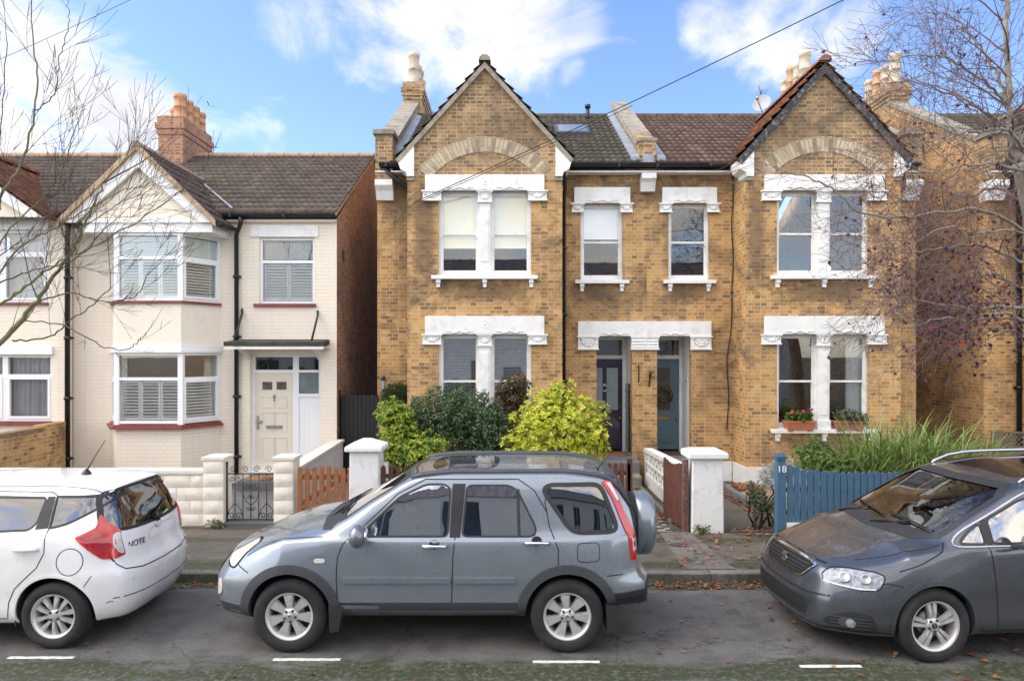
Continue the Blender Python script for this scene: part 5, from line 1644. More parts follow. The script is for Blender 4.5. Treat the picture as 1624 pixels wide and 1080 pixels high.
mb = MB(); F.box(mb, .14, .19 + n * pitch, -.12, .03, .1, .315); tag(mb.build('low_wall', WHITE_R, origin=(5.5, Db, GZ)), 'low white wall under the blue picket fence', 'garden wall')

# gravel bed with its kerb, bounded by the path on its left
t = NT('gravel'); vo = t.n('ShaderNodeTexVoronoi'); t.set(vo, Scale=38.0); t.l(t.obj(), vo.inputs['Vector'])
c = t.ramp(vo.outputs['Color'], [(0, (.20, .14, .09)), (.5, (.42, .32, .22)), (1, (.62, .54, .44))])
gm = t.pbsdf(c, .85, t.bump(t.math('SUBTRACT', 1.0, vo.outputs['Distance']), 1.0, .03))
mb = MB(); rr = random.Random(4); nx, ny = 30, 30
V = [(4.28 + 3.6 * i / nx, 10.3 + 3.4 * j / ny, .17 + rr.random() * .02 + .02 * math.sin(i * .7) * math.sin(j * .5)) for j in range(ny + 1) for i in range(nx + 1)]
mb.add(V, [(j * (nx + 1) + i, j * (nx + 1) + i + 1, (j + 1) * (nx + 1) + i + 1, (j + 1) * (nx + 1) + i) for j in range(ny) for i in range(nx)], True)
for k in range(900):
    x, y = rr.uniform(4.3, 6.4), rr.uniform(10.4, 13.6)
    mb.ball((x, y, .195 + rr.random() * .012), rr.uniform(.012, .024), 6, 4, (1, rr.uniform(.7, 1.2), .7))
tag(mb.build('gravel', gm), 'pale brown gravel in the front garden behind the blue fence', 'gravel', None, 'stuff')
mb = MB(); mb.box(4.14, 4.24, 10.75, 13.66, .1, .235); tag(mb.build('bed_edging', plain('grey_edging', (.14, .15, .155), .8, .15, 5, .3), origin=(4.2, 10.75, .1), bevel=.02), 'dark grey concrete edging along the gravel bed', 'edging')
mb = MB(); mb.box(2.50, 2.58, 10.8, 13.5, .1, .19); tag(mb.build('bed_edging', plain('grey_edging', None), origin=(2.54, 10.8, .1), bevel=.02), 'low kerb along the tiled path below the screen wall', 'edging')
# rough sandstone lump at the corner by the blue post
mb = MB(); mb.ball((4.60, 10.30, .25), 1, 14, 9, (.34, .2, .26)); rr = random.Random(9)
mb.v = [(x + rr.uniform(-.02, .02), y + rr.uniform(-.02, .02), z + rr.uniform(-.02, .02)) for x, y, z in mb.v]
tag(mb.build('rockery_stone', plain('mossy_sandstone', (.30, .23, .14), .95, .3, 6, .8, 12, ((.07, .09, .02), 5, .7)), origin=(4.6, 10.3, .1)), 'mossy sandstone lump at the foot of the blue post', 'stone')

# lattice fence in the next garden
Dl = 14.0
F = Frame((MX(1576, Dl), Dl), (1, 0), (0, -1)); W = .75
root = empty('lattice_fence', (F.p(.4, 0, .1).x, Dl, GZ), 'weathered wooden lattice panel on posts below the downpipe at the right edge', 'fence')
zt = MZ(684, Dl); WG = plain('grey_weathered_wood', (.13, .11, .09), .9, .3, 8, .4, 40)
for u in (0, W):
    mb = MB(); F.box(mb, u, u + .10, -.08, .02, .1, zt); mb.build('post', WG, root)
mb = MB()
for k in range(-5, 12):
    for sg in (-1, 1):
        pts = []
        for z in (.9, zt - .03):
            u = k * .1 + (sg * (z - .9) if sg > 0 else (zt - .03 - z))
            pts.append((u, z))
        (ua, z_a), (ub, z_b) = pts
        if min(ua, ub) < .1 or max(ua, ub) > W: 
            lo, hi = .1, W
            if max(ua, ub) <= lo or min(ua, ub) >= hi: continue
            def cl(u):
                u2 = min(max(u, lo), hi); return (u2, z_a + (z_b - z_a) * (u2 - ua) / (ub - ua))
            (ua2, za2), (ub2, zb2) = cl(ua), cl(ub); ua, z_a, ub, z_b = ua2, za2, ub2, zb2
        o = -.03 + .008 * sg
        mb.hexa([F.p(ua - .014, o, z_a), F.p(ua + .014, o, z_a), F.p(ub + .014, o, z_b), F.p(ub - .014, o, z_b)], [F.p(ua - .014, o - .007, z_a), F.p(ua + .014, o - .007, z_a), F.p(ub + .014, o - .007, z_b), F.p(ub - .014, o - .007, z_b)])
mb.build('lattice', WG, root)
mb = MB(); F.box(mb, .1, W, -.05, -.01, .1, .9); F.box(mb, .1, W, -.055, -.005, zt - .05, zt - .01); mb.build('boards', WG, root)

# black coach lantern and iron bracket beside the hanging basket
root = empty('wall_lantern', P3(608, 605, 14.35), 'small black coach lantern on the brick beside the trimmed shrub', 'lantern')
c = P3(608, 612, 14.3)
mb = MB(); mb.lathe([(.001, .22), (.012, .20), (.02, .17), (.075, .13), (.06, .12)], c, 'z', 8, False); mb.lathe([(.045, -.07), (.03, -.10), (.001, -.12)], c, 'z', 8, False); mb.tube([(c.x, c.y, c.z + .15), (c.x, c.y + .1, c.z + .2), (c.x, YR, c.z + .1)], .01, 5)
mb.build('lantern_frame', BLACK, root)
mb = MB(); mb.lathe([(.058, .115), (.043, -.065)], c, 'z', 6, False); mb.build('lantern_glass', plain('lantern_pane', (.35, .38, .38), .1, .1, 6), root)

# satellite dish and aerials on the roofs
root = empty('satellite_dish', P3(1213, 166, 17.2), 'grey satellite dish with its arm on the teal-door house roof', 'satellite dish')
c = P3(1208, 164, 17.0)
ax = Vector((-.55, -.75, .30)).normalized(); rot = ax.to_track_quat('Z', 'Y').to_matrix().to_4x4()
mm = MB(); mm.lathe([(.001, -.05), (.12, -.035), (.22, .0), (.23, .004), (.12, -.045), (.001, -.06)], (0, 0, 0), 'z', 24)
mb = MB(); mb.add([Matrix.Translation(c) @ rot @ Vector(v) for v in mm.v], mm.f, True); mb.build('dish', plain('dish_grey', (.34, .36, .38), .5, .1, 5), root)
mb = MB(); mb.tube([c - ax * .05 - Vector((0, 0, .2)), c + ax * .36 - Vector((0, 0, .12))], .014, 6); mb.ball(c + ax * .38 - Vector((0, 0, .1)), .05, 8, 6); mb.build('receiver_arm', STEEL, root)
mb = MB(); mb.tube([c - ax * .05, c - ax * .25 + Vector((.1, 0, -.1)), P3(1226, 170, 17.6)], .018, 6); mb.build('bracket', STEEL, root)


def aerial(label, base, top, boom_dir, n=7, L=.7, el=.22):
    root = empty('tv_aerial', base, label, 'aerial')
    mb = MB(); mb.tube([base, top], .015, 6); mb.build('mast', STEEL, root)
    d = Vector(boom_dir).normalized(); s = d.cross(Vector((0, 0, 1))).normalized(); top = Vector(top)
    mb = MB(); mb.tube([top - d * L * .5, top + d * L * .5], .01, 5)
    for k in range(n):
        p = top - d * L * .5 + d * L * k / (n - 1); mb.tube([p - s * el, p + s * el], .006, 4)
    mb.build('array', STEEL, root)


aerial('thin tv aerial standing above the satellite dish', P3(1213, 172, 17.3), P3(1207, 148, 17.3), (.2, 1, 0), 5, .4, .14)
mb = MB(); mb.tube([P3(1207, 150, 17.3), P3(1202, 129, 17.2)], .012, 5)
tag(mb.build('aerial_rod', STEEL, origin=P3(1207, 150, 17.3)), 'slim rod rising above the aerial by the satellite dish', 'aerial')
aerial('tall tv aerial on a mast beside the right-hand chimney', P3(1424, 150, 18.3), P3(1430, 40, 18.3), (-.9, .5, .35), 8, .8, .2)
aerial('small tv aerial behind the parapet at the left brick chimney', P3(679, 186, 18.6), P3(681, 178, 18.6), (1, .3, 0), 5, .35, .12)
aerial('tiny tv aerial beside the red brick chimney', P3(338, 248, 19.5), P3(338, 232, 19.5), (.3, 1, 0), 4, .3, .1)


def wire(label, a, b, sag, r=.012):
    a, b = Vector(a), Vector(b); n = 20
    mb = MB(); mb.tube([a + (b - a) * (k / n) - Vector((0, 0, sag * 4 * (k / n) * (1 - k / n))) for k in range(n + 1)], r, 4)
    return tag(mb.build('telephone_wire', BLACKPIPE, origin=a), label, 'wire')


wire('dark telephone wire crossing the sky from the left bay to the top right', P3(655, 322, 13.55), P3(1500, -80, 10.2), .06, .009)
wire('second thin wire rising beside the main one from the left bay', P3(652, 326, 13.55), P3(1003, 168, 12.2), .02, .007)
wire('thin wire high in the sky at the top left', P3(-60, 120, 11.5), P3(290, -40, 9.5), .03, .005)
wire('thin wire from the red brick chimney down to the cream gable', P3(207, 330, 13.3), P3(312, 220, 17.3), .05, .007)
# gull in flight
root = empty('gull', P3(331, 167, 30), 'small pale gull gliding above the red brick chimney', 'bird')
c = P3(331, 167, 30)
mb = MB()
mb.tube([c + Vector((-.20, 0, .02)), c + Vector((-.12, 0, .03)), c, c + Vector((.14, 0, -.02)), c + Vector((.24, 0, -.03))], [.02, .05, .06, .04, .01], 8)
for sg in (-1, 1):
    mb.hexa([c + Vector((-.06, 0, .02)), c + Vector((.07, 0, .01)), c + Vector((.10, sg * .35, .08)), c + Vector((.02, sg * .35, .10))], [c + Vector((-.06, 0, .03)), c + Vector((.07, 0, .02)), c + Vector((.10, sg * .35, .09)), c + Vector((.02, sg * .35, .11))])
    mb.hexa([c + Vector((.02, sg * .35, .10)), c + Vector((.10, sg * .35, .08)), c + Vector((.22, sg * .62, .03)), c + Vector((.17, sg * .62, .04))], [c + Vector((.02, sg * .35, .11)), c + Vector((.10, sg * .35, .09)), c + Vector((.22, sg * .62, .04)), c + Vector((.17, sg * .62, .05))])
mb.v = [tuple(c + (Vector(p) - c) * .62) for p in mb.v]
mb.build('gull_body', plain('gull_feathers', (.6, .6, .6), .8, .1, 5), root)

# ================================================================== CARS
def pchip(knots):
    """monotone cubic through (x, v) knots"""
    x = [k[0] for k in knots]; v = [k[1] for k in knots]; n = len(x)
    if n == 1: return lambda q: v[0]
    h = [x[i + 1] - x[i] for i in range(n - 1)]; d = [(v[i + 1] - v[i]) / h[i] for i in range(n - 1)]
    m = [0.0] * n
    m[0], m[-1] = d[0], d[-1]
    for i in range(1, n - 1):
        if d[i - 1] * d[i] > 0:
            w1, w2 = 2 * h[i] + h[i - 1], h[i] + 2 * h[i - 1]
            m[i] = (w1 + w2) / (w1 / d[i - 1] + w2 / d[i])

    def f(q):
        if q <= x[0]: return v[0]
        if q >= x[-1]: return v[-1]
        i = max(j for j in range(n - 1) if x[j] <= q)
        t = (q - x[i]) / h[i]
        return (2 * t ** 3 - 3 * t * t + 1) * v[i] + (t ** 3 - 2 * t * t + t) * h[i] * m[i] + (-2 * t ** 3 + 3 * t * t) * v[i + 1] + (t ** 3 - t * t) * h[i] * m[i + 1]
    return f


def crom(P, sub):
    """centripetal-ish Catmull-Rom through 2D points"""
    out = []
    n = len(P)
    for i in range(n - 1):
        p0, p1, p2, p3 = P[max(0, i - 1)], P[i], P[i + 1], P[min(n - 1, i + 2)]
        for k in range(sub):
            t = k / sub
            q = []
            for a in (0, 1):
                l1, l2 = math.dist(p0, p1), math.dist(p1, p2)
                l3 = math.dist(p2, p3)
                m1 = (p2[a] - p0[a]) * l2 / max(1e-6, l1 + l2) if i > 0 else (p2[a] - p1[a])
                m2 = (p3[a] - p1[a]) * l2 / max(1e-6, l3 + l2) if i < n - 2 else (p2[a] - p1[a])
                q.append((2 * t ** 3 - 3 * t * t + 1) * p1[a] + (t ** 3 - 2 * t * t + t) * m1 + (-2 * t ** 3 + 3 * t * t) * p2[a] + (t ** 3 - t * t) * m2)
            out.append(tuple(q))
    out.append(P[-1])
    return out


class Car:
    def __init__(s, tracks, s0, s1, nose, tail, sub=5, step=.04, fade=.8, rc=.17):
        s.rc = rc
        s.tr = [(pchip(y), pchip(z)) for y, z in tracks]
        s.s0, s.s1, s.nose, s.tail, s.sub, s.fade = s0, s1, nose, tail, sub, fade
        n = int((s1 - s0) / step)
        s.st = [s0 + (s1 - s0) * i / n for i in range(n + 1)]

    def ring(s, q):
        return crom([(max(0.0, y(q)) if 0 < i < len(s.tr) - 1 else 0.0, z(q)) for i, (y, z) in enumerate(s.tr)], s.sub)

    def rnd(s, q, y):
        d = min(q - s.s0, s.s1 - q)
        return y * (1 - s.rc * max(0.0, 1 - d / .34) ** 2.4)

    def warp(s, q, y, z):
        a = max(0.0, 1 - (q - s.s0) / s.fade); b = max(0.0, 1 - (s.s1 - q) / s.fade)
        a = a * a * (3 - 2 * a) if False else a
        return q + s.nose(abs(y), z) * a - s.tail(abs(y), z) * b

    def loft(s, stations, inset=None, warp=True, cols=10, mi=0):
        mb = MB(); mb.cur = mi
        rings = []
        for q in stations:
            r = s.ring(q)
            r = [(s.rnd(q, y), z) for y, z in r]
            if inset: r = inset(q, r)
            rings.append(r)
        m = len(rings[0]); full = 2 * m - 2
        V = []
        for q, r in zip(stations, rings):
            loop = [(-y, z) for y, z in r] + [(y, z) for y, z in reversed(r[1:-1])]
            for y, z in loop: V.append((s.warp(q, y, z) if warp else q, y, z))
        F = []
        for i in range(len(stations) - 1):
            for k in range(full):
                F.append((i * full + k, i * full + (k + 1) % full, (i + 1) * full + (k + 1) % full, (i + 1) * full + k))
        mb.add(V, F, True)
        # end caps as grids so that they can follow the curved nose and tail
        for i, rev in ((0, False), (len(stations) - 1, True)):
            q, r = stations[i], rings[i]
            base = i * full
            idx = [[base]]
            for k in range(1, m - 1):
                y, z = r[k]; row = [base + k]
                for c in range(1, cols):
                    yy = -y + 2 * y * c / cols
                    row.append(len(mb.v)); mb.v.append((s.warp(q, yy, z) if warp else q, yy, z))
                row.append(base + full - k); idx.append(row)
            idx.append([base + m - 1])
            for k in range(1, m - 2):
                for c in range(cols):
                    f = (idx[k][c], idx[k][c + 1], idx[k + 1][c + 1], idx[k + 1][c])
                    mb.f.append(f if not rev else f[::-1]); mb.sm.append(True); mb.mi.append(mi)
            for c in range(cols):
                for tip, row, flip in ((idx[0][0], idx[1], True), (idx[-1][0], idx[-2], False)):
                    f = (row[c], row[c + 1], tip)
                    f = f[::-1] if flip else f
                    mb.mi.append(mi); mb.f.append(f if not rev else f[::-1]); mb.sm.append(True)
        return mb


def tmp_obj(mb, mats):
    o = mb.build('cutter', mats, None)
    bm = bmesh.new(); bm.from_mesh(o.data); bmesh.ops.recalc_face_normals(bm, faces=bm.faces); bm.to_mesh(o.data); bm.free()
    return o


def carve(o, cutters):
    for c in cutters:
        md = o.modifiers.new('cut', 'BOOLEAN'); md.operation = 'DIFFERENCE'; md.solver = 'MANIFOLD'; md.object = c
    bpy.context.view_layer.update()
    dg = bpy.context.evaluated_depsgraph_get()
    me = bpy.data.meshes.new_from_object(o.evaluated_get(dg))
    o.modifiers.clear(); old = o.data; o.data = me; bpy.data.meshes.remove(old)
    for c in cutters: bpy.data.objects.remove(c)
    me.set_sharp_from_angle(angle=R(38))
    return o


VIEWS = {'near': (lambda a, b: (Vector((a, -3, b)), Vector((0, 1, 0)))), 'far': (lambda a, b: (Vector((a, 3, b)), Vector((0, -1, 0)))),
         'front': (lambda a, b: (Vector((-4, a, b)), Vector((1, 0, 0)))), 'rear': (lambda a, b: (Vector((8, a, b)), Vector((-1, 0, 0)))),
         'top': (lambda a, b: (Vector((a, b, 5)), Vector((0, 0, -1))))}


def hit(bvh, view, a, b, eps):
    o, d = VIEWS[view](a, b) if isinstance(view, str) else view(a, b)
    p, n, i, ds = bvh.ray_cast(o, d)
    if p is None:
        p, n, i, ds = bvh.find_nearest(o + d * 3)
    if n.dot(d) > 0: n = -n
    return p + n * eps, n


def dens(poly, step, closed=True):
    out = []
    n = len(poly)
    for i in range(n if closed else n - 1):
        a, b = Vector(poly[i]), Vector(poly[(i + 1) % n])
        k = max(1, int((b - a).length / step))
        for j in range(k): out.append(a + (b - a) * j / k)
    if not closed: out.append(Vector(poly[-1]))
    return out


def smooth_poly(pts, sub=4, corner=()):
    """rounded closed outline through the points"""
    n = len(pts); out = []
    for i in range(n):
        p0, p1, p2, p3 = (Vector(pts[(i + k) % n]) for k in (-1, 0, 1, 2))
        m1 = (p2 - p0) * .5 * (0.0 if i in corner else .8); m2 = (p3 - p1) * .5 * (0.0 if (i + 1) % n in corner else .8)
        for k in range(sub):
            t = k / sub
            out.append((2 * t ** 3 - 3 * t * t + 1) * p1 + (t ** 3 - 2 * t * t + t) * m1 + (-2 * t ** 3 + 3 * t * t) * p2 + (t ** 3 - t * t) * m2)
    return [tuple(p) for p in out]


def patch(bvh, poly, view, eps, mat, name, parent, step=.04, thick=.015, mb=None, build=True):
    """piece of trim, lamp or glass laid on the body: outline drawn in a side, front or top view"""
    out = dens(poly, step)
    n = len(out)
    xs = [p.x for p in out]; ys = [p.y for p in out]
    pts = [Vector((p.x, p.y)) for p in out]
    gx = min(xs) + step * .5
    while gx < max(xs):
        gy = min(ys) + step * .5
        while gy < max(ys):
            q = Vector((gx, gy))
            if min((q - p).length for p in out) > step * .55: pts.append(q)
            gy += step
        gx += step
    vo, eo, fo, ov, oe, of = geometry.delaunay_2d_cdt(pts, [], [list(range(n))], 1, 1e-6)
    V = [hit(bvh, view, p.x, p.y, eps) for p in vo]
    mb = mb or MB()
    o, d = VIEWS[view](0, 0) if isinstance(view, str) else view(0, 0)
    F = []
    for f in fo:
        a, b, c = (V[k][0] for k in f[:3])
        F.append(tuple(f) if (b - a).cross(c - a).dot(d) < 0 else tuple(reversed(f)))
    used = sorted({i for f in F for i in f}); back = {i: k for k, i in enumerate(used)}
    mb.add([V[i][0] for i in used], [tuple(back[i] for i in f) for f in F], True)
    if thick:
        rim = []
        order = sorted(range(len(vo)), key=lambda i: 0)
        lookup = {}
        for i, src in enumerate(ov):
            for sidx in src: lookup[sidx] = i
        loop = [lookup.get(i) for i in range(n)]
        loop = [l for l in loop if l is not None]
        top = [V[l][0] for l in loop]; bot = [V[l][0] - V[l][1] * thick for l in loop]
        k = len(loop)
        mb.add(top + bot, [(i, (i + 1) % k, k + (i + 1) % k, k + i) for i in range(k)], False)
    return mb.build(name, mat, parent, rel=False) if build else mb


def strip(bvh, pts, view, width, eps, mat, name, parent, closed=False, build=True, mb=None, step=.03):
    """thin line on the body: shut lines, gaskets, mouldings"""
    p = dens(pts, step, closed)
    n = len(p); V = []
    for i, q in enumerate(p):
        a = p[(i - 1) % n] if closed or i > 0 else p[i]; b = p[(i + 1) % n] if closed or i < n - 1 else p[i]
        t = (b - a).normalized(); nn = Vector((-t.y, t.x)) * width / 2
        for e in (-1, 1): V.append(hit(bvh, view, (q + nn * e).x, (q + nn * e).y, eps)[0])
    m = n if closed else n - 1
    mb = mb or MB()
    mb.add(V, [(2 * i, 2 * i + 1, (2 * i + 3) % (2 * n), (2 * i + 2) % (2 * n)) for i in range(m)], False)
    return mb.build(name, mat, parent, rel=False, fixn=False) if build else mb


def carpaint(name, c, metal, rough=.32, flake=True):
    if name in MATS: return MATS[name]
    t = NT(name)
    f = t.noise(2.2, 7, .65)
    col = t.ramp(f, [(.3, tuple(x * .9 for x in c)), (.7, tuple(x * 1.08 for x in c))])
    # road film near the sills, drawn by the splashing itself
    d = t.ramp(t.noise(5, 9, .7), [(.55, 0), (.8, .18)])
    col = t.mix(d, col, (.16, .15, .13))
    rg = t.ramp(t.noise(7, 8, .7), [(.4, rough), (.75, rough + .12)])
    MATS[name] = t.pbsdf(col, rg, None, Metallic=metal, Coat_Weight=.9, Coat_Roughness=.04)
    return MATS[name]


TYRE = plain('tyre_rubber', (.017, .017, .018), .8, .25, 6, .3, 60, ((.06, .055, .05), 5, .5))
RIM = plain('alloy_silver', (.62, .61, .60), .42, .06, 5, 0, 60, ((.25, .21, .17), 9, .3), Metallic=.6)
RIMDARK = plain('brake_dark', (.02, .02, .021), .7, .4, 9)
DISC = plain('brake_disc', (.22, .20, .18), .45, .2, 9, Metallic=.8)
TRIM = plain('black_plastic', (.022, .023, .025), .55, .2, 8, .15, 120)
GREYTRIM = plain('grey_plastic', (.052, .058, .066), .5, .12, 5, .12, 120)
GAP = plain('shut_gap', (.006, .006, .007), .9, .1, 5)
CARGLASS = glass('car_glass', (.55, .59, .58), .32)
PRIVACY = glass('privacy_glass', (.08, .08, .085), .16)
REDLAMP = plain('red_lens', (.50, .012, .012), .12, .15, 20, Coat_Weight=1.0)
CLEARLAMP = plain('clear_lens', (.60, .58, .55), .15, .1, 25, Coat_Weight=1.0)
AMBERLAMP = plain('hazed_headlamp', (.58, .555, .46), .22, .08, 6, Coat_Weight=.8)
SEATCLOTH = plain('seat_cloth', (.10, .10, .105), .9, .2, 5)
INTERIOR = plain('cabin_plastic', (.04, .04, .04), .8, .2, 5)


def wheel(parent, loc, R_, r_, w, style, side, logo=None):
    """side -1: outer face looks to -y. parts: hub > tyre, rim"""
    loc = Vector(loc); sg = side
    L = lambda prof: [(a, b * sg) for a, b in prof]     # y outward positive in profile
    hb = MB()
    hb.lathe([(0.001, .02 * sg), (r_ * .55, .02 * sg), (r_ * .55, -.05 * sg), (r_ * .2, -.06 * sg), (.001, -.06 * sg)], loc, 'y', 24)
    hub = hb.build('wheel', DISC, parent, rel=False, fixn=True)
    t = MB()
    prof = [(r_ - .012, w * .36), (r_ + .004, w * .44), (r_ + .03, w * .485), (r_ + (R_ - r_) * .55, w * .50), (R_ - .028, w * .46), (R_ - .008, w * .395), (R_, w * .30)]
    for k in range(4):
        y = w * (.22 - .147 * k)
        prof += [(R_, y + .022), (R_ - .009, y + .016), (R_ - .009, y + .004), (R_, y - .002)]
    prof += [(R_, -w * .3), (R_ - .02, -w * .44), (r_ + .03, -w * .485), (r_ - .012, -w * .36)]
    t.lathe([(a, b * sg) for a, b in prof], loc, 'y', 64)
    t.build('tyre', TYRE, hub, rel=False, fixn=True)
    m = MB()
    rim = [(r_ - .005, w * .36), (r_ + .010, w * .42), (r_ + .002, w * .435), (r_ - .010, w * .42), (r_ - .022, w * .33), (r_ - .032, w * .0), (r_ - .04, -w * .35), (r_ - .005, -w * .36)]
    m.lathe([(a, b * sg) for a, b in rim], loc, 'y', 48)
    yo = w * .36
    def spoke(a, pts, th=.03, edge=.006):
        """pts: (radius, half width, y) along the spoke"""
        rd = Vector((math.cos(a), 0, math.sin(a))); tg = Vector((-math.sin(a), 0, math.cos(a))); q = Vector((0, sg, 0))
        for (ra, ha, ya, oa), (rb, hb_, yb, ob) in zip(pts, pts[1:]):
            lo = [loc + rd * rr + tg * (off + s_ * hh * 1.15) + q * (yy - th) for rr, hh, yy, off in ((ra, ha, ya, oa), (rb, hb_, yb, ob)) for s_ in (-1, 1)]
            hi = [loc + rd * rr + tg * (off + s_ * hh * .82) + q * yy for rr, hh, yy, off in ((ra, ha, ya, oa), (rb, hb_, yb, ob)) for s_ in (-1, 1)]
            order = (0, 1, 3, 2)
            m.hexa([lo[i] for i in order], [hi[i] for i in order])
    rr = r_ - .015
    a0 = R(90) + .1
    if style == 'seven':
        for k in range(7):
            a = a0 + 2 * math.pi * k / 7
            spoke(a, [(.05, .024, yo - .012, 0), (.5 * rr, .030, yo - .006, 0), (.78 * rr, .043, yo - .005, 0), (rr + .004, .052, yo - .012, 0)], .035)
        m.lathe([(.001, yo * sg), (.035, yo * sg), (.072, (yo - .012) * sg), (.078, (yo - .04) * sg)], loc, 'y', 28)
        nb, rb = 5, .053
    elif style == 'ten':
        for k in range(5):
            for e in (-1, 1):
                a = a0 + 2 * math.pi * (k + .25 * e) / 5 + .14
                spoke(a, [(.04, .013, yo - .010, -e * .004), (.55 * rr, .016, yo - .004, 0), (rr + .004, .027, yo - .012, e * .008)], .03)
        m.lathe([(.001, yo * sg), (.03, yo * sg), (.058, (yo - .010) * sg), (.064, (yo - .04) * sg)], loc, 'y', 28)
        nb, rb = 4, .045
    else:
        for k in range(5):
            for e in (-1, 1):
                a = a0 + 2 * math.pi * k / 5
                spoke(a, [(.045, .013, yo - .012, e * .015), (.55 * rr, .017, yo - .004, e * .021), (rr + .004, .022, yo - .012, e * .031)], .03)
        m.lathe([(.001, yo * sg), (.035, yo * sg), (.066, (yo - .010) * sg), (.072, (yo - .04) * sg)], loc, 'y', 28)
        nb, rb = 5, .052
    b = m; m.cur = 1
    for k in range(nb):
        a = a0 + 2 * math.pi * (k + .5) / nb
        b.lathe([(.001, .012 * sg), (.010, .012 * sg), (.0125, -.004 * sg)], loc + Vector((math.cos(a) * rb, (yo + .0) * sg - .004 * sg, math.sin(a) * rb)), 'y', 8)
    m.build('rim', [RIM, RIMDARK], hub, rel=False, fixn=True)
    if logo and side < 0:
        b = MB(); b.lathe([(.001, .003 * sg), (.026, .003 * sg), (.027, 0)], loc + Vector((0, yo * sg, 0)), 'y', 20); c = b.build('hub_cap', RIM if logo != 'S' else TRIM, hub, rel=False, fixn=True)
        M = Matrix.Translation(loc + Vector((0, (yo + .0045) * sg, 0))) @ Matrix.Rotation(R(90), 4, 'X') @ Matrix.Rotation(.3 if logo == 'H' else 0, 4, 'Z')
        put_text('emblem', logo, .042, TRIM if logo != 'S' else CHROME, hub, M, .001)
    ib = MB(); ib.lathe([(r_ - .035, -w * .10 * sg), (.001, -w * .10 * sg)], loc, 'y', 32); ib.build('wheel_back', RIMDARK, hub, rel=False)
    return hub


def seat_mb(mb, x, y, z, back=.62, w=.24):
    mb.hexa([(x - .28, y - w, z), (x + .22, y - w, z), (x + .22, y + w, z), (x - .28, y + w, z)], [(x - .26, y - w * .9, z + .16), (x + .2, y - w * .9, z + .12), (x + .2, y + w * .9, z + .12), (x - .26, y + w * .9, z + .16)])
    mb.hexa([(x + .1, y - w, z + .1), (x + .24, y - w, z + .1), (x + .24, y + w, z + .1), (x + .1, y + w, z + .1)], [(x + .27, y - w * .8, z + back), (x + .37, y - w * .8, z + back), (x + .37, y + w * .8, z + back), (x + .27, y + w * .8, z + back)])
    mb.hexa([(x + .28, y - .12, z + back + .03), (x + .37, y - .12, z + back + .03), (x + .37, y + .12, z + back + .03), (x + .28, y + .12, z + back + .03)],
            [(x + .31, y - .10, z + back + .19), (x + .38, y - .10, z + back + .19), (x + .38, y + .10, z + back + .19), (x + .31, y + .10, z + back + .19)])


def steering(mb, x, y, z, r=.18):
    ax = Vector((math.cos(R(25)), 0, math.sin(R(25))))
    u = Vector((0, 1, 0)); v = ax.cross(u)
    mb.tube([Vector((x, y, z)) + u * r * math.cos(k * .2618) + v * r * math.sin(k * .2618) for k in range(25)], .016, 6)
    mb.tube([(x, y, z), Vector((x, y, z)) - ax * .3], .03, 6)
    mb.box(x - .03, x + .03, y - r, y + r, z - .02, z + .02)


def mirror(parent, x, y, z, sd, paint, w=.22, h=.17):
    mb = MB()
    c = Vector((x, y + sd * (w * .5 + .05), z))
    n, m_ = 12, 7
    mb.ball(c, 1, 14, 8, (.085, w * .56, h * .55))
    o = mb.build('door_mirror', paint, parent, rel=False)
    mb = MB(); mb.hexa([(x - .06, y - sd * .03, z - h * .5), (x + .05, y - sd * .03, z - h * .5), (x + .05, y + sd * .12, z - h * .42), (x - .05, y + sd * .12, z - h * .42)],
                       [(x - .06, y - sd * .03, z - h * .3), (x + .05, y - sd * .03, z - h * .3), (x + .05, y + sd * .12, z - h * .25), (x - .05, y + sd * .12, z - h * .25)])
    mb.build('mirror_foot', TRIM, o, rel=False, fixn=True)
    mb = MB(); mb.lathe([(.001, .075), (.07, .07), (.075, .06)], c + Vector((.012, 0, 0)), 'x', 14); mb.build('mirror_glass', CHROME, o, rel=False)
    return o


def handle(bvh, parent, s, z, L, mat, sd='near', h=.032):
    sg = -1 if sd == 'near' else 1
    p, n = hit(bvh, sd, s, z, 0)
    mb = MB()
    mb.tube([p + Vector((-L / 2, 0, 0)), p + Vector((-L / 2 + .02, sg * .035, .004)), p + Vector((0, sg * .042, .005)), p + Vector((L / 2 - .02, sg * .037, .004)), p + Vector((L / 2, 0, 0))], [h * .35, h * .5, h * .52, h * .5, h * .4], 8)
    o = mb.build('door_handle', mat, parent, rel=False)
    a, b = s - .0, z + .012
    patch(bvh, [(a + .05 * math.cos(t * .524), b + .042 * math.sin(t * .524)) for t in range(12)], sd, .002, GAP if mat is CHROME else parent.data.materials[0], 'handle_cup', o, .03, 0)
    return o


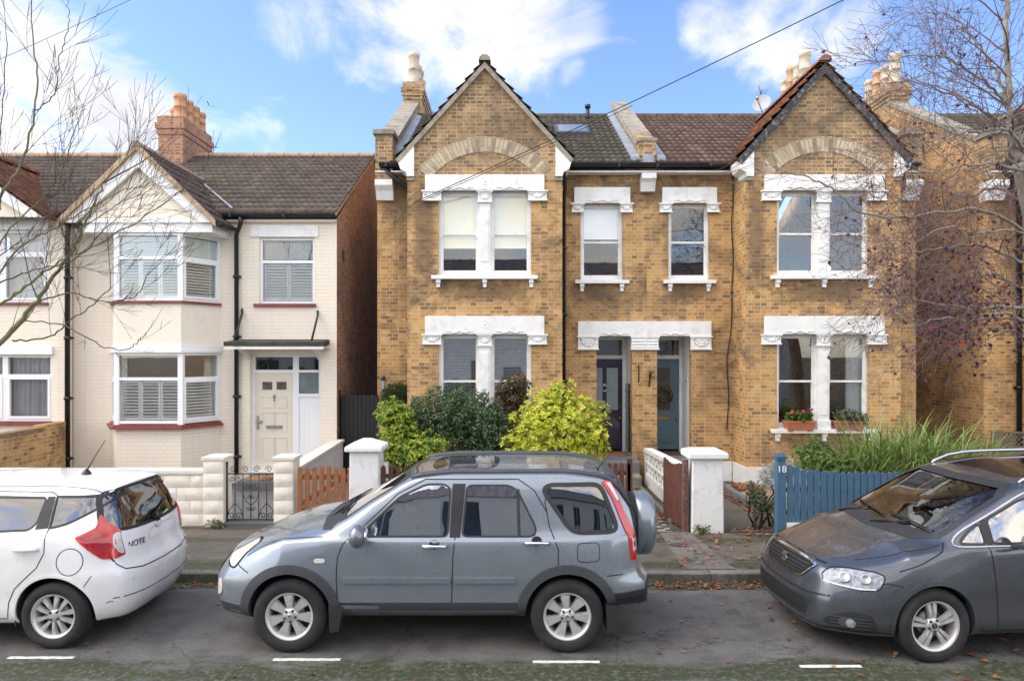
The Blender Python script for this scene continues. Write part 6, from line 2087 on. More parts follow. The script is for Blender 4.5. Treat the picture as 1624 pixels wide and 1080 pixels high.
def body_from(car, root, paint, name='body', windows=(), wells=(), cabin=None):
    """loft, hollow out the cabin, cut the window openings and wheel wells"""
    mb = car.loft(car.st)
    o = mb.build(name, [paint, INTERIOR], None)
    bm = bmesh.new(); bm.from_mesh(o.data); bmesh.ops.recalc_face_normals(bm, faces=bm.faces); bm.to_mesh(o.data); bm.free()
    bvh = BVHTree.FromPolygons([v.co.copy() for v in o.data.vertices], [tuple(p.vertices) for p in o.data.polygons])
    cut = []
    if cabin:
        c0, c1, zf = cabin
        n = int((c1 - c0) / .08)
        ins = lambda q, r: [(max(0.0, min(y, 9) - .055 - (.03 if z > 1.0 else 0)) if 0 < k < len(r) - 1 else 0.0, max(zf + .001 * k, z - .05 if z > .9 else z)) for k, (y, z) in enumerate(r)]
        cut.append(tmp_obj(car.loft([c0 + (c1 - c0) * i / n for i in range(n + 1)], ins, False, 4, 1), [INTERIOR, INTERIOR]))
        for p in cut[-1].data.polygons: p.use_smooth = False
    for kind, poly in windows:
        mb = MB(); mb.cur = 1
        if kind == 'side': mb.prism([(a, -1.3, b) for a, b in poly], (0, 2.6, 0))
        elif kind == 'front': mb.prism([(-.6, a, b) for a, b in poly], (2.2, 0, 0))
        elif kind == 'rear': mb.prism([(car.s1 - 1.0, a, b) for a, b in poly], (2.2, 0, 0))
        elif kind == 'top': mb.prism([(a, b, 1.2) for a, b in poly], (0, 0, 1))
        cut.append(tmp_obj(mb, [INTERIOR, INTERIOR]))
    for (x, r, zc, depth) in wells:
        for sg in (-1, 1):
            mb = MB(); mb.cur = 1; n = 40
            lo = [(x + r * math.cos(2 * math.pi * k / n), sg * depth, zc + r * math.sin(2 * math.pi * k / n)) for k in range(n)]
            mb.hexa(lo, [(a, sg * 1.3, c) for a, _, c in lo])
            cut.append(tmp_obj(mb, [INTERIOR, INTERIOR]))
    carve(o, cut)
    o.parent = root
    return o, bvh


def arch_poly(x, zc, r0, r1, a0, a1, n=26):
    A = [a0 + (a1 - a0) * k / n for k in range(n + 1)]
    return [(x + r0 * math.cos(a), zc + r0 * math.sin(a)) for a in A] + [(x + r1 * math.cos(a), zc + r1 * math.sin(a)) for a in reversed(A)]


def fillet(poly, r=.035, n=5):
    out = []; m = len(poly)
    for i in range(m):
        p, a, b = Vector(poly[i]), Vector(poly[i - 1]), Vector(poly[(i + 1) % m])
        la, lb = (a - p).length, (b - p).length
        q0 = p + (a - p) * min(.45, r / la); q1 = p + (b - p) * min(.45, r / lb)
        for k in range(n + 1):
            t = k / n; v = q0 * (1 - t) ** 2 + p * 2 * t * (1 - t) + q1 * t * t; out.append((v.x, v.y))
    return out


# ------------------------------------------------------------------ silver-blue off-road estate, in the middle of the picture
def car_suv():
    root = empty('parked_car', (-2.088, 7.255, 0), 'blue-grey off-road estate car with a spare wheel on its tailgate', 'car', 'cars parked along the kerb')
    paint = carpaint('blue_grey_metallic', (.235, .272, .31), .55, .26)
    T = [
        ([(-.88, 0), (3.4, 0)], [(-.88, .30), (-.3, .26), (2.8, .28), (3.4, .38)]),
        ([(-.88, .50), (-.4, .60), (3.2, .62), (3.4, .55)], [(-.88, .30), (-.3, .26), (2.8, .28), (3.4, .38)]),
        ([(-.88, .72), (-.4, .81), (.6, .83), (2.2, .83), (3.4, .76)], [(-.88, .34), (-.3, .36), (.5, .40), (2.2, .40), (2.9, .42), (3.4, .43)]),
        ([(-.88, .77), (-.4, .86), (0, .875), (.6, .86), (2.1, .86), (2.7, .875), (3.4, .80)], [(-.88, .52), (3.4, .56)]),
        ([(-.88, .76), (-.4, .86), (0, .885), (.6, .875), (2.1, .875), (2.7, .885), (3.4, .80)], [(-.88, .70), (-.4, .78), (.4, .82), (2.2, .84), (3.4, .84)]),
        ([(-.88, .66), (-.4, .79), (.2, .84), (.6, .855), (2.6, .855), (3.4, .775)], [(-.88, .83), (-.5, .95), (0, 1.02), (.5, 1.035), (1.2, 1.04), (2.4, 1.045), (3.4, 1.06)]),
        ([(-.88, .60), (-.4, .71), (.2, .78), (.5, .815), (1.0, .825), (2.6, .825), (3.4, .75)], [(-.88, .85), (-.5, .985), (0, 1.06), (.45, 1.085), (1.2, 1.075), (3.4, 1.09)]),
        ([(-.88, .52), (-.4, .62), (.2, .70), (.45, .765), (.8, .745), (1.22, .70), (1.6, .69), (2.6, .685), (3.4, .64)], [(-.88, .86), (-.5, 1.0), (0, 1.08), (.40, 1.13), (.8, 1.37), (1.22, 1.585), (1.6, 1.625), (2.5, 1.625), (3.1, 1.59), (3.4, 1.55)]),
        ([(-.88, .40), (-.4, .48), (.2, .55), (.45, .66), (.8, .66), (1.22, .62), (1.6, .61), (2.6, .60), (3.4, .55)], [(-.88, .865), (-.5, 1.01), (0, 1.10), (.34, 1.16), (.8, 1.42), (1.2, 1.62), (1.6, 1.650), (2.5, 1.650), (3.1, 1.62), (3.4, 1.58)]),
        ([(-.88, .2), (3.4, .28)], [(-.88, .87), (-.5, 1.02), (0, 1.115), (.30, 1.18), (.8, 1.455), (1.15, 1.63), (1.6, 1.663), (2.5, 1.663), (3.1, 1.632), (3.4, 1.59)]),
        ([(-.88, 0), (3.4, 0)], [(-.88, .87), (-.5, 1.02), (0, 1.12), (.28, 1.18), (.8, 1.465), (1.14, 1.633), (1.6, 1.667), (2.5, 1.667), (3.1, 1.635), (3.4, 1.593)]),
    ]
    nprof = pchip([(.25, .14), (.36, .05), (.46, .0), (.62, .005), (.72, .06), (.85, .16), (.95, .24), (1.1, .3)])
    tprof = pchip([(.3, .02), (.45, -.04), (.62, -.04), (.70, .04), (1.05, .07), (1.3, .13), (1.5, .22), (1.66, .34)])
    car = Car(T, -.88, 3.40, lambda y, z: .27 * min(1.15, y / .82) ** 3.2 + nprof(z), lambda y, z: .13 * min(1.1, y / .8) ** 4 + tprof(z), 5, .04, .8, .12)
    w1 = [(.64, 1.085), (1.48, 1.085), (1.50, 1.52), (1.44, 1.555), (1.27, 1.555), (1.02, 1.44)]
    w2 = [(1.62, 1.085), (2.29, 1.085), (2.32, 1.15), (2.14, 1.50), (2.06, 1.545), (1.66, 1.545)]
    w3 = [(2.44, 1.55), (2.38, 1.50), (2.63, 1.15), (2.72, 1.115), (3.06, 1.115), (3.09, 1.16), (2.96, 1.50), (2.90, 1.55)]
    w1, w2, w3 = fillet(w1, .05), fillet(w2, .05), fillet(w3, .08)
    ws = [(-.66, 1.20), (.66, 1.20), (.60, 1.55), (.45, 1.60), (-.45, 1.60), (-.60, 1.55)]
    wr = [(-.58, 1.12), (.58, 1.12), (.50, 1.52), (-.50, 1.52)]
    body, bvh = body_from(car, root, paint, 'body', [('side', w1), ('side', w2), ('side', w3), ('front', ws), ('rear', wr)],
                          [(0, .395, .36, .50), (2.606, .395, .36, .50)], (.50, 3.0, .55))
    for poly, m in ((w1, CARGLASS), (w2, CARGLASS), (w3, PRIVACY)):
        for sd in ('near', 'far'): patch(bvh, poly, sd, -.004, m, 'side_window', root, .06, 0)
    patch(bvh, ws, 'front', -.004, CARGLASS, 'windscreen', root, .12, 0)
    patch(bvh, wr, 'rear', -.004, PRIVACY, 'rear_window', root, .06, 0)
    # black window surrounds and pillars
    mb = MB()
    for sd in ('near', 'far'):
        patch(bvh, [(1.50, 1.075), (1.60, 1.075), (1.645, 1.56), (1.52, 1.56)], sd, .004, TRIM, '', None, .05, .01, mb, False)
        for poly in (w1, w2, w3): strip(bvh, poly, sd, .018 if poly is not w3 else .04, .003, TRIM, '', None, True, False, mb)
        strip(bvh, [(2.155, 1.09), (2.145, 1.51)], sd, .03, .006, TRIM, '', None, False, False, mb)
    strip(bvh, ws, 'front', .05, .003, TRIM, '', None, True, False, mb)
    mb.build('window_surround', TRIM, root, rel=False)
    # shut lines
    mb = MB()
    for sd in ('near', 'far'):
        for ln in ([(.565, 1.085), (.50, 1.02), (.455, .9), (.445, .7), (.455, .46)], [(1.555, 1.12), (1.535, .9), (1.52, .43)],
                   [(2.44, 1.50), (2.40, 1.40), (2.44, 1.18), (2.52, .98), (2.52, .81)], [(.585, 1.08), (1.0, 1.47), (1.26, 1.60), (2.15, 1.60), (2.30, 1.50), (2.42, 1.3)],
                   [(.455, .46), (1.52, .43), (2.13, .43), (2.19, .5)], [(-.40, .74), (-.52, .78), (-.6, .84)], [(2.98, .72), (3.14, .72)]):
            strip(bvh, ln, sd, .009, .0015, GAP, '', None, False, False, mb)
        f = fillet([(2.70, .86), (2.91, .86), (2.91, 1.03), (2.70, 1.03)], .05)
        strip(bvh, f, sd, .007, .0015, GAP, '', None, True, False, mb)
    strip(bvh, [(-.45, -.70), (0, -.77), (.30, -.80)], 'top', .009, .0015, GAP, '', None, False, False, mb)
    strip(bvh, [(-.45, .70), (0, .77), (.30, .80)], 'top', .009, .0015, GAP, '', None, False, False, mb)
    mb.build('shut_line', GAP, root, rel=False)
    # lower cladding: arches, sill, bumpers, side moulding
    A0, A1 = R(-8), R(188)
    for x, a0, a1 in ((0, R(-12), R(196)), (2.606, R(-14), R(186))):
        for sd in ('near', 'far'): patch(bvh, arch_poly(x, .36, .393, .478, a0, a1), sd, .016, GREYTRIM, 'wheel_arch', root, .035, .03)
    for sd in ('near', 'far'):
        patch(bvh, [(.46, .395), (2.14, .395), (2.17, .475), (.43, .475)], sd, .004, GREYTRIM, 'sill', root, .05, .01)
        patch(bvh, fillet([(.50, .665), (1.51, .665), (1.51, .715), (.50, .715)], .02), sd, .018, paint, 'side_moulding', root, .03, .02)
        patch(bvh, fillet([(1.545, .665), (2.12, .665), (2.12, .715), (1.545, .715)], .02), sd, .018, paint, 'side_moulding', root, .03, .02)
    # front: bumper skirt, lamps, grille
    mb = MB()
    for sd in ('near', 'far'): patch(bvh, [(-.86, .33), (-.38, .31), (-.385, .43), (-.86, .45)], sd, .008, TRIM, '', None, .05, .02, mb, False)
    patch(bvh, [(-.62, .32), (.62, .32), (.62, .46), (-.62, .46)], 'front', .008, TRIM, '', None, .05, .02, mb, False)
    mb.build('bumper_skirt', GREYTRIM, root, rel=False)
    patch(bvh, [(-.40, .62), (.40, .62), (.42, .80), (-.42, .80)], 'front', .008, TRIM, 'grille', root, .05, .02)
    patch(bvh, [(-.5, .46), (.5, .46), (.45, .58), (-.45, .58)], 'front', .008, TRIM, 'air_intake', root, .05, .02)
    q = 1 / math.sqrt(2)
    for sg, nm in ((-1, 'fn'), (1, 'ff')):
        def view(a, b, sg=sg):
            return Vector((-3, sg * 3, 0)) + Vector((q, sg * q, 0)) * a + Vector((0, 0, b)), Vector((q, -sg * q, 0))
        lamp = smooth_poly([(.0, .965), (.10, .985), (.165, .97), (.13, .86), (.10, .765), (.03, .765), (-.10, .84)], 4, (2,))
        h = patch(bvh, lamp, view, .006, AMBERLAMP, 'headlamp', root, .03, .03)
        strip(bvh, lamp, view, .014, .007, GAP, 'lamp_gasket', h, True)
        patch(bvh, [(-.03 + .045 * math.cos(t * .4488), .575 + .075 * math.sin(t * .4488)) for t in range(14)], view, .008, CLEARLAMP, 'fog_lamp', root, .03, .02)
    # rear lamps climbing the pillar
    for sg in (-1, 1):
        def view(a, b, sg=sg):
            return Vector((3.2 + 3, sg * (.7 + 3), 0)) + Vector((q, -sg * q, 0)) * a + Vector((0, 0, b)), Vector((-q, -sg * q, 0))
        full = [(-.145, 1.57), (-.055, 1.57), (-.03, 1.50), (.0, 1.30), (.055, 1.15), (.075, 1.05), (.075, .84), (-.005, .83), (-.01, 1.05), (-.05, 1.2), (-.095, 1.42)]
        full = fillet(full, .02, 3)
        l = patch(bvh, full, view, .012, REDLAMP, 'tail_lamp', root, .03, .03)
        patch(bvh, [(-.105, 1.555), (-.06, 1.555), (-.025, 1.40), (-.05, 1.385)], view, .015, CLEARLAMP, 'clear_lens', l, .03, .01)
        patch(bvh, [(.02, 1.04), (.07, 1.04), (.07, .92), (.02, .92)], view, .015, CLEARLAMP, 'clear_lens', l, .03, .01)
    mb = MB()
    for sd in ('near', 'far'): patch(bvh, [(3.02, .43), (3.40, .44), (3.40, .56), (2.98, .55)], sd, .010, TRIM, '', None, .05, .02, mb, False)
    patch(bvh, [(-.7, .42), (.7, .42), (.7, .56), (-.7, .56)], 'rear', .010, TRIM, '', None, .05, .02, mb, False)
    for k in range(16):
        p, n = hit(bvh, 'near', 3.04 + k * .02, .5, .013); mb.box(p.x - .003, p.x + .003, p.y - .004, p.y + .01, .45, .545)
    mb.build('rear_bumper_strip', TRIM, root, rel=False)
    # spare wheel in its painted cover
    mb = MB(); c = (3.36, .12, .99)
    mb.lathe([(.001, .245), (.20, .245), (.27, .235), (.325, .20), (.338, .16), (.338, .05), (.31, .02)], c, 'x', 40)
    sp = mb.build('spare_wheel_cover', paint, root, rel=False, fixn=True)
    mb = MB(); mb.lathe([(.325, .06), (.325, -.03), (.2, -.04), (.001, -.04)], c, 'x', 32); mb.build('tyre', TYRE, sp, rel=False, fixn=True)
    # mirrors, handles, roof, aerial, wipers, mud flaps
    for sg in (-1, 1): mirror(root, .68, sg * .845, 1.14, sg, carpaint('mirror_silver', (.17, .18, .20), .5), .24, .20)
    for sd in ('near', 'far'):
        handle(bvh, body, 1.36, 1.005, .235, CHROME, sd); handle(bvh, body, 2.32, 1.035, .235, CHROME, sd)
    mb = MB()
    for sg in (-1, 1):
        mb.tube([hit(bvh, 'top', a, sg * b, .006)[0] for a, b in [(1.12 + k * .1, .630 - .002 * k) for k in range(22)]], .032, 8)
    mb.build('roof_moulding', GREYTRIM, root, rel=False)
    patch(bvh, smooth_poly([(1.32, -.40), (1.90, -.40), (1.90, .40), (1.32, .40)], 4), 'top', .004, plain('sunroof_glass', (.012, .014, .016), .04, .1, 3), 'sunroof', root, .06, .01)
    mb = MB(); patch(bvh, [(3.02, -.52), (3.30, -.50), (3.30, .50), (3.02, .52)], 'top', .018, paint, '', None, .06, .03, mb, False); mb.build('roof_spoiler', GREYTRIM, root, rel=False)
    p, n = hit(bvh, 'top', 2.95, -.30, 0)
    mb = MB(); mb.lathe([(.03, 0), (.02, .02), (.001, .03)], p, 'z', 10); mb.tube([p, p + Vector((.14, 0, .17))], [.006, .003], 5); mb.build('aerial', BLACK, root, rel=False)
    for (yy, L, y2) in ((-.45, .5, .05), (.10, .55, .6)):
        pts = [hit(bvh, 'front', yy + (y2 - yy) * k / 6, 1.205 + .03 * k / 6, .02)[0] for k in range(7)]
        mb = MB(); mb.tube(pts, .009, 5); mb.tube([hit(bvh, 'top', .25, yy + .1, .0)[0], pts[3]], .011, 5); mb.build('wiper', BLACK, root, rel=False)
    patch(bvh, [(.27, -.70), (.36, -.74), (.42, -.66), (.40, .66), (.36, .74), (.27, .70), (.21, .3), (.21, -.3)], 'top', .003, TRIM, 'cowl', root, .05, 0)
    for x in (.405, 3.0):
        for sg in (-1, 1):
            mb = MB(); mb.hexa([(x - .03, sg * .62, .21), (x - .02, sg * .882, .20), (x + .06, sg * .87, .21), (x + .05, sg * .62, .22)], [(x - .05, sg * .62, .42), (x - .03, sg * .885, .46), (x + .10, sg * .87, .44), (x + .03, sg * .62, .42)])
            mb.build('mud_flap', TRIM, root, rel=False, fixn=True)
    mb = MB(); mb.box(-.5, 3.1, -.45, .45, .22, .30); mb.tube([(2.3, .3, .25), (3.2, .3, .27)], .09, 8); mb.build('underbody', INTERIOR, root, rel=False)
    # badges on the wing
    p, n = hit(bvh, 'near', .27, .905, .003)
    put_text('badge', 'i-VTEC', .042, CHROME, root, Matrix.Translation(p) @ Matrix.Rotation(R(90), 4, 'X'), .001)
    patch(bvh, smooth_poly([(.245, .855), (.33, .855), (.33, .89), (.245, .89)], 3), 'near', .006, CLEARLAMP, 'side_repeater', root, .02, .008)
    # cabin
    mb = MB()
    for y in (-.36, .36): seat_mb(mb, 1.18, y, .62)
    for y in (-.40, .40): seat_mb(mb, 2.10, y, .64, .58, .3)
    mb.build('seat', SEATCLOTH, root, rel=False)
    mb = MB(); mb.hexa([(.52, -.72, .6), (.86, -.72, .6), (.86, .72, .6), (.52, .72, .6)], [(.52, -.70, 1.12), (.82, -.70, 1.06), (.82, .70, 1.06), (.52, .70, 1.12)]); mb.build('dashboard', INTERIOR, root, rel=False)
    mb = MB(); steering(mb, .98, .36, 1.03); mb.build('steering_wheel', INTERIOR, root, rel=False)
    for x in (0, 2.606):
        for sg in (-1, 1): wheel(root, (x, sg * .765, .343), .343, .222, .215, 'seven', sg, 'H')
    return root


def car_mpv():
    root = empty('parked_car', (3.775, 7.10, 0), 'dark grey people carrier with silver roof rails, before the blue picket fence', 'car', 'cars parked along the kerb', rz=R(4.0))
    paint = carpaint('dark_grey_metallic', (.085, .096, .112), .6, .24)
    T = [
        ([(-1.04, 0), (3.9, 0)], [(-1.04, .22), (-.4, .19), (3.2, .22), (3.9, .36)]),
        ([(-1.04, .52), (-.4, .64), (3.4, .66), (3.9, .6)], [(-1.04, .22), (-.4, .19), (3.2, .22), (3.9, .36)]),
        ([(-1.04, .76), (-.4, .86), (.6, .88), (3.2, .88), (3.9, .82)], [(-1.04, .26), (-.3, .24), (.5, .25), (3.2, .28), (3.9, .42)]),
        ([(-1.04, .82), (-.4, .92), (0, .94), (.6, .925), (2.6, .925), (3.9, .86)], [(-1.04, .46), (3.9, .58)]),
        ([(-1.04, .80), (-.4, .91), (0, .945), (.6, .94), (2.6, .94), (3.9, .86)], [(-1.04, .62), (-.4, .70), (.4, .78), (2.2, .84), (3.9, .90)]),
        ([(-1.04, .70), (-.4, .84), (.2, .90), (.6, .925), (2.6, .925), (3.9, .84)], [(-1.04, .76), (-.5, .86), (0, .96), (.5, 1.01), (1.2, 1.03), (2.4, 1.06), (3.9, 1.10)]),
        ([(-1.04, .62), (-.4, .76), (.1, .84), (.5, .89), (1.0, .895), (2.8, .895), (3.9, .82)], [(-1.04, .79), (-.5, .90), (0, 1.0), (.30, 1.04), (1.2, 1.06), (2.4, 1.09), (3.9, 1.14)]),
        ([(-1.04, .50), (-.4, .64), (.0, .73), (.2, .79), (.6, .785), (1.08, .735), (1.6, .70), (2.8, .67), (3.9, .62)], [(-1.04, .81), (-.5, .915), (-.05, 1.01), (.15, 1.06), (.6, 1.29), (1.08, 1.49), (1.6, 1.58), (2.6, 1.60), (3.5, 1.56), (3.9, 1.50)]),
        ([(-1.04, .38), (-.4, .50), (.0, .58), (.2, .68), (.6, .68), (1.08, .635), (1.6, .60), (2.8, .57), (3.9, .52)], [(-1.04, .82), (-.5, .925), (-.12, 1.02), (.05, 1.07), (.6, 1.35), (1.03, 1.55), (1.6, 1.635), (2.6, 1.65), (3.5, 1.605), (3.9, 1.54)]),
        ([(-1.04, .2), (3.9, .28)], [(-1.04, .83), (-.5, .93), (-.16, 1.02), (.0, 1.065), (.6, 1.385), (1.0, 1.565), (1.6, 1.655), (2.6, 1.67), (3.5, 1.625), (3.9, 1.56)]),
        ([(-1.04, 0), (3.9, 0)], [(-1.04, .83), (-.5, .935), (-.18, 1.02), (-.02, 1.065), (.6, 1.395), (.98, 1.57), (1.6, 1.66), (2.6, 1.675), (3.5, 1.63), (3.9, 1.565)]),
    ]
    nprof = pchip([(.18, .12), (.26, .02), (.36, .0), (.5, .01), (.62, .05), (.72, .09), (.82, .17), (.95, .28), (1.1, .3)])
    tprof = pchip([(.3, .05), (.5, .0), (.9, .03), (1.2, .1), (1.5, .3), (1.66, .4)])
    car = Car(T, -1.04, 3.90, lambda y, z: .27 * min(1.15, y / .88) ** 3.4 + nprof(z), lambda y, z: .15 * min(1.1, y / .86) ** 4 + tprof(z), 5, .04, .85)
    wq = [(.275, 1.06), (.51, 1.06), (.51, 1.235), (.40, 1.165)]
    w1 = [(.575, 1.065), (1.52, 1.075), (1.50, 1.50), (1.15, 1.49), (.90, 1.42), (.575, 1.265)]
    w2 = [(1.64, 1.08), (2.62, 1.10), (2.60, 1.52), (1.62, 1.51)]
    w3 = [(2.76, 1.10), (3.50, 1.14), (3.52, 1.22), (3.40, 1.48), (2.74, 1.52)]
    w1, w2, w3, wq = fillet(w1, .04), fillet(w2, .04), fillet(w3, .06), fillet(wq, .04)
    ws = [(-.725, 1.10), (-.60, 1.07), (0, 1.062), (.60, 1.07), (.725, 1.10), (.675, 1.45), (.58, 1.53), (-.58, 1.53), (-.675, 1.45)]
    wr = [(-.62, 1.12), (.62, 1.12), (.54, 1.48), (-.54, 1.48)]
    sr = [(1.22, -.50), (2.35, -.50), (2.35, .50), (1.22, .50), (1.14, .3), (1.14, -.3)]
    body, bvh = body_from(car, root, paint, 'body', [('side', wq), ('side', w1), ('side', w2), ('side', w3), ('front', ws), ('rear', wr)],
                          [(0, .372, .345, .52), (2.92, .372, .345, .52)], (.30, 3.62, .5))
    for poly, m in ((wq, CARGLASS), (w1, CARGLASS), (w2, PRIVACY), (w3, PRIVACY)):
        for sd in ('near', 'far'): patch(bvh, poly, sd, -.004, m, 'side_window', root, .06, 0)
    patch(bvh, ws, 'front', -.004, glass('windscreen_glass', (.42, .47, .45), .15), 'windscreen', root, .12, 0)
    patch(bvh, wr, 'rear', -.004, PRIVACY, 'rear_window', root, .06, 0)
    mb = MB()
    for sd in ('near', 'far'):
        patch(bvh, [(.515, 1.055), (.57, 1.055), (.57, 1.275), (.515, 1.245)], sd, .004, TRIM, '', None, .05, .01, mb, False)
        patch(bvh, [(1.525, 1.07), (1.635, 1.07), (1.615, 1.515), (1.505, 1.51)], sd, .004, TRIM, '', None, .05, .01, mb, False)
        patch(bvh, [(2.625, 1.09), (2.755, 1.09), (2.735, 1.525), (2.605, 1.525)], sd, .004, TRIM, '', None, .05, .01, mb, False)
        for poly in (wq, w1, w2, w3): strip(bvh, poly, sd, .02, .003, TRIM, '', None, True, False, mb)
    strip(bvh, ws, 'front', .045, .003, TRIM, '', None, True, False, mb)
    mb.build('window_surround', TRIM, root, rel=False)
    # bright line round the side glass
    mb = MB()
    for sd in ('near', 'far'):
        strip(bvh, smooth_poly([(.22, 1.045), (.52, 1.042), (1.6, 1.058), (2.7, 1.085), (3.56, 1.12), (3.44, 1.51), (2.7, 1.54), (1.5, 1.525), (1.1, 1.51), (.88, 1.44), (.38, 1.18)], 4, (4,)), sd, .010, .007, CHROME, '', None, True, False, mb)
    mb.build('window_chrome', plain('satin_chrome', (.5, .5, .52), .25, .03, 5, Metallic=1.0), root, rel=False)
    mb = MB()
    for sd in ('near', 'far'):
        for ln in ([(.515, 1.05), (.525, .98), (.56, .7), (.60, .33), (.60, .27)], [(1.58, 1.06), (1.60, .27)], [(2.69, 1.08), (2.70, .75), (2.60, .5), (2.48, .27)], [(.60, .275), (2.48, .275)],
                   [(-.31, .82), (-.1, .90), (.10, 1.0), (.16, 1.06)], [(-.30, .70), (-.42, .72), (-.5, .70)]):
            strip(bvh, ln, sd, .009, .0015, GAP, '', None, False, False, mb)
    for sg in (-1, 1):
        strip(bvh, [(-.58, sg * .60), (-.3, sg * .72), (-.05, sg * .80), (.12, sg * .80)], 'top', .010, .0015, GAP, '', None, False, False, mb)
    strip(bvh, [(-.52, .805), (-.3, .822), (0, .828), (.3, .822), (.52, .805)], 'front', .010, .0015, GAP, '', None, False, False, mb)
    mb.build('shut_line', GAP, root, rel=False)
    for sd in ('near', 'far'):
        patch(bvh, [(.46, .265), (2.52, .27), (2.52, .30), (.46, .30)], sd, .012, TRIM, 'sill', root, .05, .02)
        for x in (0, 2.92):
            patch(bvh, arch_poly(x, .345, .370, .41, R(-16), R(196)), sd, .006, paint, 'wheel_arch', root, .03, .02)
    # face: grille with chrome frame, emblem, lamps, lower grille, fog lamps
    gp = smooth_poly([(-.47, .775), (-.25, .80), (.25, .80), (.47, .775), (.36, .655), (.28, .635), (-.28, .635), (-.36, .655)], 3, (0, 3))
    g = patch(bvh, gp, 'front', .003, GAP, 'grille', root, .04, .01)
    mb = MB()
    for z in (.665, .695, .725, .755, .785):
        hw = .30 + (z - .63) * .85
        strip(bvh, [(-min(hw, .43), z), (min(hw, .43), z)], 'front', .012, .012, TRIM, '', None, False, False, mb)
    for y in (-.2, .2): strip(bvh, [(y, .64), (y * 1.1, .80)], 'front', .012, .011, TRIM, '', None, False, False, mb)
    mb.build('grille_slat', TRIM, g, rel=False)
    strip(bvh, gp, 'front', .016, .012, CHROME, 'grille_frame', g, True)
    p, n = hit(bvh, 'front', 0, .715, .02)
    Mx = Matrix.Translation(p) @ Matrix.Rotation(R(-90), 4, 'Z') @ Matrix.Rotation(R(90), 4, 'X')
    mb = MB()   # stylised S from two slanted bars and a diagonal
    for q in ([(-.055, .012), (-.02, .05), (.06, .05), (.06, .022), (.0, .022), (-.01, .012)], [(.055, -.012), (.02, -.05), (-.06, -.05), (-.06, -.022), (.0, -.022), (.01, -.012)], [(-.055, .006), (.0, .006), (.055, -.006), (.0, -.006)]):
        mb.hexa([Mx @ Vector((a, b, -.012)) for a, b in q], [Mx @ Vector((a, b, .006)) for a, b in q])
    mb.build('emblem', CHROME, g, rel=False, fixn=True)
    q = 1 / math.sqrt(2)
    for sg in (-1, 1):
        def view(a, b, sg=sg):
            return Vector((-3, sg * 3, 0)) + Vector((q, sg * q, 0)) * a + Vector((0, 0, b)), Vector((q, -sg * q, 0))
        lamp = smooth_poly([(-.215, .73), (-.16, .785), (.0, .805), (.20, .80), (.285, .775), (.29, .735), (.245, .655), (.10, .645), (-.1, .665), (-.2, .69)], 3, (0, 4))
        h = patch(bvh, lamp, view, .002, plain('lamp_reflector', (.24, .26, .30), .12, .55, 30), 'headlamp', root, .03, .02)
        for (a, b, r) in ((-.02, .73, .05), (.15, .735, .045)):
            pp, nn = hit(bvh, view, a, b, .004)
            k = MB(); rot = nn.to_track_quat('Z', 'Y').to_matrix().to_4x4()
            pr = [(.001, .002), (r * .55, .004), (r * .8, .012), (r, .014), (r * 1.05, .0)]
            for i_ in range(len(pr)): pass
            mm = MB(); mm.lathe(pr, (0, 0, 0), 'z', 18)
            k.add([Matrix.Translation(pp) @ rot @ Vector(v) for v in mm.v], mm.f, True); k.build('lamp_bowl', STEEL, h, rel=False)
        strip(bvh, [(-.19, .685), (-.1, .668), (.10, .652), (.235, .66)], view, .012, .008, CLEARLAMP, 'running_light', h)
        strip(bvh, lamp, view, .010, .004, GAP, 'lamp_gasket', h, True)
        fogp = smooth_poly([(-.16, .36), (.02, .44), (.20, .43), (.24, .31), (.22, .265), (.0, .27), (-.15, .30)], 3)
        f = patch(bvh, fogp, view, .003, TRIM, 'fog_surround', root, .03, .01)
        k = MB()
        for z in (.30, .33, .36, .39): strip(bvh, [(-.12, z), (.20, z)], view, .010, .010, GAP, '', None, False, False, k)
        k.build('intake_slat', GREYTRIM, f, rel=False)
        patch(bvh, [(.02 + .075 * math.cos(t * .4488), .345 + .045 * math.sin(t * .4488)) for t in range(14)], view, .014, GREYTRIM, 'fog_bezel', f, .03, .012)
        patch(bvh, [(.045 + .04 * math.cos(t * .4488), .345 + .036 * math.sin(t * .4488)) for t in range(14)], view, .02, MATS['lamp_reflector'], 'fog_lamp', f, .03, .01)
        for zz in (.60,): pass
    lg = smooth_poly([(-.55, .475), (.55, .475), (.48, .33), (.40, .31), (-.40, .31), (-.48, .33)], 3, (0, 1))
    l = patch(bvh, lg, 'front', .003, TRIM, 'lower_grille', root, .04, .01)
    mb = MB()
    for z in (.345, .375, .405, .435, .46): strip(bvh, [(-.50, z), (.50, z)], 'front', .010, .010, GAP, '', None, False, False, mb)
    mb.build('grille_slat', GAP, l, rel=False)
    mb = MB(); strip(bvh, [(-.86, .255), (-.5, .24), (0, .235), (.5, .24), (.86, .255)], 'front', .022, .012, GREYTRIM, '', None, False, False, mb); mb.build('front_lip', carpaint('dark_grey_metallic', None, 0), root, rel=False)
    strip(bvh, [(-.70, .56), (-.5, .535), (0, .525), (.5, .535), (.70, .56)], 'front', .012, .004, GAP, 'bumper_crease', root)
    for sg in (-1, 1): mirror(root, .80, sg * .93, 1.12, sg, carpaint('mirror_grey', (.16, .17, .19), .5), .24, .17)
    for sd in ('near', 'far'): handle(bvh, body, 1.38, .93, .22, paint, sd); handle(bvh, body, 1.78, .94, .22, paint, sd)
    # glass roof and rails
    patch(bvh, smooth_poly(sr, 3), 'top', .004, plain('sunroof_glass', None), 'glass_roof', root, .06, .008)
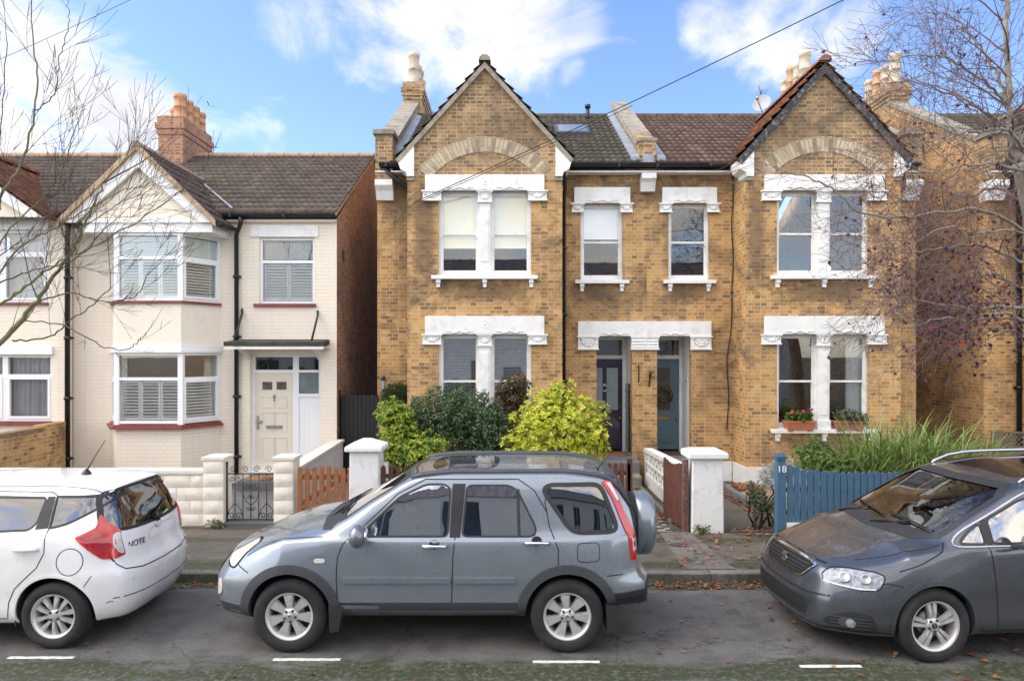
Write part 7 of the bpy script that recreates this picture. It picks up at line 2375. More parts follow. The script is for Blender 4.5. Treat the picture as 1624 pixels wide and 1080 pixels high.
    for sg in (-1, 1):
        pts = [hit(bvh, 'top', a, sg * .61, h)[0] for a, h in [(1.05, .0), (1.12, .03), (1.25, .055)] + [(1.25 + .2 * k, .06) for k in range(1, 11)] + [(3.4, .0)]]
        mb = MB(); mb.tube(pts, .019, 8); mb.build('roof_rail', plain('satin_chrome', None), root, rel=False)
    for (yy, y2, lift) in ((-.66, .0, .0), (.04, .66, .0)):
        pts = [hit(bvh, 'front', yy + (y2 - yy) * k / 6, 1.12 + .03 * k / 6, .016)[0] for k in range(7)]
        mb = MB(); mb.tube(pts, .010, 5); mb.tube([hit(bvh, 'top', -.04, y2 * .9 + .02, .01)[0], pts[3]], .010, 5); mb.build('wiper', BLACK, root, rel=False)
    patch(bvh, [(.03, -.62), (.10, -.70), (.15, -.74), (.13, -.55), (.05, 0), (.13, .55), (.15, .74), (.10, .70), (.03, .62), (-.03, .0)], 'top', .003, TRIM, 'cowl', root, .05, 0)
    for sg in (-1, 1):
        def view(a, b, sg=sg):
            return Vector((3.7 + 3, sg * 3.8, 0)) + Vector((q, -sg * q, 0)) * a + Vector((0, 0, b)), Vector((-q, -sg * q, 0))
        patch(bvh, smooth_poly([(-.12, 1.12), (.08, 1.15), (.08, .92), (-.05, .9)], 3), view, .006, REDLAMP, 'tail_lamp', root, .04, .02)
    mb = MB()
    for y in (-.38, .38): seat_mb(mb, 1.15, y, .58, .66)
    for y in (-.48, 0, .48): seat_mb(mb, 2.1, y, .6, .62, .22)
    mb.build('seat', plain('grey_seat', (.16, .165, .16), .9, .1, 5), root, rel=False)
    mb = MB(); mb.hexa([(.31, -.74, .55), (.85, -.74, .55), (.85, .74, .55), (.31, .74, .55)], [(.31, -.72, 1.07), (.78, -.74, 1.0), (.78, .74, 1.0), (.31, .72, 1.07)]); mb.build('dashboard', plain('brown_grey_dash', (.045, .04, .036), .7, .1, 5), root, rel=False)
    mb = MB(); steering(mb, .92, .38, 1.0); mb.build('steering_wheel', INTERIOR, root, rel=False)
    mb = MB(); mb.box(-.5, 3.5, -.5, .5, .16, .24); mb.build('underbody', INTERIOR, root, rel=False)
    for x in (0, 2.92):
        for sg in (-1, 1): wheel(root, (x, sg * .82, .336), .336, .226, .225, 'five', sg, 'S')
    return root


def car_hatch():
    root = empty('parked_car', (-6.957, 7.30, 0), 'white hatchback with red tail lamps and dark rear window, cut off by the left edge', 'car', 'cars parked along the kerb')
    paint = carpaint('white_car_paint', (.80, .805, .80), .0, .3)
    T = [
        ([(-.84, 0), (3.26, 0)], [(-.84, .24), (-.3, .20), (2.7, .20), (3.26, .21)]),
        ([(-.84, .5), (-.3, .56), (3.0, .58), (3.26, .54)], [(-.84, .24), (-.3, .20), (2.7, .20), (3.26, .21)]),
        ([(-.84, .68), (-.3, .78), (.6, .79), (2.4, .79), (3.26, .74)], [(-.84, .28), (.5, .26), (2.5, .25), (3.26, .255)]),
        ([(-.84, .74), (-.3, .83), (2.6, .835), (3.26, .80)], [(-.84, .48), (2.4, .50), (3.26, .56)]),
        ([(-.84, .72), (-.3, .83), (2.6, .845), (3.26, .815)], [(-.84, .62), (.4, .74), (2.5, .78), (3.26, .72)]),
        ([(-.84, .62), (-.3, .76), (.6, .82), (2.6, .825), (3.26, .765)], [(-.84, .74), (-.3, .88), (.4, .96), (1.5, 1.02), (2.5, 1.06), (3.26, .98)]),
        ([(-.84, .56), (-.3, .68), (.4, .77), (.8, .785), (2.4, .785), (2.9, .75), (3.26, .70)], [(-.84, .76), (-.3, .91), (.3, 1.0), (1.5, 1.06), (2.5, 1.11), (3.26, 1.07)]),
        ([(-.84, .46), (-.3, .58), (.2, .68), (.7, .69), (1.2, .62), (1.8, .60), (2.6, .60), (3.26, .585)], [(-.84, .78), (-.3, .93), (.2, 1.03), (.7, 1.28), (1.2, 1.43), (1.8, 1.455), (2.5, 1.45), (3.0, 1.42), (3.26, 1.40)]),
        ([(-.84, .34), (-.3, .45), (.2, .56), (.7, .57), (1.2, .51), (2.6, .50), (3.26, .49)], [(-.84, .79), (-.3, .94), (.12, 1.04), (.7, 1.34), (1.2, 1.48), (1.8, 1.505), (2.5, 1.495), (3.0, 1.47), (3.26, 1.445)]),
        ([(-.84, .2), (3.26, .25)], [(-.84, .80), (-.3, .95), (.08, 1.05), (.7, 1.37), (1.2, 1.505), (1.8, 1.53), (2.5, 1.515), (3.0, 1.49), (3.26, 1.46)]),
        ([(-.84, 0), (3.26, 0)], [(-.84, .80), (-.3, .95), (.06, 1.05), (.7, 1.375), (1.2, 1.51), (1.8, 1.535), (2.5, 1.52), (3.0, 1.495), (3.26, 1.465)]),
    ]
    nprof = pchip([(.2, .08), (.4, 0), (.6, .03), (.8, .18), (1.1, .25)])
    tprof = pchip([(.2, .12), (.28, .06), (.42, .01), (.58, .0), (.68, .015), (.76, .06), (.95, .085), (1.06, .11), (1.25, .19), (1.42, .28), (1.5, .30)])
    car = Car(T, -.84, 3.26, lambda y, z: .28 * min(1.15, y / .8) ** 3.0 + nprof(z), lambda y, z: .17 * min(1.1, y / .8) ** 3.4 + tprof(z), 5, .04)
    w1 = [(.62, 1.06), (1.42, 1.08), (1.40, 1.41), (1.15, 1.40), (.9, 1.28)]
    w2 = [(1.52, 1.085), (2.34, 1.12), (2.40, 1.18), (2.42, 1.40), (1.50, 1.415)]
    w3 = smooth_poly([(2.53, 1.135), (2.68, 1.17), (2.87, 1.27), (2.985, 1.355), (2.95, 1.40), (2.75, 1.405), (2.515, 1.41)], 3, (0, 6))
    w1, w2 = fillet(w1, .05), fillet(w2, .04)
    ws = [(-.60, 1.10), (.60, 1.10), (.52, 1.40), (-.52, 1.40)]
    wr = smooth_poly([(-.655, 1.10), (-.5, 1.065), (0, 1.045), (.5, 1.065), (.655, 1.10), (.60, 1.28), (.50, 1.42), (0, 1.435), (-.50, 1.42), (-.60, 1.28)], 3, (0, 4))
    body, bvh = body_from(car, root, paint, 'body', [('side', w1), ('side', w2), ('side', w3), ('front', ws), ('rear', wr)],
                          [(0, .36, .33, .46), (2.6, .36, .33, .46)], (.35, 2.86, .48))
    for poly, m in ((w1, CARGLASS), (w2, PRIVACY), (w3, PRIVACY)):
        for sd in ('near', 'far'): patch(bvh, poly, sd, -.004, m, 'side_window', root, .05, 0)
    patch(bvh, ws, 'front', -.004, CARGLASS, 'windscreen', root, .12, 0)
    patch(bvh, wr, 'rear', -.003, glass('hatch_glass', (.10, .11, .12), .14), 'rear_window', root, .05, 0)
    mb = MB()
    for sd in ('near', 'far'):
        patch(bvh, [(2.40, 1.125), (2.515, 1.135), (2.50, 1.41), (2.43, 1.41)], sd, .004, TRIM, '', None, .05, .01, mb, False)
        patch(bvh, [(1.425, 1.075), (1.515, 1.08), (1.495, 1.415), (1.405, 1.41)], sd, .004, TRIM, '', None, .05, .01, mb, False)
        for poly in (w1, w2, w3): strip(bvh, poly, sd, .02, .003, TRIM, '', None, True, False, mb)
    strip(bvh, ws, 'front', .05, .003, TRIM, '', None, True, False, mb)
    strip(bvh, wr, 'rear', .03, .003, GAP, '', None, True, False, mb)
    mb.build('window_surround', TRIM, root, rel=False)
    mb = MB()
    for sd in ('near', 'far'):
        for ln in ([(2.51, 1.42), (2.525, 1.13), (2.53, .92), (2.46, .78), (2.33, .66), (2.25, .58), (2.19, .45), (2.17, .30)], [(1.46, 1.08), (1.47, .28)], [(1.47, .29), (2.17, .29)], [(1.1, 1.44), (1.8, 1.455), (2.45, 1.45), (2.51, 1.42)]):
            strip(bvh, ln, sd, .009, .0015, GAP, '', None, False, False, mb)
        strip(bvh, [(2.76 + .115 * math.cos(t * .2618), .83 + .125 * math.sin(t * .2618)) for t in range(24)], sd, .007, .0015, GAP, '', None, True, False, mb)
        strip(bvh, [(2.87, .56), (2.95, .69)], sd, .007, .0015, GAP, '', None, False, False, mb)
    for sg in (-1, 1):
        strip(bvh, [(sg * .70, .86), (sg * .66, .76), (sg * .60, .70), (sg * .4, .665), (0, .655)], 'rear', .011, .0015, GAP, '', None, False, False, mb)
        strip(bvh, [(1.3, sg * .55), (2.2, sg * .535), (2.95, sg * .52)], 'top', .010, .0015, GAP, '', None, False, False, mb)
    mb.build('shut_line', GAP, root, rel=False)
    for sd in ('near', 'far'):
        for x in (0, 2.6): patch(bvh, arch_poly(x, .33, .358, .385, R(-14), R(194)), sd, .005, paint, 'wheel_arch', root, .03, .02)
    # boomerang tail lamps
    q = 1 / math.sqrt(2)
    for sg in (-1, 1):
        def view(a, b, sg=sg):
            return Vector((3.1 + 3, sg * (.75 + 3), 0)) + Vector((q, -sg * q, 0)) * a + Vector((0, 0, b)), Vector((-q, -sg * q, 0))
        full = [(-.03, 1.24), (.03, 1.16), (.125, 1.075), (.130, .98), (.165, .83), (.06, .815), (-.05, .83), (-.16, .93), (-.255, 1.045), (-.17, 1.075), (-.07, 1.12)]
        full = fillet(full, .025, 3)
        l = patch(bvh, full, view, .010, REDLAMP, 'tail_lamp', root, .03, .03)
        patch(bvh, smooth_poly([(.055, 1.03), (.115, 1.05), (.125, .96), (.145, .85), (.09, .87), (.05, .95)], 3), view, .014, CLEARLAMP, 'reversing_lamp', l, .03, .008)
        patch(bvh, [(-.22, 1.04), (-.06, 1.08), (.0, 1.05), (.02, .95), (-.02, .88), (-.12, .93)], view, .0125, plain('dark_red_lens', (.33, .006, .008), .1, .2, 25, Coat_Weight=1.0), 'inner_lens', l, .03, .004)
    # hatch: badge, emblem, wiper, number plate recess, bumper crease, sensors
    p, n = hit(bvh, 'rear', -.40, .90, .004)
    RM = Matrix.Rotation(R(90), 4, 'Z') @ Matrix.Rotation(R(90), 4, 'X')
    put_text('badge', 'NOTE', .085, plain('dark_chrome', (.18, .18, .19), .25, .1, 5, Metallic=.9), root, Matrix.Translation(p) @ Matrix.Rotation(R(-14), 4, 'Z') @ RM, .003)
    p, n = hit(bvh, 'rear', .0, 1.0, .008)
    mb = MB(); mb.lathe([(.040, 0), (.046, .008), (.052, 0)], p, 'x', 20); mb.box(p.x + .002, p.x + .010, -.06, .06, p.z - .012, p.z + .012); mb.build('emblem', CHROME, root, rel=False, fixn=True)
    a = [hit(bvh, 'rear', y, z, e)[0] for y, z, e in ((-.02, 1.04, .02), (-.03, 1.07, .04), (-.005, 1.11, .045), (.18, 1.16, .02), (.34, 1.21, .012))]
    mb = MB(); mb.tube(a[:3], [.03, .026, .018], 8); mb.tube(a[2:], [.016, .010, .006], 6); mb.build('wiper', BLACK, root, rel=False)
    strip(bvh, [(-.20, .91), (-.17, .965), (-.10, .985), (.30, .985)], 'rear', .012, .003, plain('crease_shade', (.5, .51, .52), .4, .05, 5), 'plate_recess_shade', root)  # grey line paints the shade along the plate recess
    strip(bvh, [(-.2, .905), (.35, .905)], 'rear', .03, .012, paint, 'tailgate_grip', root)
    strip(bvh, [(-.70, .445), (-.4, .425), (0, .415), (.4, .425), (.70, .445)], 'rear', .010, .0015, GAP, 'bumper_crease', root)
    for y in (-.55, -.2, .2, .55):
        p, n = hit(bvh, 'rear', y, .60, .001); mb = MB(); mb.lathe([(.001, .004), (.014, .004), (.016, 0)], p, 'x', 12); mb.build('parking_sensor', paint, root, rel=False)
    # scrape on the bumper corner
    strip(bvh, [(3.05, .405), (3.075, .42), (3.10, .41)], 'near', .009, .002, plain('scuffed_plastic', (.12, .11, .10), .9, .5, 40), 'scuff', root)
    p, n = hit(bvh, 'top', 2.42, -.02, 0)
    mb = MB(); mb.lathe([(.05, 0), (.035, .03), (.012, .055), (.001, .06)], p, 'z', 12); mb.tube([p + Vector((0, 0, .03)), p + Vector((.10, 0, .20)), p + Vector((.20, 0, .36))], [.008, .005, .004], 5); mb.build('aerial', BLACK, root, rel=False)
    p, n = hit(bvh, 'top', 2.97, .28, .0); mb = MB(); mb.ball(p, .014, 8, 6); mb.build('washer_jet', BLACK, root, rel=False)
    for sd in ('near', 'far'): handle(bvh, body, 2.36, .955, .22, paint, sd, .04); handle(bvh, body, 1.28, .93, .22, paint, sd, .04)
    for sg in (-1, 1): mirror(root, .66, sg * .80, 1.08, sg, paint, .2, .16)
    for sg in (-1, 1):
        def view(a, b, sg=sg):
            return Vector((-3, sg * 3, 0)) + Vector((q, sg * q, 0)) * a + Vector((0, 0, b)), Vector((q, -sg * q, 0))
        patch(bvh, smooth_poly([(-.1, .72), (.1, .86), (.25, .90), (.15, .70)], 3), view, .006, CLEARLAMP, 'headlamp', root, .03, .02)
    patch(bvh, [(-.35, .5), (.35, .5), (.4, .72), (-.4, .72)], 'front', .006, TRIM, 'grille', root, .05, .02)
    mb = MB(); mb.hexa([(2.22, -.80, .22), (2.235, -.80, .22), (2.235, -.64, .22), (2.22, -.64, .22)], [(2.22, -.80, .42), (2.235, -.80, .42), (2.235, -.64, .42), (2.22, -.64, .42)]); mb.build('mud_flap', TRIM, root, rel=False)
    mb = MB()
    for y in (-.35, .35): seat_mb(mb, 1.15, y, .52)
    for y in (-.38, .38): seat_mb(mb, 2.0, y, .55, .56, .28)
    mb.build('seat', SEATCLOTH, root, rel=False)
    mb = MB(); mb.hexa([(.40, -.68, .5), (.8, -.68, .5), (.8, .68, .5), (.40, .68, .5)], [(.40, -.66, 1.06), (.78, -.66, 1.0), (.78, .66, 1.0), (.40, .66, 1.06)]); mb.build('dashboard', INTERIOR, root, rel=False)
    mb = MB(); mb.box(-.5, 3.0, -.45, .45, .15, .24); mb.build('underbody', INTERIOR, root, rel=False)
    for x in (0, 2.6):
        for sg in (-1, 1): wheel(root, (x, sg * .735, .313), .313, .208, .20, 'ten', sg, None)
    return root


_plain0 = plain
def plain(name, c=None, *a, **k):
    return MATS[name] if name in MATS else _plain0(name, c, *a, **k)


suv = car_suv()
mpv = car_mpv()
hatch = car_hatch()

# ================================================================== PLANTS
def leaf(mb, p, d, up, L, W, fold=.0, bend=.0):
    """one pointed leaf: two quads folded on the midrib"""
    d = d.normalized(); s = d.cross(up)
    s = s.normalized() if s.length > 1e-4 else d.orthogonal().normalized()
    n = s.cross(d).normalized()
    m = p + d * L * .5 + n * bend * L * .3; t = p + d * L - n * bend * L * .2
    mb.add([p, m + s * W * .5 + n * fold * W, t, m - s * W * .5 + n * fold * W, m], [(0, 4, 1), (1, 4, 2), (0, 3, 4), (3, 2, 4)], False)


def rdir(rr, zmin=-1.0):
    while True:
        v = Vector((rr.uniform(-1, 1), rr.uniform(-1, 1), rr.uniform(zmin, 1)))
        if .05 < v.length < 1: return v.normalized()


def shrub(label, name, base, blobs, leafmat_, n, L, W, cluster=6, seed=1, kind='rosette', stems=7, outward=.75, cat='shrub', stem_mat=None, skirt=None):
    """foliage spread through several overlapping lobes, on visible stems"""
    rr = random.Random(seed)
    root = empty(name, base, label, cat)
    B = Vector(base)
    mb = MB()
    tot = sum(b[3] * b[4] * b[5] for b in blobs)
    for (cx, cy, cz, rx, ry, rz) in blobs:
        C = Vector((cx, cy, cz))
        for k in range(int(n * (rx * ry * rz) / tot)):
            v = rdir(rr); rad = (.35 + .65 * rr.random() ** .45) * (1 + .16 * math.sin(v.x * 7 + cx * 3) * math.sin(v.z * 6 + cz))
            p = C + Vector((v.x * rx, v.y * ry, v.z * rz)) * rad
            if p.z < .13: continue
            ax = (v * outward + Vector((0, -.2, .55)) + rdir(rr) * .5).normalized()
            side = ax.orthogonal().normalized(); s2 = ax.cross(side)
            a0 = rr.random() * 6.28
            if kind == 'rosette':
                for j in range(cluster):
                    a = a0 + 6.283 * j / cluster + rr.uniform(-.25, .25)
                    d = (side * math.cos(a) + s2 * math.sin(a)) * .9 + ax * rr.uniform(.1, .75)
                    leaf(mb, p, d, ax, L * rr.uniform(.7, 1.2), W * rr.uniform(.75, 1.2), .12, .25)
            else:
                for j in range(cluster):
                    d = rdir(rr) * .8 + ax * .6
                    leaf(mb, p + rdir(rr) * L * .6, d, ax + rdir(rr) * .5, L * rr.uniform(.6, 1.25), W * rr.uniform(.7, 1.2), .1, .2)
    mb.build('foliage', leafmat_, root)
    mb = MB()
    for k in range(stems):
        b = blobs[k % len(blobs)]
        t = Vector((b[0] + rr.uniform(-.5, .5) * b[3], b[1] + rr.uniform(-.5, .5) * b[4], b[2] + rr.uniform(-.2, .5) * b[5]))
        f = B + Vector((rr.uniform(-.25, .25), rr.uniform(-.12, .12), -.02))
        m = (f + t) / 2 + rdir(rr) * .1
        mb.tube([f, m, t], [.022, .016, .008], 5)
        for j in range(4):
            e = t + Vector((rr.uniform(-1, 1) * b[3], rr.uniform(-1, 1) * b[4], rr.uniform(-.4, .9) * b[5])) * .6
            mb.tube([m + (t - m) * (j / 4), (m + e) / 2 + rdir(rr) * .05, e], [.012, .008, .004], 4)
    mb.build('stem', stem_mat or plain('shrub_bark', (.10, .075, .05), .9, .3, 10, .4), root)
    return root


CHOISYA = leafmat('choisya_leaf', [(0, (.12, .20, .015)), (.2, (.36, .44, .025)), (.55, (.62, .62, .035)), (.85, (.74, .69, .08)), (1, (.78, .74, .26))], .4, .3)
CHOISYA_G = leafmat('choisya_leaf_green', [(0, (.05, .11, .012)), (.35, (.12, .22, .02)), (.7, (.30, .38, .03)), (1, (.58, .58, .06))], .4, .3)
DARKLEAF = leafmat('dark_evergreen_leaf', [(0, (.020, .045, .016)), (.45, (.055, .108, .04)), (.8, (.11, .18, .07)), (1, (.22, .28, .15))], .35, .12)
PIERIS = leafmat('bronze_tipped_leaf', [(0, (.02, .03, .012)), (.5, (.05, .055, .02)), (.8, (.12, .05, .02)), (1, (.45, .16, .05))], .35, .15)
TOPIARY = leafmat('fine_green_leaf', [(0, (.015, .035, .008)), (.6, (.045, .085, .02)), (1, (.10, .14, .04))], .5, .15)
SILVER = leafmat('silver_leaf', [(0, (.16, .19, .17)), (.6, (.34, .38, .36)), (1, (.52, .55, .52))], .7, .15)
GREENLEAF = leafmat('fresh_green_leaf', [(0, (.03, .07, .012)), (.5, (.08, .16, .025)), (1, (.17, .27, .05))], .4, .25)
SAGE = leafmat('dull_green_leaf', [(0, (.04, .06, .025)), (.6, (.10, .13, .06)), (1, (.2, .22, .13))], .6, .2)

B_ = lambda px, py, D, rx, ry, rz: (MX(px, D), D, MZ(py, D), rx, ry, rz)
shrub('large bright yellow-green shrub, the tallest by the purple door', 'yellow_shrub', (MX(885, 11.9), 11.9, GZ),
      [B_(880, 690, 11.6, .70, .5, .50), B_(862, 655, 11.8, .42, .4, .36), B_(915, 660, 11.8, .46, .4, .42), B_(890, 635, 11.9, .30, .3, .30), B_(845, 690, 11.5, .38, .35, .38), B_(940, 695, 11.6, .30, .35, .42), B_(870, 725, 11.4, .70, .4, .35), B_(885, 618, 11.9, .14, .14, .16), B_(822, 662, 11.6, .16, .16, .15), B_(955, 650, 11.8, .15, .15, .16), B_(905, 608, 11.9, .09, .09, .12), B_(848, 628, 11.8, .12, .12, .13), B_(812, 705, 11.4, .2, .2, .2)],
      CHOISYA, 2300, .074, .031, 7, 21, stems=12)
shrub('dark green dense evergreen shrub under the ground floor bay window', 'evergreen_shrub', (MX(720, 12.1), 12.1, GZ),
      [B_(698, 664, 12.0, .62, .45, .50), B_(742, 660, 12.0, .58, .45, .48), B_(775, 690, 11.9, .42, .4, .50), B_(670, 690, 11.9, .38, .35, .50), B_(720, 705, 11.9, .7, .4, .45), B_(800, 700, 12.0, .3, .3, .5)],
      DARKLEAF, 5200, .052, .026, 6, 22, 'loose', stems=14)
shrub('yellow-green shrub beside the white pyramid-capped pier', 'yellow_shrub', (MX(630, 11.6), 11.6, GZ),
      [B_(630, 680, 11.5, .30, .3, .42), B_(625, 655, 11.5, .28, .28, .26), B_(645, 715, 11.3, .42, .3, .38), B_(612, 655, 11.6, .18, .2, .18)],
      CHOISYA_G, 560, .080, .034, 7, 23, stems=7)
shrub('low yellow-green shrub in front of the dark evergreen', 'yellow_shrub', (MX(675, 11.1), 11.1, GZ),
      [B_(680, 708, 11.1, .30, .25, .24), B_(668, 730, 11.0, .32, .25, .26), B_(705, 735, 11.0, .45, .2, .16)], CHOISYA_G, 260, .080, .034, 7, 24, stems=5)
shrub('bronze-tipped green shrub standing at the bay window', 'bronze_shrub', (MX(815, 12.9), 12.9, GZ),
      [B_(813, 622, 12.8, .32, .25, .28), B_(825, 612, 12.8, .2, .2, .18), B_(800, 645, 12.8, .25, .2, .3), B_(820, 680, 12.9, .2, .2, .5)], PIERIS, 420, .095, .03, 6, 25, stems=6)
shrub('clipped round green bush beside the black downpipe', 'clipped_bush', (MX(628, 14.1), 14.1, MZ(640, 14.1)),
      [B_(630, 622, 14.15, .26, .2, .19), B_(620, 628, 14.15, .2, .18, .16), B_(642, 624, 14.15, .14, .16, .18)], TOPIARY, 1500, .04, .012, 6, 26, 'loose', stems=3, cat='bush')
shrub('round silver-leaved bush behind the number 18 post', 'silver_bush', (MX(1225, 11.4), 11.4, .18),
      [B_(1225, 755, 11.4, .24, .24, .20), B_(1238, 748, 11.5, .2, .2, .18), B_(1258, 742, 11.6, .2, .2, .12)], SILVER, 900, .035, .010, 6, 27, 'loose', stems=5, cat='bush')
shrub('straggly dull green plant left of the number 18 post', 'garden_plant', (MX(1205, 10.5), 10.5, .15),
      [B_(1200, 788, 10.5, .16, .14, .22), B_(1215, 800, 10.45, .22, .14, .14), B_(1193, 775, 10.5, .08, .08, .14)], SAGE, 240, .045, .02, 5, 28, 'loose', stems=8, cat='plant')
shrub('fresh green leafy shrub behind the blue pickets', 'garden_shrub', (MX(1310, 11.0), 11.0, .18),
      [B_(1300, 735, 11.0, .34, .28, .30), B_(1330, 742, 10.8, .36, .28, .24), B_(1290, 715, 11.2, .25, .25, .25), B_(1275, 722, 11.3, .2, .2, .2)], GREENLEAF, 620, .055, .026, 6, 29, stems=7)
for k, (px, py, D) in enumerate(((1010, 765, 12.6), (1115, 838, 10.2), (1250, 838, 10.0), (975, 918, 8.7), (340, 832, 10.55))):
    shrub(['small weed growing at the foot of the lower stone step', 'weed tuft at the base of the slab-capped pier', 'weed tuft at the foot of the blue number 18 post', 'small green weed on the kerb behind the spare wheel', 'weed tuft at the base of the left cream pier'][k],
          'weed', (MX(px, D), D, .11), [(MX(px, D), D, .16, .13, .08, .07)], GREENLEAF, 26, .05, .02, 5, 40 + k, 'loose', stems=0 or 2, cat='weed')


def grass_clump(label, base, n, L, seed, spread=.5, mat=None):
    rr = random.Random(seed); root = empty('grass_clump', base, label, 'ornamental grass'); B = Vector(base)
    mb = MB()
    for k in range(n):
        a = rr.uniform(0, 6.283); lean = rr.uniform(.15, 1.15) ** .7
        l = L * rr.uniform(.55, 1.1); d = Vector((math.cos(a), math.sin(a) * .7, 0)); s = Vector((-d.y, d.x, 0)).normalized()
        p0 = B + Vector((rr.uniform(-spread, spread), rr.uniform(-spread, spread) * .6, 0))
        w = rr.uniform(.009, .019); V = []
        m = 7
        for i in range(m + 1):
            t = i / m
            out = lean * l * (.18 * t + .62 * t * t); z = l * (t - .55 * lean * t * t * t)
            q = p0 + d * out + Vector((0, 0, z)); ww = w * (1 - t ** 2) + .001
            V += [q - s * ww, q + s * ww]
        mb.add(V, [(2 * i, 2 * i + 1, 2 * i + 3, 2 * i + 2) for i in range(m)], True)
    mb.build('blades', mat, root)
    return root


BLADE = leafmat('grass_blade', [(0, (.08, .14, .03)), (.4, (.18, .28, .06)), (.75, (.30, .41, .11)), (.93, (.45, .50, .22)), (1, (.55, .48, .28))], .4, .25)
grass_clump('tall arching green grass clump under the right bay window', (MX(1420, 11.3), 11.3, .18), 1500, 1.95, 5, .70, BLADE)
grass_clump('tall arching green grass clump at the right end behind the grey people carrier', (MX(1515, 11.6), 11.6, .18), 1000, 1.65, 6, .60, BLADE)
grass_clump('arching grass clump low behind the left end of the blue fence', (MX(1365, 11.0), 11.0, .18), 520, 1.35, 9, .45, BLADE)
grass_clump('low grassy clump beside the lattice panel', (MX(1600, 11.8), 11.8, .15), 260, .8, 7, .4, leafmat('dull_blade', [(0, (.04, .07, .03)), (.6, (.10, .14, .06)), (1, (.2, .22, .12))], .5, .2))


# ------------------------------------------------------------------ window boxes with flowers
def trough(label, px, py, D, mat):
    c = P3(px, py, D); root = empty('plant_trough', c, label, 'plant trough')
    mb = MB(); w, h, d = .28, .17, .12
    mb.hexa([(c.x - w * .88, c.y - d * .85, c.z + .03), (c.x + w * .88, c.y - d * .85, c.z + .03), (c.x + w * .88, c.y + d * .85, c.z + .03), (c.x - w * .88, c.y + d * .85, c.z + .03)],
            [(c.x - w, c.y - d, c.z + h), (c.x + w, c.y - d, c.z + h), (c.x + w, c.y + d, c.z + h), (c.x - w, c.y + d, c.z + h)])
    mb.box(c.x - w * 1.04, c.x + w * 1.04, c.y - d * 1.06, c.y + d * 1.06, c.z + h, c.z + h + .03)
    for s in (-.7, .7): mb.box(c.x + s * w - .05, c.x + s * w + .05, c.y - d * .8, c.y + d * .8, c.z, c.z + .03)
    mb.build('trough', mat, root)
    return c, h


c, h = trough('terracotta trough of pink geraniums on the right bay sill', 1267, 683, 13.64, plain('bright_terracotta', (.42, .13, .06), .75, .12, 6, .2))
root = shrub('geranium with pink flowers in the terracotta trough on the sill', 'geranium', (c.x, c.y, c.z + h), [(c.x, c.y, c.z + h + .10, .27, .13, .10)], GREENLEAF, 110, .06, .055, 5, 51, 'loose', 4, cat='plant')
mb = MB(); rr = random.Random(8)
for (dx, dz) in ((-.19, .20), (.05, .22), (.21, .26), (-.08, .17)):
    for k in range(7): mb.ball((c.x + dx + rr.uniform(-.025, .025), c.y - .08 + rr.uniform(-.03, .02), c.z + h + dz + rr.uniform(-.02, .02)), .016, 6, 4)
mb.build('flower', plain('pink_petal', (.60, .03, .12), .5, .2, 9), root)
c, h = trough('brown trough of trailing greenery on the right bay sill', 1345, 683, 13.64, plain('dull_terracotta', (.30, .14, .08), .8, .15, 6, .2))
shrub('trailing green plant in the brown sill trough', 'trailing_plant', (c.x, c.y, c.z + h), [(c.x, c.y, c.z + h + .10, .30, .15, .14), (c.x + .25, c.y - .05, c.z + h + .06, .12, .1, .12)], SAGE, 150, .06, .03, 5, 52, 'loose', 4, cat='plant')
# wreath on the teal door
c = P3(1053, 626, 15.24); root = empty('door_wreath', c, 'leafy Christmas wreath with red and gold on the grey-teal door', 'wreath')
mb = MB(); rr = random.Random(3)
for k in range(170):
    a = rr.uniform(0, 6.283); r = .14 + rr.uniform(-.04, .04); p = c + Vector((r * math.cos(a), -.03 - rr.random() * .03, r * math.sin(a)))
    leaf(mb, p, Vector((-math.sin(a), -.4, math.cos(a))) + rdir(rr) * .8, Vector((0, -1, 0)), .07, .028, .1, .2)
mb.build('foliage', TOPIARY, root)
mb = MB()
for k in range(12):
    a = k * .5236 + .2; mb.ball(c + Vector((.14 * math.cos(a), -.075, .14 * math.sin(a))), .018, 6, 5)
mb.build('berry', plain('red_gold_berry', (.40, .10, .03), .4, .5, 15), root)


# ------------------------------------------------------------------ trees: bare limbs grown from guide lines
def grow(mb_thick, mb_thin, rr, p, d, r, L, depth, gravity=.0, up=.25, kids=(3, 5), spread=.75, tips=None, wob=.12, rmin=.0026, decay=.62):
    n = max(3, int(L / .16)); pts = [p.copy()]; rad = [r]; dirs = [d.copy()]
    for i in range(n):
        d = (d + rdir(rr) * wob + Vector((0, 0, up * .11 - gravity * .07))).normalized()
        p = p + d * (L / n); pts.append(p.copy()); rad.append(max(rmin, r * (1 - .55 * (i + 1) / n))); dirs.append(d.copy())
    (mb_thick if r > .02 else mb_thin).tube(pts, rad, 6 if r > .02 else 4 if r > .007 else 3, cap=False)
    if depth == 0:
        if tips is not None: tips += [(pts[-1], dirs[-1])] + [(pts[i], dirs[i]) for i in range(1, len(pts) - 1, 2)]
        return
    for k in range(rr.randint(*kids)):
        i = rr.randint(max(1, n // 4), n)
        q = rdir(rr); q = (q - dirs[i] * q.dot(dirs[i])).normalized()
        nd = (dirs[i] * (1 - spread * .45) + q * spread * rr.uniform(.6, 1.1)).normalized()
        grow(mb_thick, mb_thin, rr, pts[i], nd, max(rmin, rad[i] * rr.uniform(.45, .72)), L * decay * rr.uniform(.7, 1.25), depth - 1, gravity, up, kids, spread, tips, wob, rmin, decay)
    grow(mb_thick, mb_thin, rr, pts[-1], dirs[-1], rad[-1] * .9, L * decay, depth - 1, gravity, up, kids, spread, tips, wob, rmin, decay)


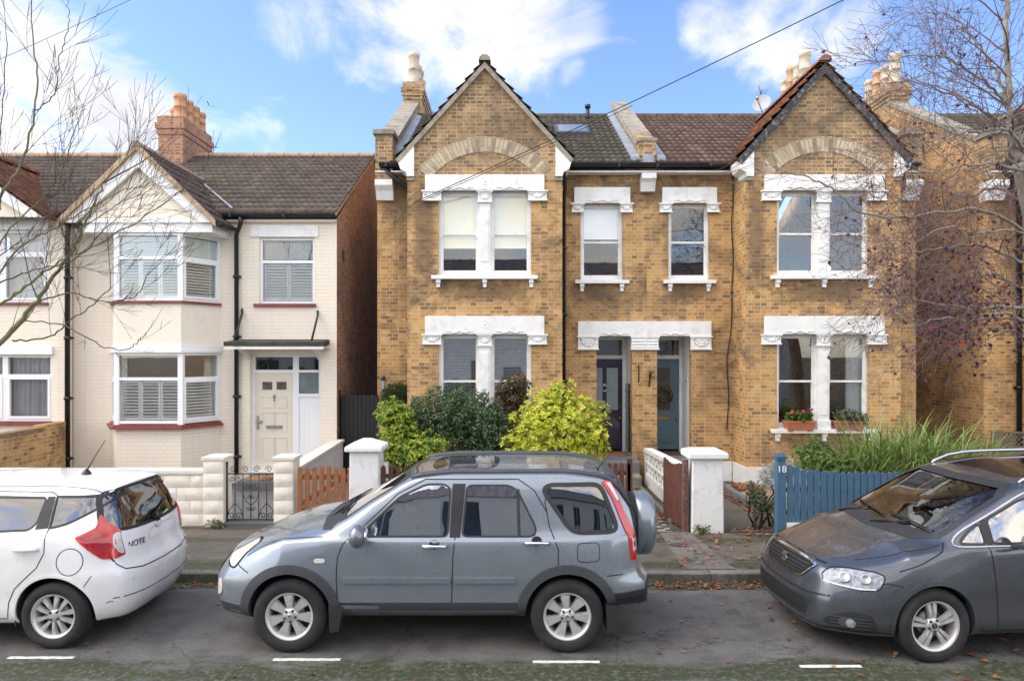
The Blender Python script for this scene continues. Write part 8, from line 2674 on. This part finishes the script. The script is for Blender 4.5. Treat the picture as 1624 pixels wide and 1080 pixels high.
def curve_pts(pts, sub=5):
    P = [Vector(p) for p in pts]; out = []
    for i in range(len(P) - 1):
        p0, p1, p2, p3 = P[max(0, i - 1)], P[i], P[i + 1], P[min(len(P) - 1, i + 2)]
        for k in range(sub):
            t = k / sub
            out.append(.5 * ((2 * p1) + (p2 - p0) * t + (2 * p0 - 5 * p1 + 4 * p2 - p3) * t * t + (3 * p1 - p0 - 3 * p2 + p3) * t ** 3))
    out.append(P[-1]); return out


def tree_from(label, name, base, trunk, limbs, bark, twig, seed, leafm=None, leaf_n=0, twig_args=None, group=None, leaf_region=None, leaf_size=(.055, .04)):
    rr = random.Random(seed); root = empty(name, base, label, 'tree', group)
    thick, thin = MB(), MB(); tips = []
    tp = curve_pts([t[:3] for t in trunk], 6); nr = len(tp)
    rads = [trunk[0][3] + (trunk[-1][3] - trunk[0][3]) * i / (nr - 1) for i in range(nr)]
    thick.tube(tp, rads, 12)
    ta = dict(depth=2, gravity=0, up=.3, kids=(2, 4), spread=.8, wob=.13)
    ta.update(twig_args or {})
    for L in limbs:
        pts, r0, r1, nk, tl = L[:5]
        ex = dict(ta); ex.update(L[5] if len(L) > 5 else {})
        cp = curve_pts(pts, 7); m = len(cp)
        for i in range(1, m - 1): cp[i] = cp[i] + rdir(rr) * (.012 + r0 * .25)
        rd = [r0 + (r1 - r0) * (i / (m - 1)) ** .8 for i in range(m)]
        (thick if r0 > .012 else thin).tube(cp, rd, 7 if r0 > .02 else 5, cap=False)
        for k in range(nk):
            i = min(m - 1, int(m * (.12 + .88 * (k + rr.random()) / nk)))
            t = (cp[min(i + 1, m - 1)] - cp[max(i - 1, 0)]).normalized()
            q = rdir(rr); q = (q - t * q.dot(t)).normalized()
            nd = (t * .55 + q * rr.uniform(.5, .9) + Vector((0, 0, ex['up'] * .5))).normalized()
            grow(thick, thin, rr, cp[i], nd, max(.003, rd[i] * .42), tl * rr.uniform(.6, 1.3), ex['depth'], ex['gravity'], ex['up'], ex['kids'], ex['spread'], tips, ex['wob'])
        grow(thick, thin, rr, cp[-1], (cp[-1] - cp[-2]).normalized(), r1, tl, ex['depth'], ex['gravity'], ex['up'], ex['kids'], ex['spread'], tips, ex['wob'])
    thick.build('trunk', bark, root)
    thin.build('twigs', twig, root)
    if leafm and leaf_n:
        mb = MB()
        for k in range(leaf_n):
            for _ in range(40):
                p, d = rr.choice(tips)
                if leaf_region is None or rr.random() < leaf_region(p): break
            dd = (d * .3 + rdir(rr) * .8 + Vector((0, 0, -.5))).normalized()
            s = rr.uniform(.7, 1.25)
            leaf(mb, p, dd, rdir(rr), leaf_size[0] * s * 1.3, leaf_size[1] * s * 1.5, .08, .3)
        mb.build('leaves', leafm, root)
    return root


t = NT('mossy_bark')
c = t.ramp(t.noise(9, 6), [(.3, (.13, .115, .07)), (.7, (.26, .23, .14))])
c = t.mix(t.ramp(t.noise(4, 7, .7), [(.42, 0), (.6, .85)]), c, (.145, .15, .045))
MOSSBARK = t.pbsdf(c, .9, t.bump(t.noise(40, 4), .4, .01))
TWIG_G = plain('brown_twig', (.085, .062, .052), .8, .3, 4)
TWIG_P = plain('purple_brown_twig', (.16, .10, .09), .8, .35, 4)
t = NT('grey_cherry_bark')
c = t.ramp(t.noise(9, 6), [(.3, (.18, .155, .13)), (.7, (.36, .32, .26))])
c = t.mix(t.ramp(t.noise(4, 7, .7), [(.48, 0), (.68, .7)]), c, (.20, .20, .09))
GREYBARK = t.pbsdf(c, .85, t.bump(t.noise(40, 4), .4, .01))

D = 8.9
tree_from('bare tree with mossy green limbs leaning in from the left edge', 'bare_tree', (-7.75, 9.0, .1),
          [(-7.75, 9.0, .1, .12), (-7.72, 9.0, 1.4, .10), (-7.6, 8.98, 2.3, .07)],
          [([(-7.65, 8.98, 2.1), P3(0, 545, 8.9), P3(55, 483, 8.85), P3(85, 440, 8.8), P3(116, 396, 8.8), P3(140, 340, 8.7), P3(165, 290, 8.7)], .039, .012, 7, 0.85),
           ([(-7.6, 8.98, 2.3), P3(-20, 505, 9.2), P3(40, 455, 9.3), P3(95, 415, 9.4), P3(170, 380, 9.5), P3(250, 330, 9.5)], .025, .008, 6, 0.70),
           ([(-7.6, 8.98, 2.3), P3(-25, 420, 8.6), P3(0, 320, 8.5), P3(35, 260, 8.5), P3(55, 175, 8.45), P3(57, 90, 8.4), P3(50, 10, 8.4)], .026, .006, 7, 0.75, dict(depth=2, up=.9, spread=.55)),
           ([P3(56, 175, 8.45), P3(85, 150, 8.4), P3(95, 90, 8.4), P3(109, 45, 8.4), P3(107, 8, 8.4)], .008, .004, 4, 0.50, dict(depth=1, up=.9, spread=.5)),
           ([P3(20, 540, 8.9), P3(75, 536, 8.7), P3(110, 510, 8.6), P3(150, 480, 8.5), P3(175, 455, 8.5)], .012, .006, 4, 0.55),
           ([P3(58, 480, 8.85), P3(110, 465, 8.6), P3(160, 478, 8.5), P3(215, 470, 8.4), P3(235, 435, 8.35)], .011, .005, 5, 0.50),
           ([P3(30, 510, 8.9), P3(100, 515, 8.4), P3(160, 548, 8.2), P3(200, 555, 8.1), P3(220, 540, 8.05), P3(232, 528, 8.05)], .009, .005, 4, 0.22, dict(depth=1, kids=(1, 2))),
           ([P3(-30, 470, 9.1), P3(30, 395, 9.2), P3(90, 360, 9.3), P3(150, 325, 9.4), P3(200, 300, 9.5)], .017, .006, 7, 0.65),
           ([P3(-30, 440, 9.0), P3(10, 370, 9.0), P3(60, 320, 9.0), P3(95, 275, 9.0), P3(115, 215, 9.0)], .014, .005, 6, 0.60, dict(up=.7)),
           ([P3(-60, 350, 8.8), P3(-10, 260, 8.7), P3(4, 180, 8.7), P3(10, 60, 8.7)], .011, .005, 4, 0.50, dict(up=.9, spread=.5)),
           ([P3(-40, 470, 8.8), P3(20, 440, 8.5), P3(70, 425, 8.3), P3(120, 410, 8.2), P3(170, 360, 8.1)], .012, .005, 6, 0.55)],
          MOSSBARK, TWIG_G, 101, None, 0, dict(depth=2, up=.75, kids=(2, 4), spread=.58, wob=.09))

PURPLE_LEAF = leafmat('purple_plum_leaf', [(0, (.035, .018, .026)), (.45, (.085, .042, .058)), (.8, (.15, .085, .11)), (.93, (.22, .03, .04)), (1, (.34, .03, .04))], .4, .2)
lower = lambda p: .05 + .95 * max(0, min(1, (4.6 - p.z) / 1.2)) * max(0, min(1, (p.x - 4.6) / 1.0))
tree_from('purple-leaved plum tree, nearly bare, leaning in from the right edge', 'plum_tree', (7.75, 9.3, .1),
          [(7.75, 9.3, .1, .19), (7.72, 9.3, 1.6, .16), (7.55, 9.28, 3.2, .13), (MX(1640, 9.2), 9.2, 4.6, .10), P3(1617, 258, 9.1).to_tuple() + (.085,)],
          [([P3(1617, 258, 9.1), P3(1605, 217, 9.05), P3(1600, 167, 9.0), P3(1595, 69, 8.95), P3(1597, -30, 8.9)], .056, .025, 12, 0.84),
           ([P3(1600, 167, 9.0), P3(1565, 133, 8.8), P3(1535, 112, 8.7), P3(1500, 92, 8.6), P3(1450, 89, 8.5), P3(1415, 97, 8.45)], .021, .006, 10, 0.58),
           ([P3(1598, 158, 9.0), P3(1578, 112, 9.1), P3(1550, 68, 9.2), P3(1520, 36, 9.2), P3(1495, 22, 9.25), P3(1450, 20, 9.3)], .024, .007, 10, 0.63),
           ([P3(1606, 210, 9.05), P3(1565, 180, 8.7), P3(1520, 155, 8.5), P3(1475, 137, 8.4), P3(1440, 128, 8.35)], .019, .006, 10, 0.58),
           ([P3(1594, 150, 9.0), P3(1550, 142, 9.4), P3(1500, 125, 9.6), P3(1460, 105, 9.8)], .014, .006, 9, 0.53),
           ([P3(1622, 240, 9.1), P3(1600, 206, 8.7), P3(1565, 208, 8.5), P3(1520, 212, 8.4), P3(1470, 226, 8.3), P3(1440, 232, 8.3)], .027, .007, 12, 0.58, dict(gravity=.3)),
           ([P3(1640, 275, 9.1), P3(1590, 262, 8.6), P3(1530, 262, 8.3), P3(1480, 275, 8.2), P3(1440, 262, 8.1)], .024, .006, 19, 0.58, dict(gravity=.5)),
           ([P3(1660, 400, 9.2), P3(1580, 340, 8.8), P3(1500, 335, 8.6), P3(1440, 345, 8.5), P3(1366, 337, 8.45), P3(1310, 293, 8.4), P3(1250, 273, 8.4), P3(1208, 257, 8.4)], .027, .006, 22, 0.42, dict(depth=1)),
           ([P3(1650, 430, 9.2), P3(1560, 390, 8.9), P3(1490, 395, 8.7), P3(1430, 400, 8.6), P3(1395, 380, 8.6)], .024, .006, 22, 0.63, dict(gravity=.6)),
           ([P3(1655, 500, 9.2), P3(1600, 486, 8.8), P3(1540, 490, 8.6), P3(1470, 478, 8.5), P3(1420, 470, 8.45)], .027, .006, 22, 0.58, dict(gravity=.8)),
           ([P3(1655, 530, 9.2), P3(1600, 498, 8.7), P3(1545, 508, 8.4), P3(1490, 505, 8.3), P3(1445, 520, 8.3)], .029, .006, 19, 0.53, dict(gravity=.9)),
           ([P3(1650, 350, 9.2), P3(1590, 300, 9.3), P3(1530, 310, 9.4), P3(1470, 300, 9.5), P3(1420, 320, 9.5)], .021, .006, 22, 0.63, dict(gravity=.4)),
           ([P3(1650, 470, 9.2), P3(1580, 440, 9.4), P3(1510, 440, 9.5), P3(1450, 430, 9.5)], .021, .006, 22, 0.63, dict(gravity=.5)),
           ([P3(1650, 380, 9.2), P3(1600, 365, 8.5), P3(1550, 370, 8.2), P3(1500, 360, 8.1), P3(1460, 380, 8.0)], .019, .006, 19, 0.58, dict(gravity=.6)),
           ([P3(1660, 220, 9.1), P3(1640, 150, 9.1), P3(1630, 60, 9.0), P3(1640, -30, 9.0)], .024, .010, 9, 0.63),
           ([P3(1660, 330, 9.2), P3(1610, 260, 8.9), P3(1580, 240, 8.9), P3(1560, 190, 8.8), P3(1515, 150, 8.8), P3(1508, 100, 8.8)], .016, .005, 9, 0.47)],
          GREYBARK, TWIG_P, 202, PURPLE_LEAF, 1200, dict(depth=2, up=.12, kids=(3, 4), spread=.85, wob=.15), None, lower, (.050, .030))


# ------------------------------------------------------------------ fallen leaves
def litter(label, spots, mat, seed):
    rr = random.Random(seed); mb = MB()
    for (xa, xb, ya, yb, z, n, size) in spots:
        for k in range(n):
            x, y = rr.uniform(xa, xb), rr.uniform(ya, yb)
            a = rr.uniform(0, 6.283); d = Vector((math.cos(a), math.sin(a), rr.uniform(-.1, .35)))
            leaf(mb, Vector((x, y, z + .004 + rr.random() * .012)), d, Vector((rr.uniform(-.3, .3), rr.uniform(-.3, .3), 1)), size * rr.uniform(.6, 1.3), size * rr.uniform(.45, .8), rr.uniform(-.1, .25), rr.uniform(-.3, .5))
    return tag(mb.build('fallen_leaves', mat), label, 'fallen leaves', None, 'stuff')


LITTER = leafmat('fallen_leaf', [(0, (.10, .035, .018)), (.35, (.22, .075, .03)), (.7, (.36, .15, .06)), (.9, (.40, .22, .10)), (1, (.35, .05, .06))], .75, .1)
litter('brown and red fallen leaves along the kerb and on the road', [
    (-4.5, -2.9, 8.16, 8.34, 0, 90, .055), (1.7, 3.5, 8.12, 8.34, 0, 210, .06), (3.0, 3.6, 7.5, 8.2, 0, 40, .08), (3.5, 7.5, 8.1, 8.34, 0, 90, .06),
    (-7, -4.5, 8.2, 8.34, 0, 60, .08), (-2.9, 1.7, 8.2, 8.34, 0, 120, .08),
    (-6, 5, 5.3, 8.0, 0, 60, .065), (2.6, 5.0, 5.4, 7.2, 0, 50, .075),
    (1.9, 3.5, 8.6, 10.2, .114, 70, .08), (2.3, 2.7, 10.6, 13.5, .12, 110, .085), (4.0, 4.22, 10.6, 13.4, .12, 130, .085), (3.3, 4.4, 10.0, 10.5, .12, 50, .08), (4.3, 4.8, 13.0, 13.6, .2, 150, .1)], LITTER, 61)

# separate twin pieces (rails, posts, mouldings ...) into parts of their own
TWIN = ('rail', 'roof_moulding', 'corner_post', 'soffit', 'door_knob', 'fascia', 'scrollwork', 'upright_bars', 'seat', 'verge_mortar', 'flashing', 'cutter', 'bargeboard', 'tie_rod', 'door_light', 'window_surround', 'window_chrome', 'bay_wall', 'wheel_bolt', 'front_lip', 'bumper_skirt', 'grille_slat', 'intake_slat', 'shut_line', 'flower', 'berry')
SKIP = ('upright_bars', 'scrollwork', 'window_surround', 'grille_slat', 'intake_slat', 'shut_line', 'wheel_bolt', 'bay_wall', 'flower', 'berry', 'bumper_skirt')


def split_twins():
    for o in list(COL.objects):
        nm = o.name.split('.')[0]
        if o.type != 'MESH' or o.parent is None or nm not in TWIN or nm in SKIP: continue
        if o.modifiers: continue
        me = o.data; n = len(me.vertices); par = list(range(n))

        def find(a):
            while par[a] != a: par[a] = par[par[a]]; a = par[a]
            return a
        for e in me.edges:
            a, b = find(e.vertices[0]), find(e.vertices[1])
            if a != b: par[a] = b
        isl = {}
        for p in me.polygons: isl.setdefault(find(p.vertices[0]), []).append(p.index)
        if not 1 < len(isl) <= 12: continue
        for k, faces in enumerate(isl.values()):
            bm = bmesh.new(); bm.from_mesh(me); bm.faces.ensure_lookup_table()
            keep = set(faces)
            bmesh.ops.delete(bm, geom=[f for f in bm.faces if f.index not in keep], context='FACES')
            if k == 0: first = bpy.data.meshes.new(nm); bm.to_mesh(first); tgt = first
            else:
                c = o.copy(); c.data = bpy.data.meshes.new(nm); COL.objects.link(c); bm.to_mesh(c.data); tgt = c.data
            for m in me.materials: tgt.materials.append(m)
            bm.free()
        o.data = first


split_twins()
